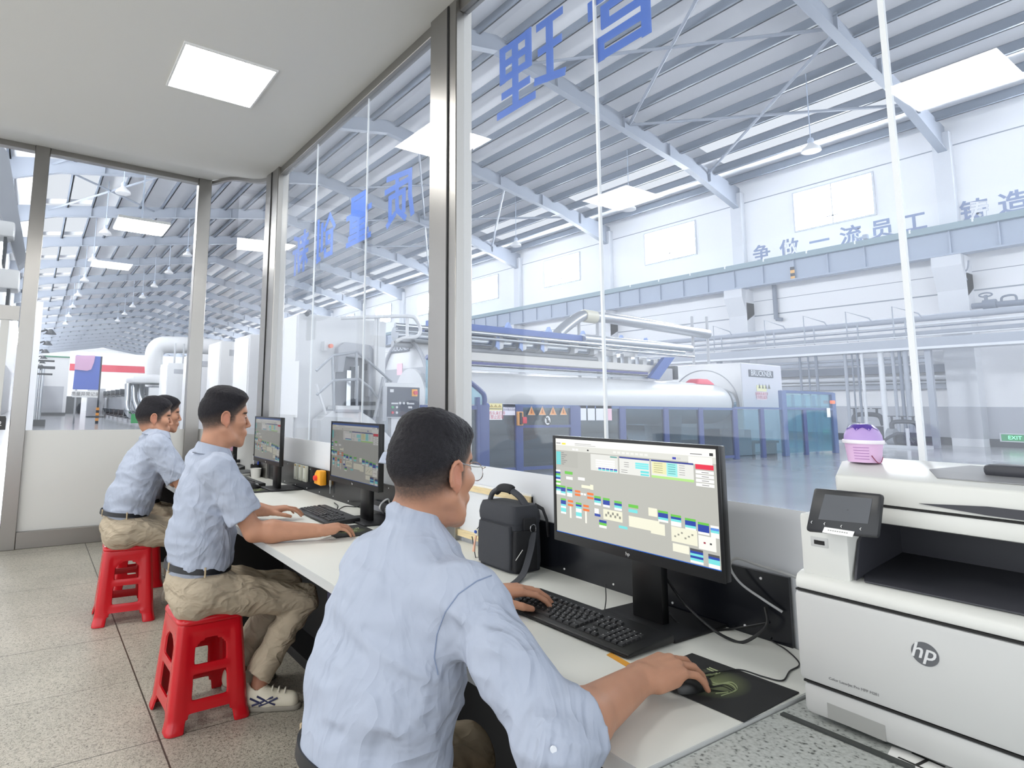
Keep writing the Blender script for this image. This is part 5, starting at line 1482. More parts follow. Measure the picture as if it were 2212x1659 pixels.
poly = [g(688, 955), g(690, 907), g(716, 887), g(724, 890), g(724, 960)]
mp('side_cover', MB().prism([(p.x, YS - .05, p.z) for p in poly], (0, .35, 0)), mwhite, root=ts, bevel=.01)
poly = [g(772, 886), g(802, 905), g(850, 955), g(850, 985), g(772, 975)]
mp('side_cover', MB().prism([(p.x, YS - .05, p.z) for p in poly], (0, .35, 0)), mwhite, root=ts, bevel=.01)
# control panel on a stand
tc_ = thing('control_panel', 'dark control panel with coloured push buttons on a white stand', 'control panel', (6.0, 9.0, 0))
t = tc_
YC = 8.8
q = [onY(*p, YC) for p in ((831, 826), (908, 832), (908, 903), (834, 903))]
mp('case', MB().box((q[0].x, YC, q[3].z), (q[1].x, YC + .18, q[0].z)), mwhite, root=tc_, bevel=.02)
x0, x1, z0, z1 = q[0].x + .05, q[1].x - .02, q[3].z + .02, q[0].z - .07
mp('face', MB().box((x0, YC - .01, z0), (x1, YC + .01, z1)), mat('panel_slate', '4A4E5A', rough=.5), root=tc_)
mp('edge', MB().box((q[0].x - .04, YC - .03, q[3].z - .05), (q[0].x + .03, YC + .02, q[0].z - .06)), mgrey, root=tc_, bevel=.01)
mp('stand', MB().box(((x0 + x1) / 2 - .2, YC + .05, 0), ((x0 + x1) / 2 + .2, YC + .17, q[3].z)), mwhite, root=tc_)
es = mp('emergency_plate', MB().box((x1 - .16, YC - .02, z1 - .15), (x1 - .05, YC - .008, z1 - .03)), mat('orange_yellow', 'F2A72C'), root=tc_)
mp('emergency_button', MB().cyl((x1 - .10, YC - .06, z1 - .09), (x1 - .10, YC - .02, z1 - .09), .035, n=16), mat('lock_red', 'D23B4B'), es, root=tc_)
for i in range(3): mp('button', MB().cyl((x0 + .24 + .075 * i, YC - .03, z1 - .27), (x0 + .24 + .075 * i, YC - .008, z1 - .27), .022, n=12), mwhite, root=tc_)
for i, c in enumerate((('36A060', 'green_button'), ('D23B4B', 'red_button'))):
    mp(c[1], MB().cyl((x0 + .10, YC - .03, z0 + .16 - .09 * i), (x0 + .10, YC - .008, z0 + .16 - .09 * i), .022, n=12), mat('btn_' + c[0], c[0], rough=.4), root=tc_)
for xx, zz in ((.18, .16), (.18, .07), (.42, .16), (.46, .16)): mp('button', MB().cyl((x0 + xx, YC - .03, z0 + zz), (x0 + xx, YC - .008, z0 + zz), .02, n=12), mwhite, root=tc_)
for xx in (.08, .40): mp('label_strip', MB().box((x0 + xx, YC - .013, z0 + .21), (x0 + xx + .13, YC - .008, z0 + .235)), mwhite, root=tc_)
mp('label_strip', MB().box((x0 + .05, YC - .013, z1 - .09), (x0 + .12, YC - .008, z1 - .04)), mwhite, root=tc_)

# tall white cabinets behind the curved glass
first = None
for i, (x, y, w, h_, l) in enumerate(((3.62, 11.9, .55, 2.75, 'tall white cabinet just left of the corner post'), (3.75, 14.6, .6, 2.85, 'tall white cabinet with a small vent plate, second behind the corner post'), (3.8, 17.6, .7, 2.75, 'tall white cabinet, third behind the corner post'), (3.8, 21.5, .7, 2.7, 'tall white cabinet, farthest of the row'))):
    tt_ = thing('tall_cabinet', l, 'cabinet', (x, y, 0), 0, 'tall white cabinets behind the curved pane')
    put('body', MB().box((0, 0, .04), (1.0, w * 2, h_)).mesh('body', mwhite, bevel=.02), tt_)
    put('door', MB().box((-.015, .05, .1), (0, w * 2 - .05, h_ - .08)).mesh('door', mat('cover_lit_white', 'EFEFEF'), bevel=.005), tt_)  # door side painted whiter, as the light falls on it
    put('handle', MB().box((-.03, .12, 1.2), (-.015, .16, 1.45)).mesh('handle', mgrey), tt_)
    put('vent', MB().box((.2, -.012, h_ - .35), (.65, 0, h_ - .2)).mesh('vent', mgrey), tt_)
    put('plinth', MB().box((.03, .03, 0), (.97, w * 2 - .03, .04)).mesh('plinth', mdark), tt_)

# ================================================================== pipe rack, pumps and small things along the far wall
tr = thing('pipe_rack', 'long grey pipe rack with hoops and drop pipes before the far wall', 'pipe rack', (30, 12, 0))
t = tr
pg = mat('pipe_grey', 'A3A9B5', rough=.4); pl = mat('pipe_pale', 'DDE0E5', rough=.4); pd = mat('pipe_slate', '7F8796', rough=.5)
XP = 30.0
zz = lambda v: onX(1904, v, XP).z
ya, yb = 2.0, 27.0
for v, r, m_, X in ((696, .13, pg, XP), (710, .05, pl, XP - .2), (727, .11, pg, XP + .1), (716, .03, pd, XP - .3), (733, .03, pl, XP - .3)):
    mp('pipe', MB().cyl((X, ya, zz(v)), (X, yb, zz(v)), r, n=14), m_, root=tr, smooth=True)
mp('beam', MB().box((XP - .3, ya, zz(756)), (XP + .3, yb, zz(738))), pg, root=tr)
mp('beam_flange', MB().box((XP - .4, ya, zz(761)), (XP + .4, yb, zz(756))), pl, root=tr)
for u, v in ((1658, 693), (1742, 684), (1833, 675), (1933, 664), (1548, 705)):
    a0 = onX(u, v, XP); mp('hoop', MB().tube([(XP - .3, a0.y, zz(736)), (XP - .3, a0.y, a0.z), (XP - .3, a0.y - .85, a0.z - .38), (XP - .3, a0.y - .95, a0.z - .55)], .028, n=6).tube([(XP - .3, a0.y - .4, zz(736)), (XP - .3, a0.y - .4, zz(697))], .028, n=6), pg, root=tr)
for i, (u, r, m_) in enumerate(((1727, .05, pd), (1745, .035, pd), (1762, .06, pd), (1825, .065, pg), (1840, .03, pd), (1852, .045, pd), (1861, .06, pl), (1902, .10, pl), (1928, .06, pg), (1943, .06, pd), (1955, .09, pg))):
    a0 = onX(u, 770, XP - .1); z_ = .9 if 3 <= i else 0
    mp('drop_pipe', MB().cyl((XP - .1, a0.y, 0 if i in (7,) else (.5 if i >= 3 else 0)), (XP - .1, a0.y, zz(757)), r, n=12), m_, root=tr, smooth=True)
mp('cross_pipe', MB().cyl((XP, 16.0, zz(775)), (XP, 9.5, zz(775)), .05, n=8).cyl((XP, 16.0, zz(783)), (XP, 9.5, zz(783)), .09, n=8), pg, root=tr)
for y in (4.0, 9.4, 18.0, 25.0): mp('support', MB().box((XP - .1, y - .1, 0), (XP + .1, y + .1, zz(757))).box((XP, y - .1, zz(750)), (WX - 1.2, y + .1, zz(742))), pg, root=tr)
# wall pipes
t2 = thing('wall_pipes', 'white twin pipes running along the far wall at man height', 'pipes', (WX - .2, 13, 3))
for v, r in ((820, .11), (829, .06)):
    a0 = onX(1850, v, WX - .25); mp('pipe', MB().cyl((WX - .25, 9.0, a0.z), (WX - .25, 19.0, a0.z), r, n=12), pl, root=t2, smooth=True)
mp('tray', MB().box((WX - .35, 9.6, onX(1850, 842, WX).z), (WX, 19, onX(1850, 833, WX).z)), pg, root=t2)
mp('tray', MB().box((WX - .3, 9.6, onX(1850, 810, WX).z), (WX, 19, onX(1850, 795, WX).z)), pg, root=t2)
# pumps
pump_m = mat('pump_dark', '4A4E58', rough=.5); pump_l = mat('pump_light', 'A8ACB4', rough=.35, metal=.5)


def pump(u, v, label, s=1.0, seed=1):
    p = onZ(u, v, 0)
    o = thing('pump', label, 'pump', p, 0, 'pump sets under the pipe rack')
    put('base', MB().box((-.7 * s, -1.0 * s, 0), (.7 * s, .9 * s, .12)).mesh('base', pl), o)
    put('motor', MB().cyl((0, .1 * s, .45 * s), (0, -.8 * s, .45 * s), .30 * s, n=18).mesh('motor', pump_m, smooth=True), o)
    put('casing', MB().cyl((-.05, .15 * s, .5 * s), (-.05, .45 * s, .5 * s), .42 * s, n=20).mesh('casing', pump_l, smooth=True), o)
    put('manifold', MB().tube(bez([(0, .3 * s, .8 * s), (0, .3 * s, 1.15 * s), (0, .0, 1.25 * s), (0, -.6 * s, 1.2 * s), (0, -.75 * s, .8 * s)], 5), .10 * s, n=10).mesh('manifold', pump_m, smooth=True), o)
    for k in range(3):
        y = .3 * s - .42 * s * k
        put('valve', MB().cyl((0, y, 1.2 * s), (0, y, 1.48 * s), .05 * s, n=8).cyl((0, y, 1.48 * s), (0, y, 1.52 * s), .16 * s, n=14).mesh('valve', pump_m), o)
    put('hose', MB().tube(bez([(-.3 * s, .6 * s, .2), (-.5 * s, .3 * s, .5 * s), (-.4 * s, -.2 * s, .7 * s), (-.5 * s, -.7 * s, .3 * s)], 6), .07 * s, n=8).mesh('hose', pump_m, smooth=True), o)
    put('drain_pipe', MB().cyl((-.5 * s, -.45 * s, .1), (-.5 * s, -.45 * s, .95 * s), .06, n=8).mesh('drain_pipe', pl), o)
    return o


pump(1868, 958, 'taller dark pump set with valves under the pipe rack', 1.0)
pump(1948, 968, 'smaller grey pump set behind the seam of the glass', .8)
# valve on the wall and cable
a0 = onX(2138, 655, WX - .9)
o = thing('pipe_valve', 'grey hand-wheel valve on the pipe beside the right pillar', 'valve', a0)
put('pipe', MB().cyl((0, .55, -.05), (0, -1.0, -.10), .12, n=12).mesh('pipe', pd, smooth=True), o)
put('body', MB().cyl((0, .2, -.05), (0, -.2, -.05), .2, n=12).cyl((0, .1, -.05), (0, .1, .35), .06, n=8).mesh('body', pd, smooth=True), o)
put('wheel', MB().tube([(.0, .1 + .2 * math.cos(a), .36 + .08 * math.sin(a)) for a in [2 * math.pi * i / 18 for i in range(18)]], .03, n=6, closed=True).mesh('wheel', pd, smooth=True), o)
put('bypass', MB().tube(bez([(0, -.35, -.05), (0, -.4, .2), (0, -.75, .22), (0, -.8, -.05)], 5), .04, n=6).mesh('bypass', pd), o)
a0 = onX(2060, 608, WX - .4)
o = tag(ob('wall_cable', MB().tube(bez([onX(2092, 563, WX - 1.0), onX(2090, 580, WX - .8), onX(2082, 592, WX - .76), onX(2087, 606, WX - .76), onX(2058, 610, WX - .78)], 6), .03, n=6), pg, smooth=True), 'dark cable drooping down the right pillar from the crane girder', 'cable')
def exit_sign(p, s, label, mirror=False):
    o = thing('exit_sign', label, 'sign', p, 0, 'green exit signs low on the hall walls')
    put('housing', MB().box((-.03, -.45 * s, -.17 * s), (.0, .45 * s, .17 * s)).mesh('housing', pl), o)
    put('lit_face', MB().box((-.035, -.40 * s, -.13 * s), (-.03, .40 * s, .13 * s)).mesh('lit_face', mat('exit_dark', '26503C', emit='1E7A4A', estr=.5)), o)
    k_ = text_mesh('EXIT', .20 * s, mat_emit('exit_green', '7CF0A8', 1.2), name='lettering'); q_ = put('lettering', k_, o); q_.matrix_local = frame((-.038, 0, 0), (0, -1, 0), (0, 0, 1))
exit_sign(onX(2193, 946, WX - .04), 1.0, 'green exit sign low on the far wall near the right edge of view')
exit_sign(onX(1783, 932, WX - .04), .8, 'green exit sign seen through the tinted booth')

# downpipes on the wall
for u, v0, v1, l in ((1672, 615, 690, 'violet-grey downpipe on the wall right of the second pillar'), (1576, 640, 725, 'thin downpipe on the wall left of the second pillar')):
    a0, a1 = onX(u, v0, WX - .15), onX(u, v1, WX - .15)
    tag(ob('downpipe', MB().cyl(a0, (a0.x, a0.y, a1.z), .11 if u > 1600 else .06, n=10).cyl((a0.x, a0.y, a1.z), (a0.x, a0.y - .3, a1.z - .05), .1 if u > 1600 else .05, n=10), pd, smooth=True), l, 'pipe')

# ================================================================== down the aisle, seen through the back partition
tn = thing('stenter_machine', 'long silver machine with rows of small motors and a white duct along the aisle', 'machine', (7.5, 45, 0))
t = tn
mp('body', MB().box((5.9, 38, .35), (10.5, 66, 2.35)), malum, root=tn)
mp('plinth', MB().box((5.8, 38, 0), (10.5, 66, .35)), mgrey, root=tn)
for r_ in (0, 1):
    for i in range(8):
        yy = 40.5 + 3.0 * i; z_ = 2.15 if r_ == 0 else .62
        mp('motor', MB().cyl((5.5, yy, z_), (5.95, yy, z_), .22, n=12).box((5.55, yy - .5, z_ - .34), (5.9, yy + .5, z_ - .24)), mdark, root=tn)
a0 = onY(285, 808, 37); a1 = onY(440, 832, 37)
mp('hood', MB().box((a0.x, 36.5, a1.z), (a1.x + 2, 39.5, a0.z)), mwhite, root=tn, bevel=.15)
pts = bez([onY(333, 812, 44), onY(333, 765, 44), onY(345, 747, 44), onY(375, 745, 44), onY(420, 747, 44), onY(480, 752, 44)], 6)
mp('duct', MB().tube(pts, .58, n=18), mwhite, root=tn, smooth=True)
mp('duct_leg', MB().box((onY(320, 800, 44).x, 43.6, 2.3), (onY(345, 800, 44).x, 44.8, 4.6)), mwhite, root=tn, bevel=.1)
for u in (395, 376): p = onY(u, 790, 42); mp('frame_post', MB().cyl((p.x, 42, 2.3), (p.x, 42, 5.3), .06, n=8), mgrey, root=tn)
for v in (790, 800): 
    p = onY(350, v, 42); mp('rail', MB().cyl((p.x, 42, p.z), (p.x + 6, 42, p.z), .07, n=8), malum, root=tn)
for i in range(3):
    p = onY(272 + 14 * i, 850, 39); mp('hose', MB().tube(bez([(p.x, 38.2, 2.4), (p.x, 37.9, 1.6), (p.x + .2 * i, 37.6, .9), (p.x + .5, 37.9, .4)], 5), .2, n=10), chrome, root=tn, smooth=True)
p = onY(308, 905, 36.4)
mp('green_guard', MB().box((p.x - .6, 36.2, .25), (p.x + 1.6, 36.4, .75)), mat('guard_green', '2E8B4E', rough=.5), root=tn)
mp('white_panel', MB().box((p.x + .2, 36.1, .75), (p.x + 4.0, 36.4, 2.2)), mwhite, root=tn)
# low white machinery left of corner post
tl = thing('winder_frame', 'low white winding frame with rails behind the seated man\'s head', 'machine', (6.5, 22, 0))
t = tl
for z_, m_ in ((.35, mdark), (.62, mgrey), (.95, mdark), (1.3, malum), (1.75, mgrey), (2.2, mwhite)):
    mp('rail', MB().box((3.9, 22, z_), (8.5, 22.15, z_ + .10)), m_, root=tl)
for x in (4.0, 5.2, 6.6): mp('post', MB().box((x - .08, 22.0, 0), (x + .08, 22.2, 2.6)), mwhite, root=tl)
mp('panel', MB().box((4.3, 22.1, 1.35), (7.5, 22.14, 2.1)), mwhite, root=tl)
mp('small_screen', MB().box((4.55, 21.95, 1.55), (4.95, 22.0, 2.0)), mdark, root=tl)
# blue board with pink cloth
YB2 = 44.0
tbn = thing('blue_board', 'big blue board on a striped post with a white sign strip below', 'board', (onY(190, 800, YB2).x, YB2, 0))
t = tbn
q = [onY(*p, YB2) for p in ((165, 767), (219, 770), (213, 842), (157, 841))]
mp('panel', MB().prism(q, (0, .1, 0)), mat('board_blue', '4560B4', rough=.6), root=tbn)
q2 = [onY(*p, YB2) for p in ((157, 844), (213, 845), (212, 859), (156, 858))]
ss = mp('sign_strip', MB().prism(q2, (0, .1, 0)), mat('strip_white', 'E8E8E8', rough=.5), root=tbn)
k_ = text_mesh('质量异常记录', .27, mat('strip_ink', '555555'), name='lettering'); o = put('lettering', k_, ss); c_ = (q2[0] + q2[2]) / 2; o.matrix_world = frame((c_.x, YB2 - .02, c_.z), (1, 0, 0), (0, 0, 1))
px0 = q[1].x + .02
mp('post', MB().box((px0 - .05, YB2, 1.0), (px0 + .05, YB2 + .1, q[1].z)), mdark, root=tbn)
for i in range(6): mp('post_stripe', MB().box((px0 - .09, YB2 - .02, .17 * i), (px0 + .09, YB2 + .14, .17 * (i + 1))), mat('hazard_orange', 'E89A3C') if i % 2 else mdark, root=tbn)
mp('post', MB().box((q[0].x + .1, YB2 + .02, 0), (q[0].x + .2, YB2 + .1, q[0].z - .2)), mgrey, root=tbn)
tp = thing('pink_cloth', 'pink cloth hung over the left corner of the blue board', 'cloth', onY(180, 785, YB2 - .1))
q = [onY(*p, YB2 - .06) for p in ((163, 768), (206, 768), (203, 783), (197, 798), (188, 801), (161, 798))]
mp('sheet', MB().prism(q, (0, .03, 0)), mat('cloth_pink', 'C9A0C0', rough=.8), root=tp)
# white cabinets and pipes at the left of the aisle
tk = thing('aisle_cabinet', 'large white booth with a green top edge at the left of the aisle', 'booth', (1.8, 70, 0))
t = tk
a0, a1 = onY(97, 768, 70), onY(151, 770, 70)
mp('body', MB().box((a0.x, 70, .3), (a1.x, 72, a0.z - .12)), mwhite, root=tk)
mp('top_edge', MB().box((a0.x, 69.9, a0.z - .12), (a1.x, 72, a0.z)), mat('edge_green', '2E7A5C'), root=tk)
mp('lower_panel', MB().box((a0.x, 69.95, .3), (a1.x - .3, 70, 2.9)), mgrey, root=tk)
mp('foot', MB().box((a0.x, 69.9, 0), (a1.x, 72, .3)), mdark, root=tk)
tq = thing('riser_pipes', 'pair of chrome riser pipes beside the aisle wall', 'pipes', (.3, 40, 0))
t = tq
for u in (79, 89): p = onY(u, 840, 40); mp('pipe', MB().cyl((p.x, 40, 0), (p.x, 40, 3.3), .10, n=12), chrome, root=tq, smooth=True)
mp('bracket', MB().box((.05, 39.9, 3.2), (1.0, 40.1, 3.35)).box((.05, 39.9, 2.85), (.9, 40.1, 2.95)).box((.02, 39.9, 3.6), (.95, 40.05, 3.7)), mdark, root=tq)
mp('foot', MB().box((.0, 39.8, 0), (.75, 40.2, .35)), mdark, root=tq)
# cloth-covered crate and small machines on the aisle
for i, (x, y, w, h_, c, l) in enumerate(((5.0, 62, 1.4, 2.6, 'machine_grey', 'grey control cabinet on the aisle beyond the blue board'), (3.9, 80, 2.0, 2.0, 'machine_dark', 'dark rack of parts far down the aisle'))):
    o = thing('aisle_rack', l, 'cabinet', (x, y, 0)); put('body', MB().box((-w / 2, 0, .1), (w / 2, 1, h_)).mesh('body', MATS[c], bevel=.03), o); put('foot', MB().box((-w / 2, .02, 0), (w / 2, .98, .1)).mesh('foot', mdark), o)
# brackets along the aisle wall
first = None
for i in range(7):
    y = 36 + 7 * i
    o = thing('wall_bracket', 'small dark lamp bracket on the aisle wall, ' + ['nearest', 'second', 'third', 'fourth', 'fifth', 'sixth', 'farthest'][i], 'bracket', (.12, y, 4.9), 0, 'dark lamp brackets along the aisle wall')
    put('arm', MB().tube([(0, 0, 0), (.25, 0, .1), (.45, 0, -.05)], .05, n=6).mesh('arm', mdark), o)
    put('cone', MB().cyl((.45, 0, -.1), (.45, 0, .15), .28, .08, n=12).mesh('cone', mdark), o)
# seen through the glass door
o = thing('air_duct', 'grey sloping duct outside the glass door', 'duct', (-.6, 9, 3))
t = o
mp('duct_body', MB().prism([onY(-10, 300, 9.3), onY(18, 330, 9.3), onY(58, 560, 9.3), onY(40, 575, 9.3), onY(5, 470, 9.3), onY(-20, 420, 9.3)], (0, .4, 0)), mat('duct_grey', '8E929A', rough=.5), root=o)
for u0, v0, u1, v1, l in ((-30, 470, 30, 512, 'upper white unit box outside the glass door'), (-30, 575, 40, 625, 'lower white unit box outside the glass door')):
    a0, a1 = onY(u0, v0, 9.0), onY(u1, v1, 9.0)
    o = thing('unit_box', l, 'box', ((a0.x + a1.x) / 2, 9.0, a1.z), 0, 'white unit boxes outside the glass door')
    w = (a1.x - a0.x) / 2
    put('case', MB().box((-w, 0, 0), (w, .4, a0.z - a1.z)).mesh('case', mwhite, bevel=.03), o)
    put('bracket', MB().box((w * .3, .05, -.35), (w * .5, .35, 0)).mesh('bracket', mdark), o)
# ================================================================== people: smooth-blended volumes turned into one skin
def smin(a, b, k):
    if k <= 0: return np.minimum(a, b)
    h = np.maximum(k - np.abs(a - b), 0) / k
    return np.minimum(a, b) - h * h * k * .25


_rng = np.random.RandomState(11)
_lat = _rng.rand(32, 32, 32).astype(np.float32)


def vnoise(p):
    i = np.floor(p).astype(int); f = p - i; f = f * f * (3 - 2 * f)
    r = 0
    for dx in (0, 1):
        for dy in (0, 1):
            for dz in (0, 1):
                w = (f[:, 0] if dx else 1 - f[:, 0]) * (f[:, 1] if dy else 1 - f[:, 1]) * (f[:, 2] if dz else 1 - f[:, 2])
                r = r + w * _lat[(i[:, 0] + dx) & 31, (i[:, 1] + dy) & 31, (i[:, 2] + dz) & 31]
    return r


class Fld:
    def __init__(s, lo, hi, h):
        s.lo = np.array(lo, float); s.h = h
        s.n = np.ceil((np.array(hi, float) - s.lo) / h).astype(int) + 1
        s.D = np.full(s.n, 9.0, np.float32)

    def blk(s, lo, hi):
        a = np.maximum(np.floor((np.array(lo) - s.lo) / s.h).astype(int), 0); b = np.minimum(np.ceil((np.array(hi) - s.lo) / s.h).astype(int) + 1, s.n)
        if (b <= a).any(): return None
        ax = [(s.lo[i] + s.h * np.arange(a[i], b[i])).astype(np.float32) for i in range(3)]
        return (slice(a[0], b[0]), slice(a[1], b[1]), slice(a[2], b[2])), ax[0][:, None, None], ax[1][None, :, None], ax[2][None, None, :]

    def put_(s, sl, d, k, cut=False):
        s.D[sl] = -smin(-s.D[sl], d, k) if cut else smin(s.D[sl], d, k)

    def cone(s, a, b, ra, rb=None, k=.01, cut=False):
        rb = ra if rb is None else rb
        a = np.array(a, float); b = np.array(b, float); m = max(ra, rb) + k + 2.5 * s.h
        q = s.blk(np.minimum(a, b) - m, np.maximum(a, b) + m)
        if q is None: return s
        sl, X, Y, Z = q; ab = b - a; L2 = max((ab * ab).sum(), 1e-12)
        t = np.clip(((X - a[0]) * ab[0] + (Y - a[1]) * ab[1] + (Z - a[2]) * ab[2]) / L2, 0, 1)
        d = np.sqrt((X - a[0] - t * ab[0]) ** 2 + (Y - a[1] - t * ab[1]) ** 2 + (Z - a[2] - t * ab[2]) ** 2) - (ra + (rb - ra) * t)
        s.put_(sl, d, k, cut); return s

    def path(s, pts, rs, k=.006, cut=False):
        for (a, b, ra, rb) in zip(pts[:-1], pts[1:], rs[:-1], rs[1:]): s.cone(a, b, ra, rb, k, cut)
        return s

    def ell(s, c, r, R=None, k=.01, cut=False):
        c = np.array(c, float); r = np.array(r, float); m = r.max() + k + 2.5 * s.h
        q = s.blk(c - m, c + m)
        if q is None: return s
        sl, X, Y, Z = q
        X = X - c[0]; Y = Y - c[1]; Z = Z - c[2]
        if R is not None:
            R = np.array(R); X, Y, Z = (R[0, 0] * X + R[1, 0] * Y + R[2, 0] * Z), (R[0, 1] * X + R[1, 1] * Y + R[2, 1] * Z), (R[0, 2] * X + R[1, 2] * Y + R[2, 2] * Z)
        k0 = np.sqrt((X / r[0]) ** 2 + (Y / r[1]) ** 2 + (Z / r[2]) ** 2); k1 = np.sqrt((X / r[0] ** 2) ** 2 + (Y / r[1] ** 2) ** 2 + (Z / r[2] ** 2) ** 2)
        s.put_(sl, k0 * (k0 - 1) / np.maximum(k1, 1e-6), k, cut); return s

    def warp(s, fn, band=.02):
        """add fn(points) to the distance close to the surface"""
        idx = np.nonzero(np.abs(s.D) < band)
        p = np.stack([s.lo[i] + s.h * idx[i] for i in range(3)], 1)
        s.D[idx] += fn(p).astype(np.float32); return s

    def cutplane(s, p, n, k=.002):
        """remove what lies on the +n side"""
        X = (s.lo[0] + s.h * np.arange(s.n[0]))[:, None, None]; Y = (s.lo[1] + s.h * np.arange(s.n[1]))[None, :, None]; Z = (s.lo[2] + s.h * np.arange(s.n[2]))[None, None, :]
        d = ((X - p[0]) * n[0] + (Y - p[1]) * n[1] + (Z - p[2]) * n[2]).astype(np.float32)
        s.D = -smin(-s.D, -d, k); return s

    def mesh(s, name, m, col=None, smooth=1):
        D = s.D; S = D < 0
        c = np.zeros(np.array(S.shape) - 1, np.int8)
        for dx in (0, 1):
            for dy in (0, 1):
                for dz in (0, 1):
                    c += S[dx:S.shape[0] - 1 + dx, dy:S.shape[1] - 1 + dy, dz:S.shape[2] - 1 + dz]
        act = np.nonzero((c > 0) & (c < 8)); na = len(act[0])
        ids = np.full(c.shape, -1, np.int32); ids[act] = np.arange(na)
        acc = np.zeros((na, 3)); cnt = np.zeros(na)
        for ax in range(3):
            o1, o2 = [i for i in range(3) if i != ax]
            for u in (0, 1):
                for v in (0, 1):
                    e0 = [act[0].copy(), act[1].copy(), act[2].copy()]; e0[o1] = e0[o1] + u; e0[o2] = e0[o2] + v
                    e1 = [x for x in e0]; e1[ax] = e1[ax] + 1
                    d0 = D[tuple(e0)]; d1 = D[tuple(e1)]; mk = (d0 < 0) != (d1 < 0)
                    t = np.where(mk, d0 / np.where(mk, d0 - d1, 1), 0)
                    off = np.zeros((na, 3)); off[:, ax] = t; off[:, o1] = u; off[:, o2] = v
                    acc += off * mk[:, None]; cnt += mk
        V = s.lo + s.h * (np.stack(act, 1) + acc / cnt[:, None])
        faces = []
        for ax in range(3):
            o1, o2 = (ax + 1) % 3, (ax + 2) % 3
            a = [slice(None)] * 3; b = [slice(None)] * 3; a[ax] = slice(0, -1); b[ax] = slice(1, None)
            e = np.array(np.nonzero(S[tuple(a)] != S[tuple(b)]))
            ok = (e[o1] > 0) & (e[o2] > 0) & (e[o1] < S.shape[o1] - 1) & (e[o2] < S.shape[o2] - 1); e = e[:, ok]
            q = []
            for u, v in ((-1, -1), (0, -1), (0, 0), (-1, 0)):
                g = e.copy(); g[o1] += u; g[o2] += v; q.append(ids[tuple(g)])
            q = np.stack(q, 1); fl = S[tuple(e)]
            q[~fl] = q[~fl][:, ::-1]
            faces.append(q)
        Fq = np.concatenate(faces); Fq = Fq[(Fq >= 0).all(1)]
        for _ in range(smooth):
            A = np.zeros_like(V); n = np.zeros(len(V))
            for i, j in ((0, 1), (1, 2), (2, 3), (3, 0)):
                np.add.at(A, Fq[:, i], V[Fq[:, j]]); np.add.at(A, Fq[:, j], V[Fq[:, i]]); np.add.at(n, Fq[:, i], 1); np.add.at(n, Fq[:, j], 1)
            V = V * .5 + .5 * A / np.maximum(n, 1)[:, None]
        me = bpy.data.meshes.new(name)
        me.vertices.add(len(V)); me.vertices.foreach_set('co', V.astype(np.float32).ravel())
        me.loops.add(Fq.size); me.loops.foreach_set('vertex_index', Fq.astype(np.int32).ravel())
        me.polygons.add(len(Fq)); me.polygons.foreach_set('loop_start', np.arange(0, Fq.size, 4, dtype=np.int32)); me.polygons.foreach_set('loop_total', np.full(len(Fq), 4, np.int32))
        me.polygons.foreach_set('use_smooth', np.ones(len(Fq), bool))
        me.update(calc_edges=True)
        if col is not None:
            at = me.color_attributes.new('Col', 'FLOAT_COLOR', 'POINT'); cc = np.ones((len(V), 4), np.float32); cc[:, :3] = col(V); at.data.foreach_set('color', cc.ravel())
        me.materials.append(m)
        return me


def sstep(a, b, x):
    t = np.clip((x - a) / (b - a), 0, 1); return t * t * (3 - 2 * t)


def skin_mat(name):
    m = bpy.data.materials.new(name); m.use_nodes = True; N, L = nt_of(m); b = N['Principled BSDF']
    a = N.new('ShaderNodeAttribute'); a.attribute_name = 'Col'; L.new(a.outputs['Color'], b.inputs['Base Color'])
    b.inputs['Roughness'].default_value = .48; b.inputs['Specular IOR Level'].default_value = .35
    b.inputs['Subsurface Weight'].default_value = .12; b.inputs['Subsurface Radius'].default_value = (.012, .005, .003); b.inputs['Subsurface Scale'].default_value = .6
    n2 = N.new('ShaderNodeTexNoise'); n2.inputs['Scale'].default_value = 260; tc = N.new('ShaderNodeTexCoord'); L.new(tc.outputs['Object'], n2.inputs['Vector'])
    bp = N.new('ShaderNodeBump'); bp.inputs['Strength'].default_value = .08; bp.inputs['Distance'].default_value = .004; L.new(n2.outputs['Fac'], bp.inputs['Height']); L.new(bp.outputs['Normal'], b.inputs['Normal'])
    return m


def hair_mat(name):
    m = bpy.data.materials.new(name); m.use_nodes = True; N, L = nt_of(m); b = N['Principled BSDF']
    a = N.new('ShaderNodeAttribute'); a.attribute_name = 'Col'; L.new(a.outputs['Color'], b.inputs['Base Color'])
    b.inputs['Roughness'].default_value = .6; b.inputs['Specular IOR Level'].default_value = .25
    n2 = N.new('ShaderNodeTexNoise'); n2.inputs['Scale'].default_value = 420; n2.inputs['Detail'].default_value = 2; tc = N.new('ShaderNodeTexCoord'); L.new(tc.outputs['Object'], n2.inputs['Vector'])
    bp = N.new('ShaderNodeBump'); bp.inputs['Strength'].default_value = .7; bp.inputs['Distance'].default_value = .006; L.new(n2.outputs['Fac'], bp.inputs['Height']); L.new(bp.outputs['Normal'], b.inputs['Normal'])
    return m


SK = skin_mat('skin'); HR = hair_mat('black_hair')


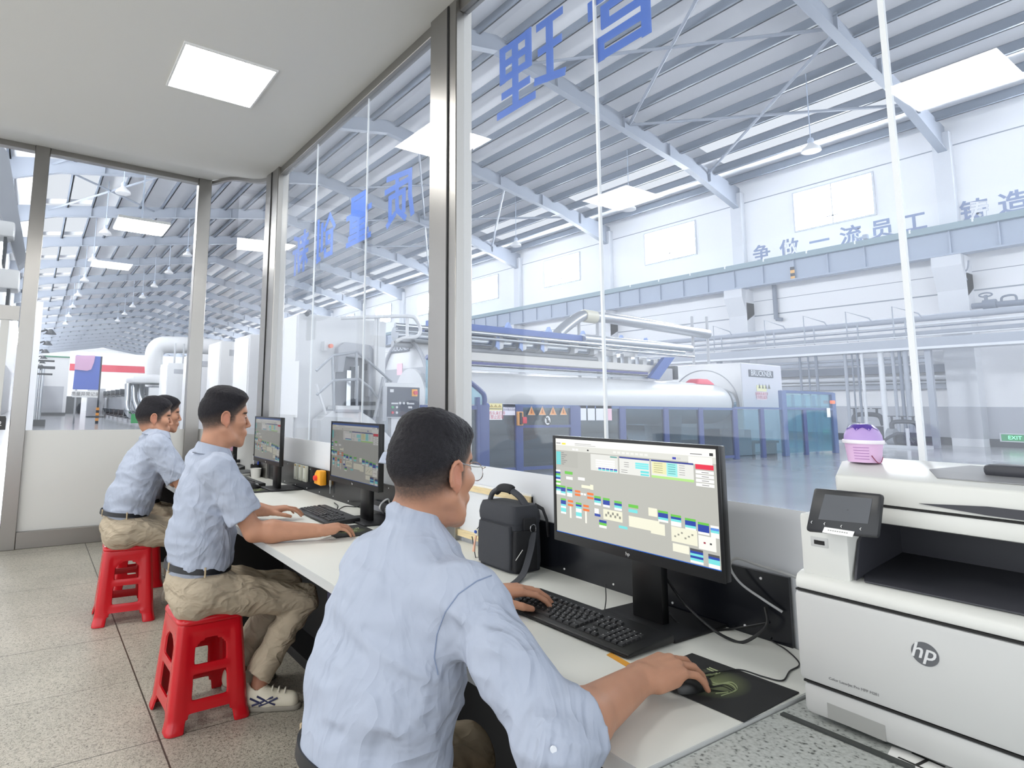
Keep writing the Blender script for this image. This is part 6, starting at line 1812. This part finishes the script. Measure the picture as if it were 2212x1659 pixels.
def cloth_mat(name, color, stretch, depth, weave):
    m = bpy.data.materials.new(name); m.use_nodes = True; N, L = nt_of(m); b = N['Principled BSDF']
    b.inputs['Base Color'].default_value = (*lin(color), 1); b.inputs['Roughness'].default_value = .8; b.inputs['Specular IOR Level'].default_value = .15
    tc = N.new('ShaderNodeTexCoord'); prev = None
    for sc_, rot, dist, det, di in ((stretch, (.5, .3, .9), depth, 2.5, 1.6), (tuple(x * 2.3 for x in stretch), (-.7, .5, -.4), depth * .38, 2.0, .8)):
        mp = N.new('ShaderNodeMapping'); mp.inputs['Scale'].default_value = sc_; mp.inputs['Rotation'].default_value = rot; L.new(tc.outputs['Object'], mp.inputs['Vector'])
        n = N.new('ShaderNodeTexNoise'); n.inputs['Scale'].default_value = 1.0; n.inputs['Detail'].default_value = det; n.inputs['Distortion'].default_value = di; L.new(mp.outputs[0], n.inputs['Vector'])
        a = N.new('ShaderNodeMath'); a.operation = 'SUBTRACT'; a.inputs[1].default_value = .5; L.new(n.outputs['Fac'], a.inputs[0])
        c = N.new('ShaderNodeMath'); c.operation = 'ABSOLUTE'; L.new(a.outputs[0], c.inputs[0])
        bp = N.new('ShaderNodeBump'); bp.inputs['Strength'].default_value = 1.0; bp.inputs['Distance'].default_value = dist; bp.invert = True
        L.new(c.outputs[0], bp.inputs['Height'])
        if prev is not None: L.new(prev.outputs['Normal'], bp.inputs['Normal'])
        prev = bp
    n = N.new('ShaderNodeTexNoise'); n.inputs['Scale'].default_value = weave; L.new(tc.outputs['Object'], n.inputs['Vector'])
    bp = N.new('ShaderNodeBump'); bp.inputs['Strength'].default_value = .08; bp.inputs['Distance'].default_value = .004; L.new(n.outputs['Fac'], bp.inputs['Height']); L.new(prev.outputs['Normal'], bp.inputs['Normal'])
    L.new(bp.outputs['Normal'], b.inputs['Normal'])
    return m


shirt_m = cloth_mat('shirt_pale_blue', 'A7AFC0', (5.5, 5.5, 3), .034, 700)
cham_m = cloth_mat('trousers_khaki', 'B3A692', (4, 8, 8), .030, 500)
belt_m = mat('belt_black', '14161C', rough=.45); buckle = mat('loop_khaki', 'B7A587', rough=.8)
seam_m = mat('shirt_seam', '7F8DA8', rough=.8)


def nrm(v):
    v = np.array(v, float); return v / np.linalg.norm(v)


class Head:
    """local axes: x forward, y left, z up; origin between the ears"""
    def __init__(s, o, az, pitch=0.0, tilt=0.0, sc_=1.0):
        f = np.array([math.sin(az), math.cos(az), 0]); l = np.array([-f[1], f[0], 0]); u = np.array([0, 0, 1.0])
        f2 = f * math.cos(pitch) + u * math.sin(pitch); u2 = u * math.cos(pitch) - f * math.sin(pitch)
        l2 = l * math.cos(tilt) + u2 * math.sin(tilt); u3 = u2 * math.cos(tilt) - l * math.sin(tilt)
        s.R = np.stack([f2, l2, u3], 1); s.o = np.array(o, float); s.s = sc_

    def w(s, *p): return s.o + s.R @ (np.array(p) * s.s)

    def loc(s, V): return ((V - s.o) @ s.R) / s.s

    def build(s, F):
        w, R, k = s.w, s.R, s.s
        F.ell(w(-.012, 0, .036), np.array([.096, .074, .088]) * k, R, .01)
        F.ell(w(-.040, 0, .018), np.array([.064, .066, .074]) * k, R, .02)
        F.ell(w(.034, 0, -.035), np.array([.056, .058, .078]) * k, R, .03)
        F.ell(w(.055, 0, .045), np.array([.036, .056, .040]) * k, R, .02)
        for sg in (-1, 1):
            F.cone(w(-.004, sg * .056, -.050), w(.028, sg * .046, -.088), .019 * k, .017 * k, .02)
            F.cone(w(.028, sg * .046, -.088), w(.068, sg * .012, -.108), .017 * k, .017 * k, .02)
            F.ell(w(.058, sg * .044, -.018), np.array([.028, .020, .020]) * k, R, .02)
        F.cone(w(.074, -.008, -.110), w(.074, .008, -.110), .016 * k, None, .015)
        F.cone(w(.078, -.034, .028), w(.078, .034, .028), .012 * k, None, .016)
        for sg in (-1, 1): F.ell(w(.098, sg * .031, .004), np.array([.018, .019, .012]) * k, R, .012, cut=True)
        for sg in (-1, 1): F.ell(w(.078, sg * .031, .004), np.array([.0125, .014, .0105]) * k, R, .004)
        F.cone(w(.090, 0, .012), w(.110, 0, -.030), .008 * k, .0105 * k, .010)
        for sg in (-1, 1): F.ell(w(.099, sg * .011, -.034), np.array([.011, .008, .008]) * k, R, .006)
        F.cone(w(.084, -.016, -.062), w(.084, .016, -.062), .017 * k, None, .014); F.cone(w(.080, -.012, -.088), w(.080, .012, -.088), .014 * k, None, .014)
        F.cone(w(.0965, -.013, -.0615), w(.0965, .013, -.0615), .0056 * k, None, .006)
        F.cone(w(.0950, -.012, -.0735), w(.0950, .012, -.0735), .0062 * k, None, .006)
        F.cone(w(.1045, -.018, -.0672), w(.1045, .018, -.0672), .0022 * k, None, .003, cut=True)
        # ears
        for sg in (-1, 1):
            F.ell(w(-.010, sg * .076, -.004), np.array([.019, .007, .030]) * k, R, .006)
            F.cone(w(.002, sg * .074, -.018), w(-.004, sg * .075, -.034), .007 * k, .006 * k, .006)
            rim = [w(-.010 + .0185 * math.cos(a) - .002, sg * (.081 + .003 * math.sin(a)), .000 + .029 * math.sin(a)) for a in [math.radians(x) for x in (20, 50, 80, 110, 140, 170, 200, 230)]]
            F.path(rim, [.0042 * k] * len(rim), .003)
            F.ell(w(-.006, sg * .0855, -.003), np.array([.010, .006, .017]) * k, R, .004, cut=True)
        return s

    def neck(s, F, base, r0=.053, r1=.055):
        F.cone(s.w(-.030, 0, -.045), base, r0 * s.s, r1 * s.s, .03)
        F.cone(s.w(.02, 0, -.085), np.array(base) + s.R[:, 0] * .02, .036 * s.s, .042 * s.s, .03)
        return s

    def up(s, P): return P[:, 2] - (-.014 + .34 * P[:, 0])

    def front(s, P): return .038 + .92 * np.maximum(P[:, 2] - .012, 0) - P[:, 0] - .25 * np.maximum(np.abs(P[:, 1]) - .045, 0)

    def skin(s, base=(.46, .235, .150), fade=1.0):
        def f(V):
            P = s.loc(V); c = np.tile(np.array(base, np.float32), (len(V), 1))
            n = vnoise(V * 45); c *= (.94 + .12 * n)[:, None]
            near = np.linalg.norm(P - np.array([0, 0, 0]), axis=1) < .19
            lips = near & (np.abs(P[:, 1]) < .022) & (P[:, 2] < -.055) & (P[:, 2] > -.081) & (P[:, 0] > .088)
            c[lips] = (.36, .13, .11)
            red = np.exp(-((P[:, 0] + .01) / .02) ** 2 - ((P[:, 2] + .004) / .035) ** 2) * (np.abs(P[:, 1]) > .076) * near
            c = c * (1 - .45 * red[:, None]) + np.array((.56, .18, .125)) * .45 * red[:, None]
            br = near & (np.abs(np.abs(P[:, 1]) - .032) < .020) & (np.abs(P[:, 2] - .0245 - .003 * np.sin((np.abs(P[:, 1]) - .01) * 90)) < .0042) & (P[:, 0] > .06)
            c[br] = (.035, .025, .02)
            ey = near & (np.abs(np.abs(P[:, 1]) - .031) < .0135) & (np.abs(P[:, 2] - .003) < .0032) & (P[:, 0] > .075)
            c[ey] = (.06, .04, .035)
            u = s.up(P); st = sstep(-.036, .014, u) * near * sstep(-.008, .006, s.front(P)) * (np.abs(P[:, 1]) < .0765)
            st = st * (.8 + .4 * vnoise(V * 400)); st = np.clip(st, 0, 1) * .93 * fade
            c = c * (1 - st[:, None]) + np.array((.055, .042, .038)) * st[:, None]
            return c
        return f

    def hair(s, quiff=1.0, top=.016, h=.0032):
        F = Fld(s.o - .16 * s.s, s.o + .18 * s.s, h)
        w, R, k = s.w, s.R, s.s
        F.ell(w(-.012, 0, .036), np.array([.096, .074, .088]) * k, R, .01)
        F.ell(w(-.040, 0, .018), np.array([.064, .066, .074]) * k, R, .02)
        F.ell(w(.055, 0, .045), np.array([.036, .056, .040]) * k, R, .02)

        def grow(p):
            P = s.loc(p); u = s.up(P); v = s.front(P); u = np.minimum(u, v * .9)
            th = -.004 + .0058 * sstep(-.012, .014, u) + .0040 * sstep(.014, .055, u) + top * sstep(.060, .115, P[:, 2] + .22 * P[:, 0]) * sstep(0, .018, u) * (1 + .45 * quiff * sstep(.02, .08, P[:, 0]))
            th = th + ((vnoise(p * 210) - .5) * .0034 + (vnoise(p * 75) - .5) * .0010) * sstep(-.01, .03, u)
            return -th * k
        F.warp(grow, .05)

        def col(V):
            P = s.loc(V); u = np.minimum(s.up(P), s.front(P) * 1.5); t = sstep(.0, .060, u)
            c = np.array((.105, .075, .062)) * (1 - t[:, None]) + np.array((.013, .012, .016)) * t[:, None]
            return c * (.75 + .5 * vnoise(V * 220))[:, None]
        return F.mesh('hair', HR, col, smooth=0)


def hand(F, wrist, fwd, up, side, curl=(18, 30, 22), spread=1.0, thumb=(.055, .040, -.012), sc_=1.0, thumb_in=0.0, drop=0.0):
    """side=+1: thumb lies on the +lat side, lat = up x fwd"""
    fwd = nrm(fwd); up = np.array(up, float); up = nrm(up - fwd * up.dot(fwd)); lat = np.cross(up, fwd) * side
    W = np.array(wrist, float); k = sc_
    kn = []
    for i, (ln, off, hgt) in enumerate(((.088, .030, .000), (.093, .010, .004), (.088, -.011, .002), (.078, -.030, -.004))):
        p = W + fwd * ln * k + lat * off * k + up * (hgt + .006 - drop) * k; kn.append(p)
        F.cone(W + lat * off * .6 * k + up * .002, p, .0165 * k, .0118 * k, .012)
    F.cone(W + fwd * .03 * k + lat * .02 * k - up * .004 * k, W + fwd * .055 * k + lat * .018 * k - up * .006 * k, .019 * k, .014 * k, .012)
    F.cone(W + fwd * .02 * k - lat * .022 * k - up * .006 * k, W + fwd * .06 * k - lat * .026 * k - up * .006 * k, .016 * k, .012 * k, .012)
    segs = ((.043, .027, .021), (.047, .030, .022), (.043, .028, .022), (.034, .021, .019))
    for i, p in enumerate(kn):
        ang = 0; q = p; dirn = fwd * 1.0 + lat * (.10, .02, -.06, -.16)[i] * spread; r = (.0094, .0096, .0090, .0080)[i] * k
        for j in range(3):
            c = curl[j] if not isinstance(curl[j], (list, tuple)) else curl[j][i]
            ang += math.radians(c); d = nrm(dirn) * math.cos(ang) - up * math.sin(ang)
            q2 = q + d * segs[i][j] * k
            F.cone(q, q2, r, r * .90, .0022); r *= .90; q = q2
    b0 = W + fwd * .018 * k + lat * .026 * k - up * .004 * k
    t1 = b0 + fwd * .030 * k + lat * .026 * k - up * .006 * k
    t2 = t1 + fwd * thumb[0] * .62 * k + lat * (thumb[1] * .4 - thumb_in) * k + up * thumb[2] * .5 * k
    t3 = t2 + fwd * thumb[0] * .50 * k + lat * (-.004 - thumb_in * .8) * k + up * thumb[2] * .7 * k
    F.cone(b0, t1, .0155 * k, .0118 * k, .010); F.cone(t1, t2, .0112 * k, .0100 * k, .004); F.cone(t2, t3, .0100 * k, .0080 * k, .003)


def arm(F, sh, el, wr, r=(.048, .042, .047, .029), k=.02):
    sh, el, wr = map(lambda q: np.array(q, float), (sh, el, wr))
    F.cone(sh, el, r[0], r[1], k)
    F.cone(el, el + (wr - el) * .28, r[1], r[2], k); F.cone(el + (wr - el) * .28, wr, r[2], r[3], k)


def ring_belt(c, a, b, az, z, tilt, name='belt'):
    f = Vector((math.sin(az), math.cos(az), 0)); l = Vector((-f.y, f.x, 0)); mb = MB()
    pts = [Vector(c) + f * a * math.cos(t) + l * b * math.sin(t) + Vector((0, 0, tilt * math.cos(t))) for t in [2 * math.pi * i / 48 for i in range(48)]]
    mb.tube(pts, .018, n=4, closed=True, flat=.0045, up=(0, 0, 1))
    return mb, pts


def folds(amp, spec, seed=0.0):
    """ridged wrinkle pattern; spec: list of (matrix rows scale, weight)"""
    def f(p):
        r = 0
        for (sx, sy, sz), w in spec:
            q = np.stack([p[:, 0] * sx[0] + p[:, 1] * sx[1] + p[:, 2] * sx[2], p[:, 0] * sy[0] + p[:, 1] * sy[1] + p[:, 2] * sy[2], p[:, 0] * sz[0] + p[:, 1] * sz[1] + p[:, 2] * sz[2]], 1) + seed
            r = r + w * (1 - np.abs(2 * vnoise(q) - 1) - .5)
        return -amp * r
    return f


def stroke(F, pts, r, depth, k=.02, cut=False):
    """a raised (or sunk) fold running along pts on the cloth"""
    F.path([np.array(p) for p in pts], [r] * len(pts), k, cut)


def shoe(F, heel, toe, z0=0.0, h_=.09):
    h0 = np.array([heel[0], heel[1], z0]); t0 = np.array([toe[0], toe[1], z0]); d = nrm(t0 - h0)
    up = np.array([0, 0, 1.0])
    F.cone(h0 + d * .04 + up * .045, h0 + d * .12 + up * .043, .042, .042, .02)
    F.cone(h0 + d * .12 + up * .042, t0 - d * .05 + up * .034, .041, .036, .02)
    F.cone(h0 + d * .04 + up * .075, h0 + d * .09 + up * .072, .034, .034, .02)
    F.cutplane((0, 0, z0 + .004), (0, 0, -1), .002)


def seated(nm, label, o, az, headp, ear_pitch=0.0, sc_=1.06, hand_r=None, hand_l=None, el_r=None, el_l=None, sh_w=.205, lean=0.0, foot=None, h=.0045, group='men seated along the control desk', knee_z=.42, fine=True, hair_q=1.0, seat_z=.44, rolled=False, hgt=1.0, head_az=None, hair_top=.016, hdir=None, shl=None, shr=None, hs=1.02):
    """o: hip centre (x,y); az: facing; everything else in world space"""
    f = np.array([math.sin(az), math.cos(az), 0]); l = np.array([-f[1], f[0], 0]); u = np.array([0, 0, 1.0])
    hip = np.array([o[0], o[1], seat_z + .10])
    P = lambda a, b, z: np.array([o[0], o[1], 0]) + f * a + l * b + u * z
    root = thing(nm, label, 'person', (o[0], o[1], 0), 0, group)
    hd = Head(headp, az if head_az is None else head_az, ear_pitch, 0, sc_)
    nb = P(lean + .025, 0, hip[2] + .595 * hgt)          # base of the neck
    ch = P(lean * .75 + .02, 0, hip[2] + .44 * hgt)
    mid = P(lean * .35 + .005, 0, hip[2] + .24)
    shR = P(lean + .02, -sh_w, hip[2] + .525 * hgt); shL = P(lean + .02, sh_w, hip[2] + .525 * hgt)
    if shl is not None: shL = np.array(shl, float)
    if shr is not None: shR = np.array(shr, float)
    # ---- body: one skin
    hand_r, hand_l, el_r, el_l = [np.array(x, float) for x in (hand_r, hand_l, el_r, el_l)]
    allp = np.array([hip, headp, hand_r, hand_l, el_r, el_l, shR, shL])
    F = Fld(allp.min(0) - .20, allp.max(0) + .24, h)
    hd.build(F); hd.neck(F, nb)
    F.ell(ch - u * .03, (.075, .12, .11), np.stack([f, l, u], 1), .04); F.ell(mid, (.08, .12, .18), np.stack([f, l, u], 1), .04); F.ell(hip, (.09, .13, .09), np.stack([f, l, u], 1), .04)
    for s_, sh, el, wr in ((-1, shR, el_r, hand_r), (1, shL, el_l, hand_l)):
        arm(F, sh, el, wr)
        hf = nrm(np.array([f[0], f[1], 0]) + l * (.05 if s_ < 0 else -.15)) if hdir is None else nrm(hdir[0 if s_ < 0 else 1])
        hand(F, wr, hf, (0, 0, 1), 1 if s_ < 0 else -1, curl=(14, 26, 20) if s_ < 0 else (10, 22, 18), thumb_in=.004, sc_=hs, drop=-.004)
    body = F.mesh('body', SK, hd.skin(), smooth=1); put('body', body, root, loc=(-o[0], -o[1], 0))
    put('hair', hd.hair(hair_q, hair_top), root, loc=(-o[0], -o[1], 0))
    # ---- shirt
    pts = np.array([hip, nb, shR, shL, el_r, el_l])
    pts = np.vstack([pts, [el_r + (np.array(hand_r) - el_r) * .3]]) if rolled else pts
    G = Fld(pts.min(0) - .20, pts.max(0) + .16, .0055)
    RR = np.stack([f, l, u], 1)
    G.ell(P(lean * .05 - .005, 0, hip[2] + .10), (.135, .165, .075), RR, .03)
    G.ell(P(lean * .2 + .0, 0, hip[2] + .20), (.148, .178, .13), RR, .05)
    G.ell(P(lean * .5 + .01, 0, hip[2] + .33 * hgt), (.132, .178, .13), RR, .06)
    G.ell(P(lean * .8 + .015, 0, hip[2] + .44 * hgt), (.118, .185, .11), RR, .06)
    G.cone(shR + l * .03 - u * .01, shL - l * .03 - u * .01, .066, None, .05)
    G.cone(nb - u * .06, nb - u * .012, .090, .066, .04)
    el_r, el_l, hand_r, hand_l = [np.array(x, float) for x in (el_r, el_l, hand_r, hand_l)]
    for sh, el, wr in ((shR, el_r, hand_r), (shL, el_l, hand_l)):
        if rolled:
            e2 = el + (wr - el) * .17; d = nrm(wr - el)
            G.cone(sh, sh + (el - sh) * .5, .066, .058, .045); G.cone(sh + (el - sh) * .5, el, .058, .055, .03); G.cone(el, e2, .055, .055, .03)
            G.cone(el + (wr - el) * .0, e2, .0645, .0635, .006); G.cone(el + (wr - el) * .08, e2 + d * .002, .0675, .066, .003)
            G.ell(el - np.array([0, 0, .012]) - d * .01, (.052, .05, .058), None, .03)
        else:
            e2 = sh + (el - sh) * .74
            G.cone(sh, sh + (el - sh) * .4, .066, .070, .045); G.cone(sh + (el - sh) * .4, e2, .070, .074, .02)
            d = nrm(el - sh)
        G.cone(e2 + d * (-.005 if rolled else .006), e2 + d * .09, .052 if rolled else .060, .056 if rolled else .066, .003, cut=True)      # open sleeve end
        # crisp hem: slice whatever bulges past the hem plane near the arm
        q = G.blk(e2 - .13, e2 + .13)
        if q is not None:
            sl, X, Y, Z = q
            pl_ = ((X - e2[0]) * d[0] + (Y - e2[1]) * d[1] + (Z - e2[2]) * d[2]); ra = np.sqrt((X - e2[0]) ** 2 + (Y - e2[1]) ** 2 + (Z - e2[2]) ** 2)
            G.D[sl] = np.where(ra < (.10 if rolled else .115), np.maximum(G.D[sl], pl_), G.D[sl])
    G.cone(nb - u * .02 + f * .01, nb + u * .10, .057, .057, .004, cut=True)
    # wrinkles: slanting pulls at waist and armpit
    G.warp(folds(.017, [(((7, 3, 4), (2, 6, 3), (6, -2, 15)), .9), (((16, 6, -12), (4, 14, 4), (5, 3, 22)), .45)], 3.7 + o[1]), .025)
    shirt_o = put('shirt', G.mesh('shirt', shirt_m, None, smooth=1), root, loc=(-o[0], -o[1], 0))
    rows = []
    for j, (rad, dz) in enumerate(((.063, .000), (.064, .034), (.068, .040), (.073, .033), (.093, -.014))):
        row = []
        for i in range(41):
            t = math.radians(16 + 328 * i / 40); c_ = math.cos(t); fr = max(0, c_)
            z_ = dz - .036 * (c_ * .5 + .5) * (1 if j in (1, 2, 3) else .55) - (.024 * fr ** 3 if j == 4 else 0) + .004
            row.append(Vector(nb + f * (.008 + (rad + .004 * fr) * c_) + l * (rad + .001) * math.sin(t) + u * z_))
        rows.append(row)
    co = put('collar', MB().grid(rows).mesh('collar', shirt_m, smooth=True, ang=80), shirt_o)
    md = co.modifiers.new('thick', 'SOLIDIFY'); md.thickness = .003; md.offset = 0
    md = co.modifiers.new('round', 'SUBSURF'); md.levels = 1; md.render_levels = 1
    # ---- trousers
    kR, kL, aR, aL = [np.array(x, float) for x in foot]
    pts = np.array([hip, kR, kL, aR, aL])
    T = Fld(pts.min(0) - .19, pts.max(0) + .17, .0065)
    T.ell(P(-.01, 0, hip[2] + .02), (.135, .165, .115), RR, .03)
    for s_, kn, an in ((-1, kR, aR), (1, kL, aL)):
        hp = hip + l * s_ * .085 + f * .02 - u * .015
        T.cone(hp, kn, .088, .068, .05); T.cone(kn, an, .066, .058, .02); T.ell(kn + f * .005, (.072, .066, .066), None, .02)
        T.ell(hp - f * .05 - u * .02, (.10, .085, .085), RR, .03)
        d = nrm(an - kn); T.cone(an + d * .0, an + d * .08, .045, None, .003, cut=True)
        q = T.blk(an - .12, an + .12)
        if q is not None:
            sl, X, Y, Z = q; T.D[sl] = np.maximum(T.D[sl], ((X - an[0]) * d[0] + (Y - an[1]) * d[1] + (Z - an[2]) * d[2]))
    T.cutplane((0, 0, seat_z + .002), (0, 0, -1), .004) if False else None
    T.warp(folds(.016, [(((5, 3, 9), (4, 6, 3), (10, -2, 14)), .9), (((22, 4, 12), (4, 14, 4), (-9, 3, 20)), .4)], 1.3 + o[1]), .025)
    T.ell(P(.0, 0, hip[2] + .20), (.16, .18, .10), RR, .002, cut=True)
    put('trousers', T.mesh('trousers', cham_m, None, smooth=1), root, loc=(-o[0], -o[1], 0))
    mb, bp = ring_belt(P(-.008, 0, hip[2] + .093), .142, .170, az, 0, -.012)
    bl = put('belt', mb.mesh('belt', belt_m, smooth=True, ang=50), root, loc=(-o[0], -o[1], 0))
    lp = MB()
    for i in (27, 36, 16): 
        c_ = bp[i]; lp_d = (c_ - Vector(P(-.008, 0, hip[2] + .093))).normalized() * .002
        lp.cyl(c_ + lp_d - Vector((0, 0, .022)), c_ + lp_d + Vector((0, 0, .020)), .0045, n=6)
    o_ = put('belt_loops', lp.mesh('belt_loops', buckle), bl); o_['kind'] = 'stuff'
    # ---- shins + shoes
    for s_, an, kn in ((-1, aR, kR), (1, aL, kL)):
        d = nrm(an - kn); toe_dir = nrm(np.array([f[0], f[1], 0]) + l * (-.45 if s_ < 0 else .15))
        heel = an + d * .03 - toe_dir * .06; toe = heel + toe_dir * .275
        A = Fld(np.minimum(an, heel) - .12, np.maximum(an + d * .1, toe) + .12, .005)
        A.cone(an - d * .06, np.array([an[0], an[1], .07]) + d * 0 + toe_dir * .0, .040, .036, .01)
        me = A.mesh('ankle', SK, lambda V: np.tile(np.array((.36, .17, .11)), (len(V), 1)), smooth=1); put('ankle', me, root, loc=(-o[0], -o[1], 0))
        B = Fld(np.array([min(heel[0], toe[0]), min(heel[1], toe[1]), 0]) - .07, np.array([max(heel[0], toe[0]), max(heel[1], toe[1]), .15]) + .07, .004)
        shoe(B, heel, toe)
        B.cone(np.array([an[0], an[1], .09]), np.array([an[0], an[1], .2]), .036, .040, .004, cut=True)
        sh_ = put('shoe', B.mesh('shoe', mat('shoe_cream', 'D8D2C0', rough=.55), None, smooth=1), root, loc=(-o[0], -o[1], 0))
        so = Fld(np.array([min(heel[0], toe[0]), min(heel[1], toe[1]), -.01]) - .06, np.array([max(heel[0], toe[0]), max(heel[1], toe[1]), .03]) + .06, .004)
        hh0 = np.array([heel[0], heel[1], .012]); so.cone(hh0 + toe_dir * .04, hh0 + toe_dir * .13, .043, .043, .01); so.cone(hh0 + toe_dir * .13, hh0 + toe_dir * .235, .043, .037, .01); so.cutplane((0, 0, .001), (0, 0, -1), .001); so.cutplane((0, 0, .022), (0, 0, 1), .001)
        put('sole', so.mesh('sole', mat('sole_grey', '8F8A80', rough=.7), None, smooth=1), sh_)
        if s_ < 0:
            side = np.cross(toe_dir, u); side = side if side.dot(-l) > 0 else -side
            hb = heel; stp = MB()
            for a0, z0, a1, z1 in ((.06, .030, .15, .062), (.09, .028, .17, .058), (.05, .060, .12, .030), (.08, .068, .16, .030)):
                pa = hb * 1.0; p0 = np.array([hb[0], hb[1], 0]) + toe_dir * a0 + u * z0; p1 = np.array([hb[0], hb[1], 0]) + toe_dir * a1 + u * z1
                pp_ = [Vector(p0 + side * .0425), Vector((p0 + p1) / 2 + side * .0435), Vector(p1 + side * .038)]
                stp.tube(pp_, .0045, n=6)
            put('shoe_stripes', stp.mesh('shoe_stripes', mat('shoe_navy', '262A52', rough=.5)), sh_)
            lc = MB()
            for i in range(4):
                c0 = np.array([hb[0], hb[1], 0]) + toe_dir * (.115 + .028 * i) + u * (.092 - .0055 * i); lc.tube([Vector(c0 - side * .022), Vector(c0 + u * .004), Vector(c0 + side * .024 - u * .006)], .004, n=6)
            put('laces', lc.mesh('laces', mat('lace_cream', 'E6E2D4', rough=.7)), sh_)
    return root, hd, shR, shL, P


r2 = seated('person', 'man seated in the middle in pale blue shirt, hands on keyboard and mouse', (.705, 2.92), math.radians(93), (.785, 2.925, 1.285), math.radians(-2),
            hand_r=tuple(onZ(690, 1146, .795)), hand_l=tuple(onZ(578, 1103, .80)), el_r=(.865, 2.665, .800), el_l=(.98, 3.27, .81), lean=.0,
            foot=((1.165, 2.83, .43), (1.16, 3.03, .44), (.965, 2.82, .135), (.95, 3.06, .13)))
r3 = seated('person', 'man in a pale blue shirt leaning forward on the stool third along the desk', (.575, 4.38), math.radians(93), tuple(np.array(onY(338, 904, 4.30)) + np.array([-.0, .08, 0])), math.radians(-4), sc_=1.04, seat_z=.46,
            hand_r=(1.16, 4.22, .80), hand_l=(1.20, 4.62, .80), el_r=(.88, 4.13, .80), el_l=(.92, 4.70, .80), lean=.12,
            foot=((1.00, 4.28, .47), (1.02, 4.50, .47), (.92, 4.28, .13), (.92, 4.52, .13)))
r4 = seated('person', 'man mostly hidden behind the one in front, only his hair, brow and sleeve showing', (.76, 5.06), math.radians(93), tuple(np.array(onY(360, 896, 5.0)) + np.array([.0, .06, 0])), math.radians(-3), sc_=1.06, h=.006, seat_z=.44,
            hand_r=(1.22, 4.95, .80), hand_l=(1.22, 5.25, .80), el_r=(.98, 4.85, .80), el_l=(.98, 5.32, .80), lean=.06,
            foot=((1.16, 4.96, .45), (1.16, 5.16, .45), (1.05, 4.96, .13), (1.05, 5.18, .13)))

# ---- the man with glasses, seen from behind
r1, hd1, shR1, shL1, P1 = seated('person', 'man with glasses and rolled pale blue sleeves seen from behind, nearest to the camera', (.665, 1.195), math.radians(78), (.816, 1.205, 1.198), math.radians(0),
            sc_=1.05, hand_r=tuple(onZ(1385, 1466, .800)), hand_l=(1.195, 1.475, .800), el_r=(.795, .800, .795), el_l=(.93, 1.56, .80), lean=.085, hgt=.945, rolled=True, head_az=math.radians(77), hair_top=.014, shl=(.80, 1.385, .955), shr=(.785, 1.020, .962), hs=1.10,
            hdir=((1, -.06, 0), (.9, -.45, 0)), foot=((1.03, 1.10, .45), (1.02, 1.36, .45), (.98, 1.10, .13), (.98, 1.36, .13)), h=.0038)
gw = lambda *p: Vector(hd1.w(*p))
metal = mat('spectacle_metal', 'C9CACB', rough=.2, metal=1.0)
o1 = Vector((.665, 1.195, 0))
gl = put('glasses', MB().tube([gw(.114, 0.009, .010) - o1, gw(.117, 0, .013) - o1, gw(.114, -.009, .010) - o1], .0012, n=6).mesh('glasses', metal, smooth=True), r1)
for sg in (-1, 1):
    rim = [gw(.112 - .25 * max(0, abs(.034 + .026 * math.cos(a)) - .03), sg * (.034 + .026 * math.cos(a)), -.004 + .021 * math.sin(a)) - o1 for a in [2 * math.pi * i / 28 for i in range(28)]]
    put('lens_rim', MB().tube(rim, .0012, n=6, closed=True).mesh('lens_rim', metal, smooth=True), gl)
    put('lens', MB().add([p for p in rim], [tuple(range(28))]).mesh('lens', mat_glass('spectacle_lens', (.97, .98, .98), .01)), gl)
    put('temple', MB().tube(bez([gw(.103, sg * .061, .006) - o1, gw(.099, sg * .071, .010) - o1, gw(.05, sg * .079, .014) - o1, gw(.0, sg * .081, .024) - o1, gw(-.018, sg * .081, .022) - o1, gw(-.030, sg * .080, -.004) - o1], 6), .0014, n=6).mesh('temple', metal, smooth=True), gl)
# stitched seams lying on the shirt
from mathutils.bvhtree import BVHTree
shirt1 = [c for c in r1.children if c.name.startswith('shirt')][0]
bv = BVHTree.FromPolygons([v.co for v in shirt1.data.vertices], [p.vertices[:] for p in shirt1.data.polygons])


def on_shirt(u, v):
    d = Vector(ray(u, v)).normalized(); hit = bv.ray_cast(Vector((0, 0, H)), d)
    return hit[0] - d * .0004 if hit[0] is not None else None


for nm_, pl_ in (('yoke_seam', [(797, 1152), (860, 1192), (920, 1232), (985, 1276)]), ('armhole_seam', [(1062, 1243), (1030, 1255), (990, 1283), (962, 1322), (944, 1370), (938, 1420), (948, 1465)])):
    P_ = []
    for (u0, v0), (u1, v1) in zip(pl_[:-1], pl_[1:]):
        for k_ in range(6):
            q_ = on_shirt(u0 + (u1 - u0) * k_ / 6, v0 + (v1 - v0) * k_ / 6)
            if q_ is not None and (not P_ or (q_ - P_[-1]).length < .06): P_.append(q_)
    if len(P_) > 2: put(nm_, MB().tube([p - o1 for p in P_], .0012, n=5).mesh(nm_, seam_m, smooth=True), shirt1).matrix_parent_inverse = Matrix.Translation(o1) if False else Matrix.Identity(4)
for c in shirt1.children: c.location = o1
q_ = on_shirt(1195, 1618)
if q_ is not None:
    b_ = put('cuff_button', MB().cyl(q_, q_ + Vector((-.001, -.002, 0)), .0055, n=14).mesh('cuff_button', mat('button_pearl', 'E2E6EE', rough=.3)), shirt1)
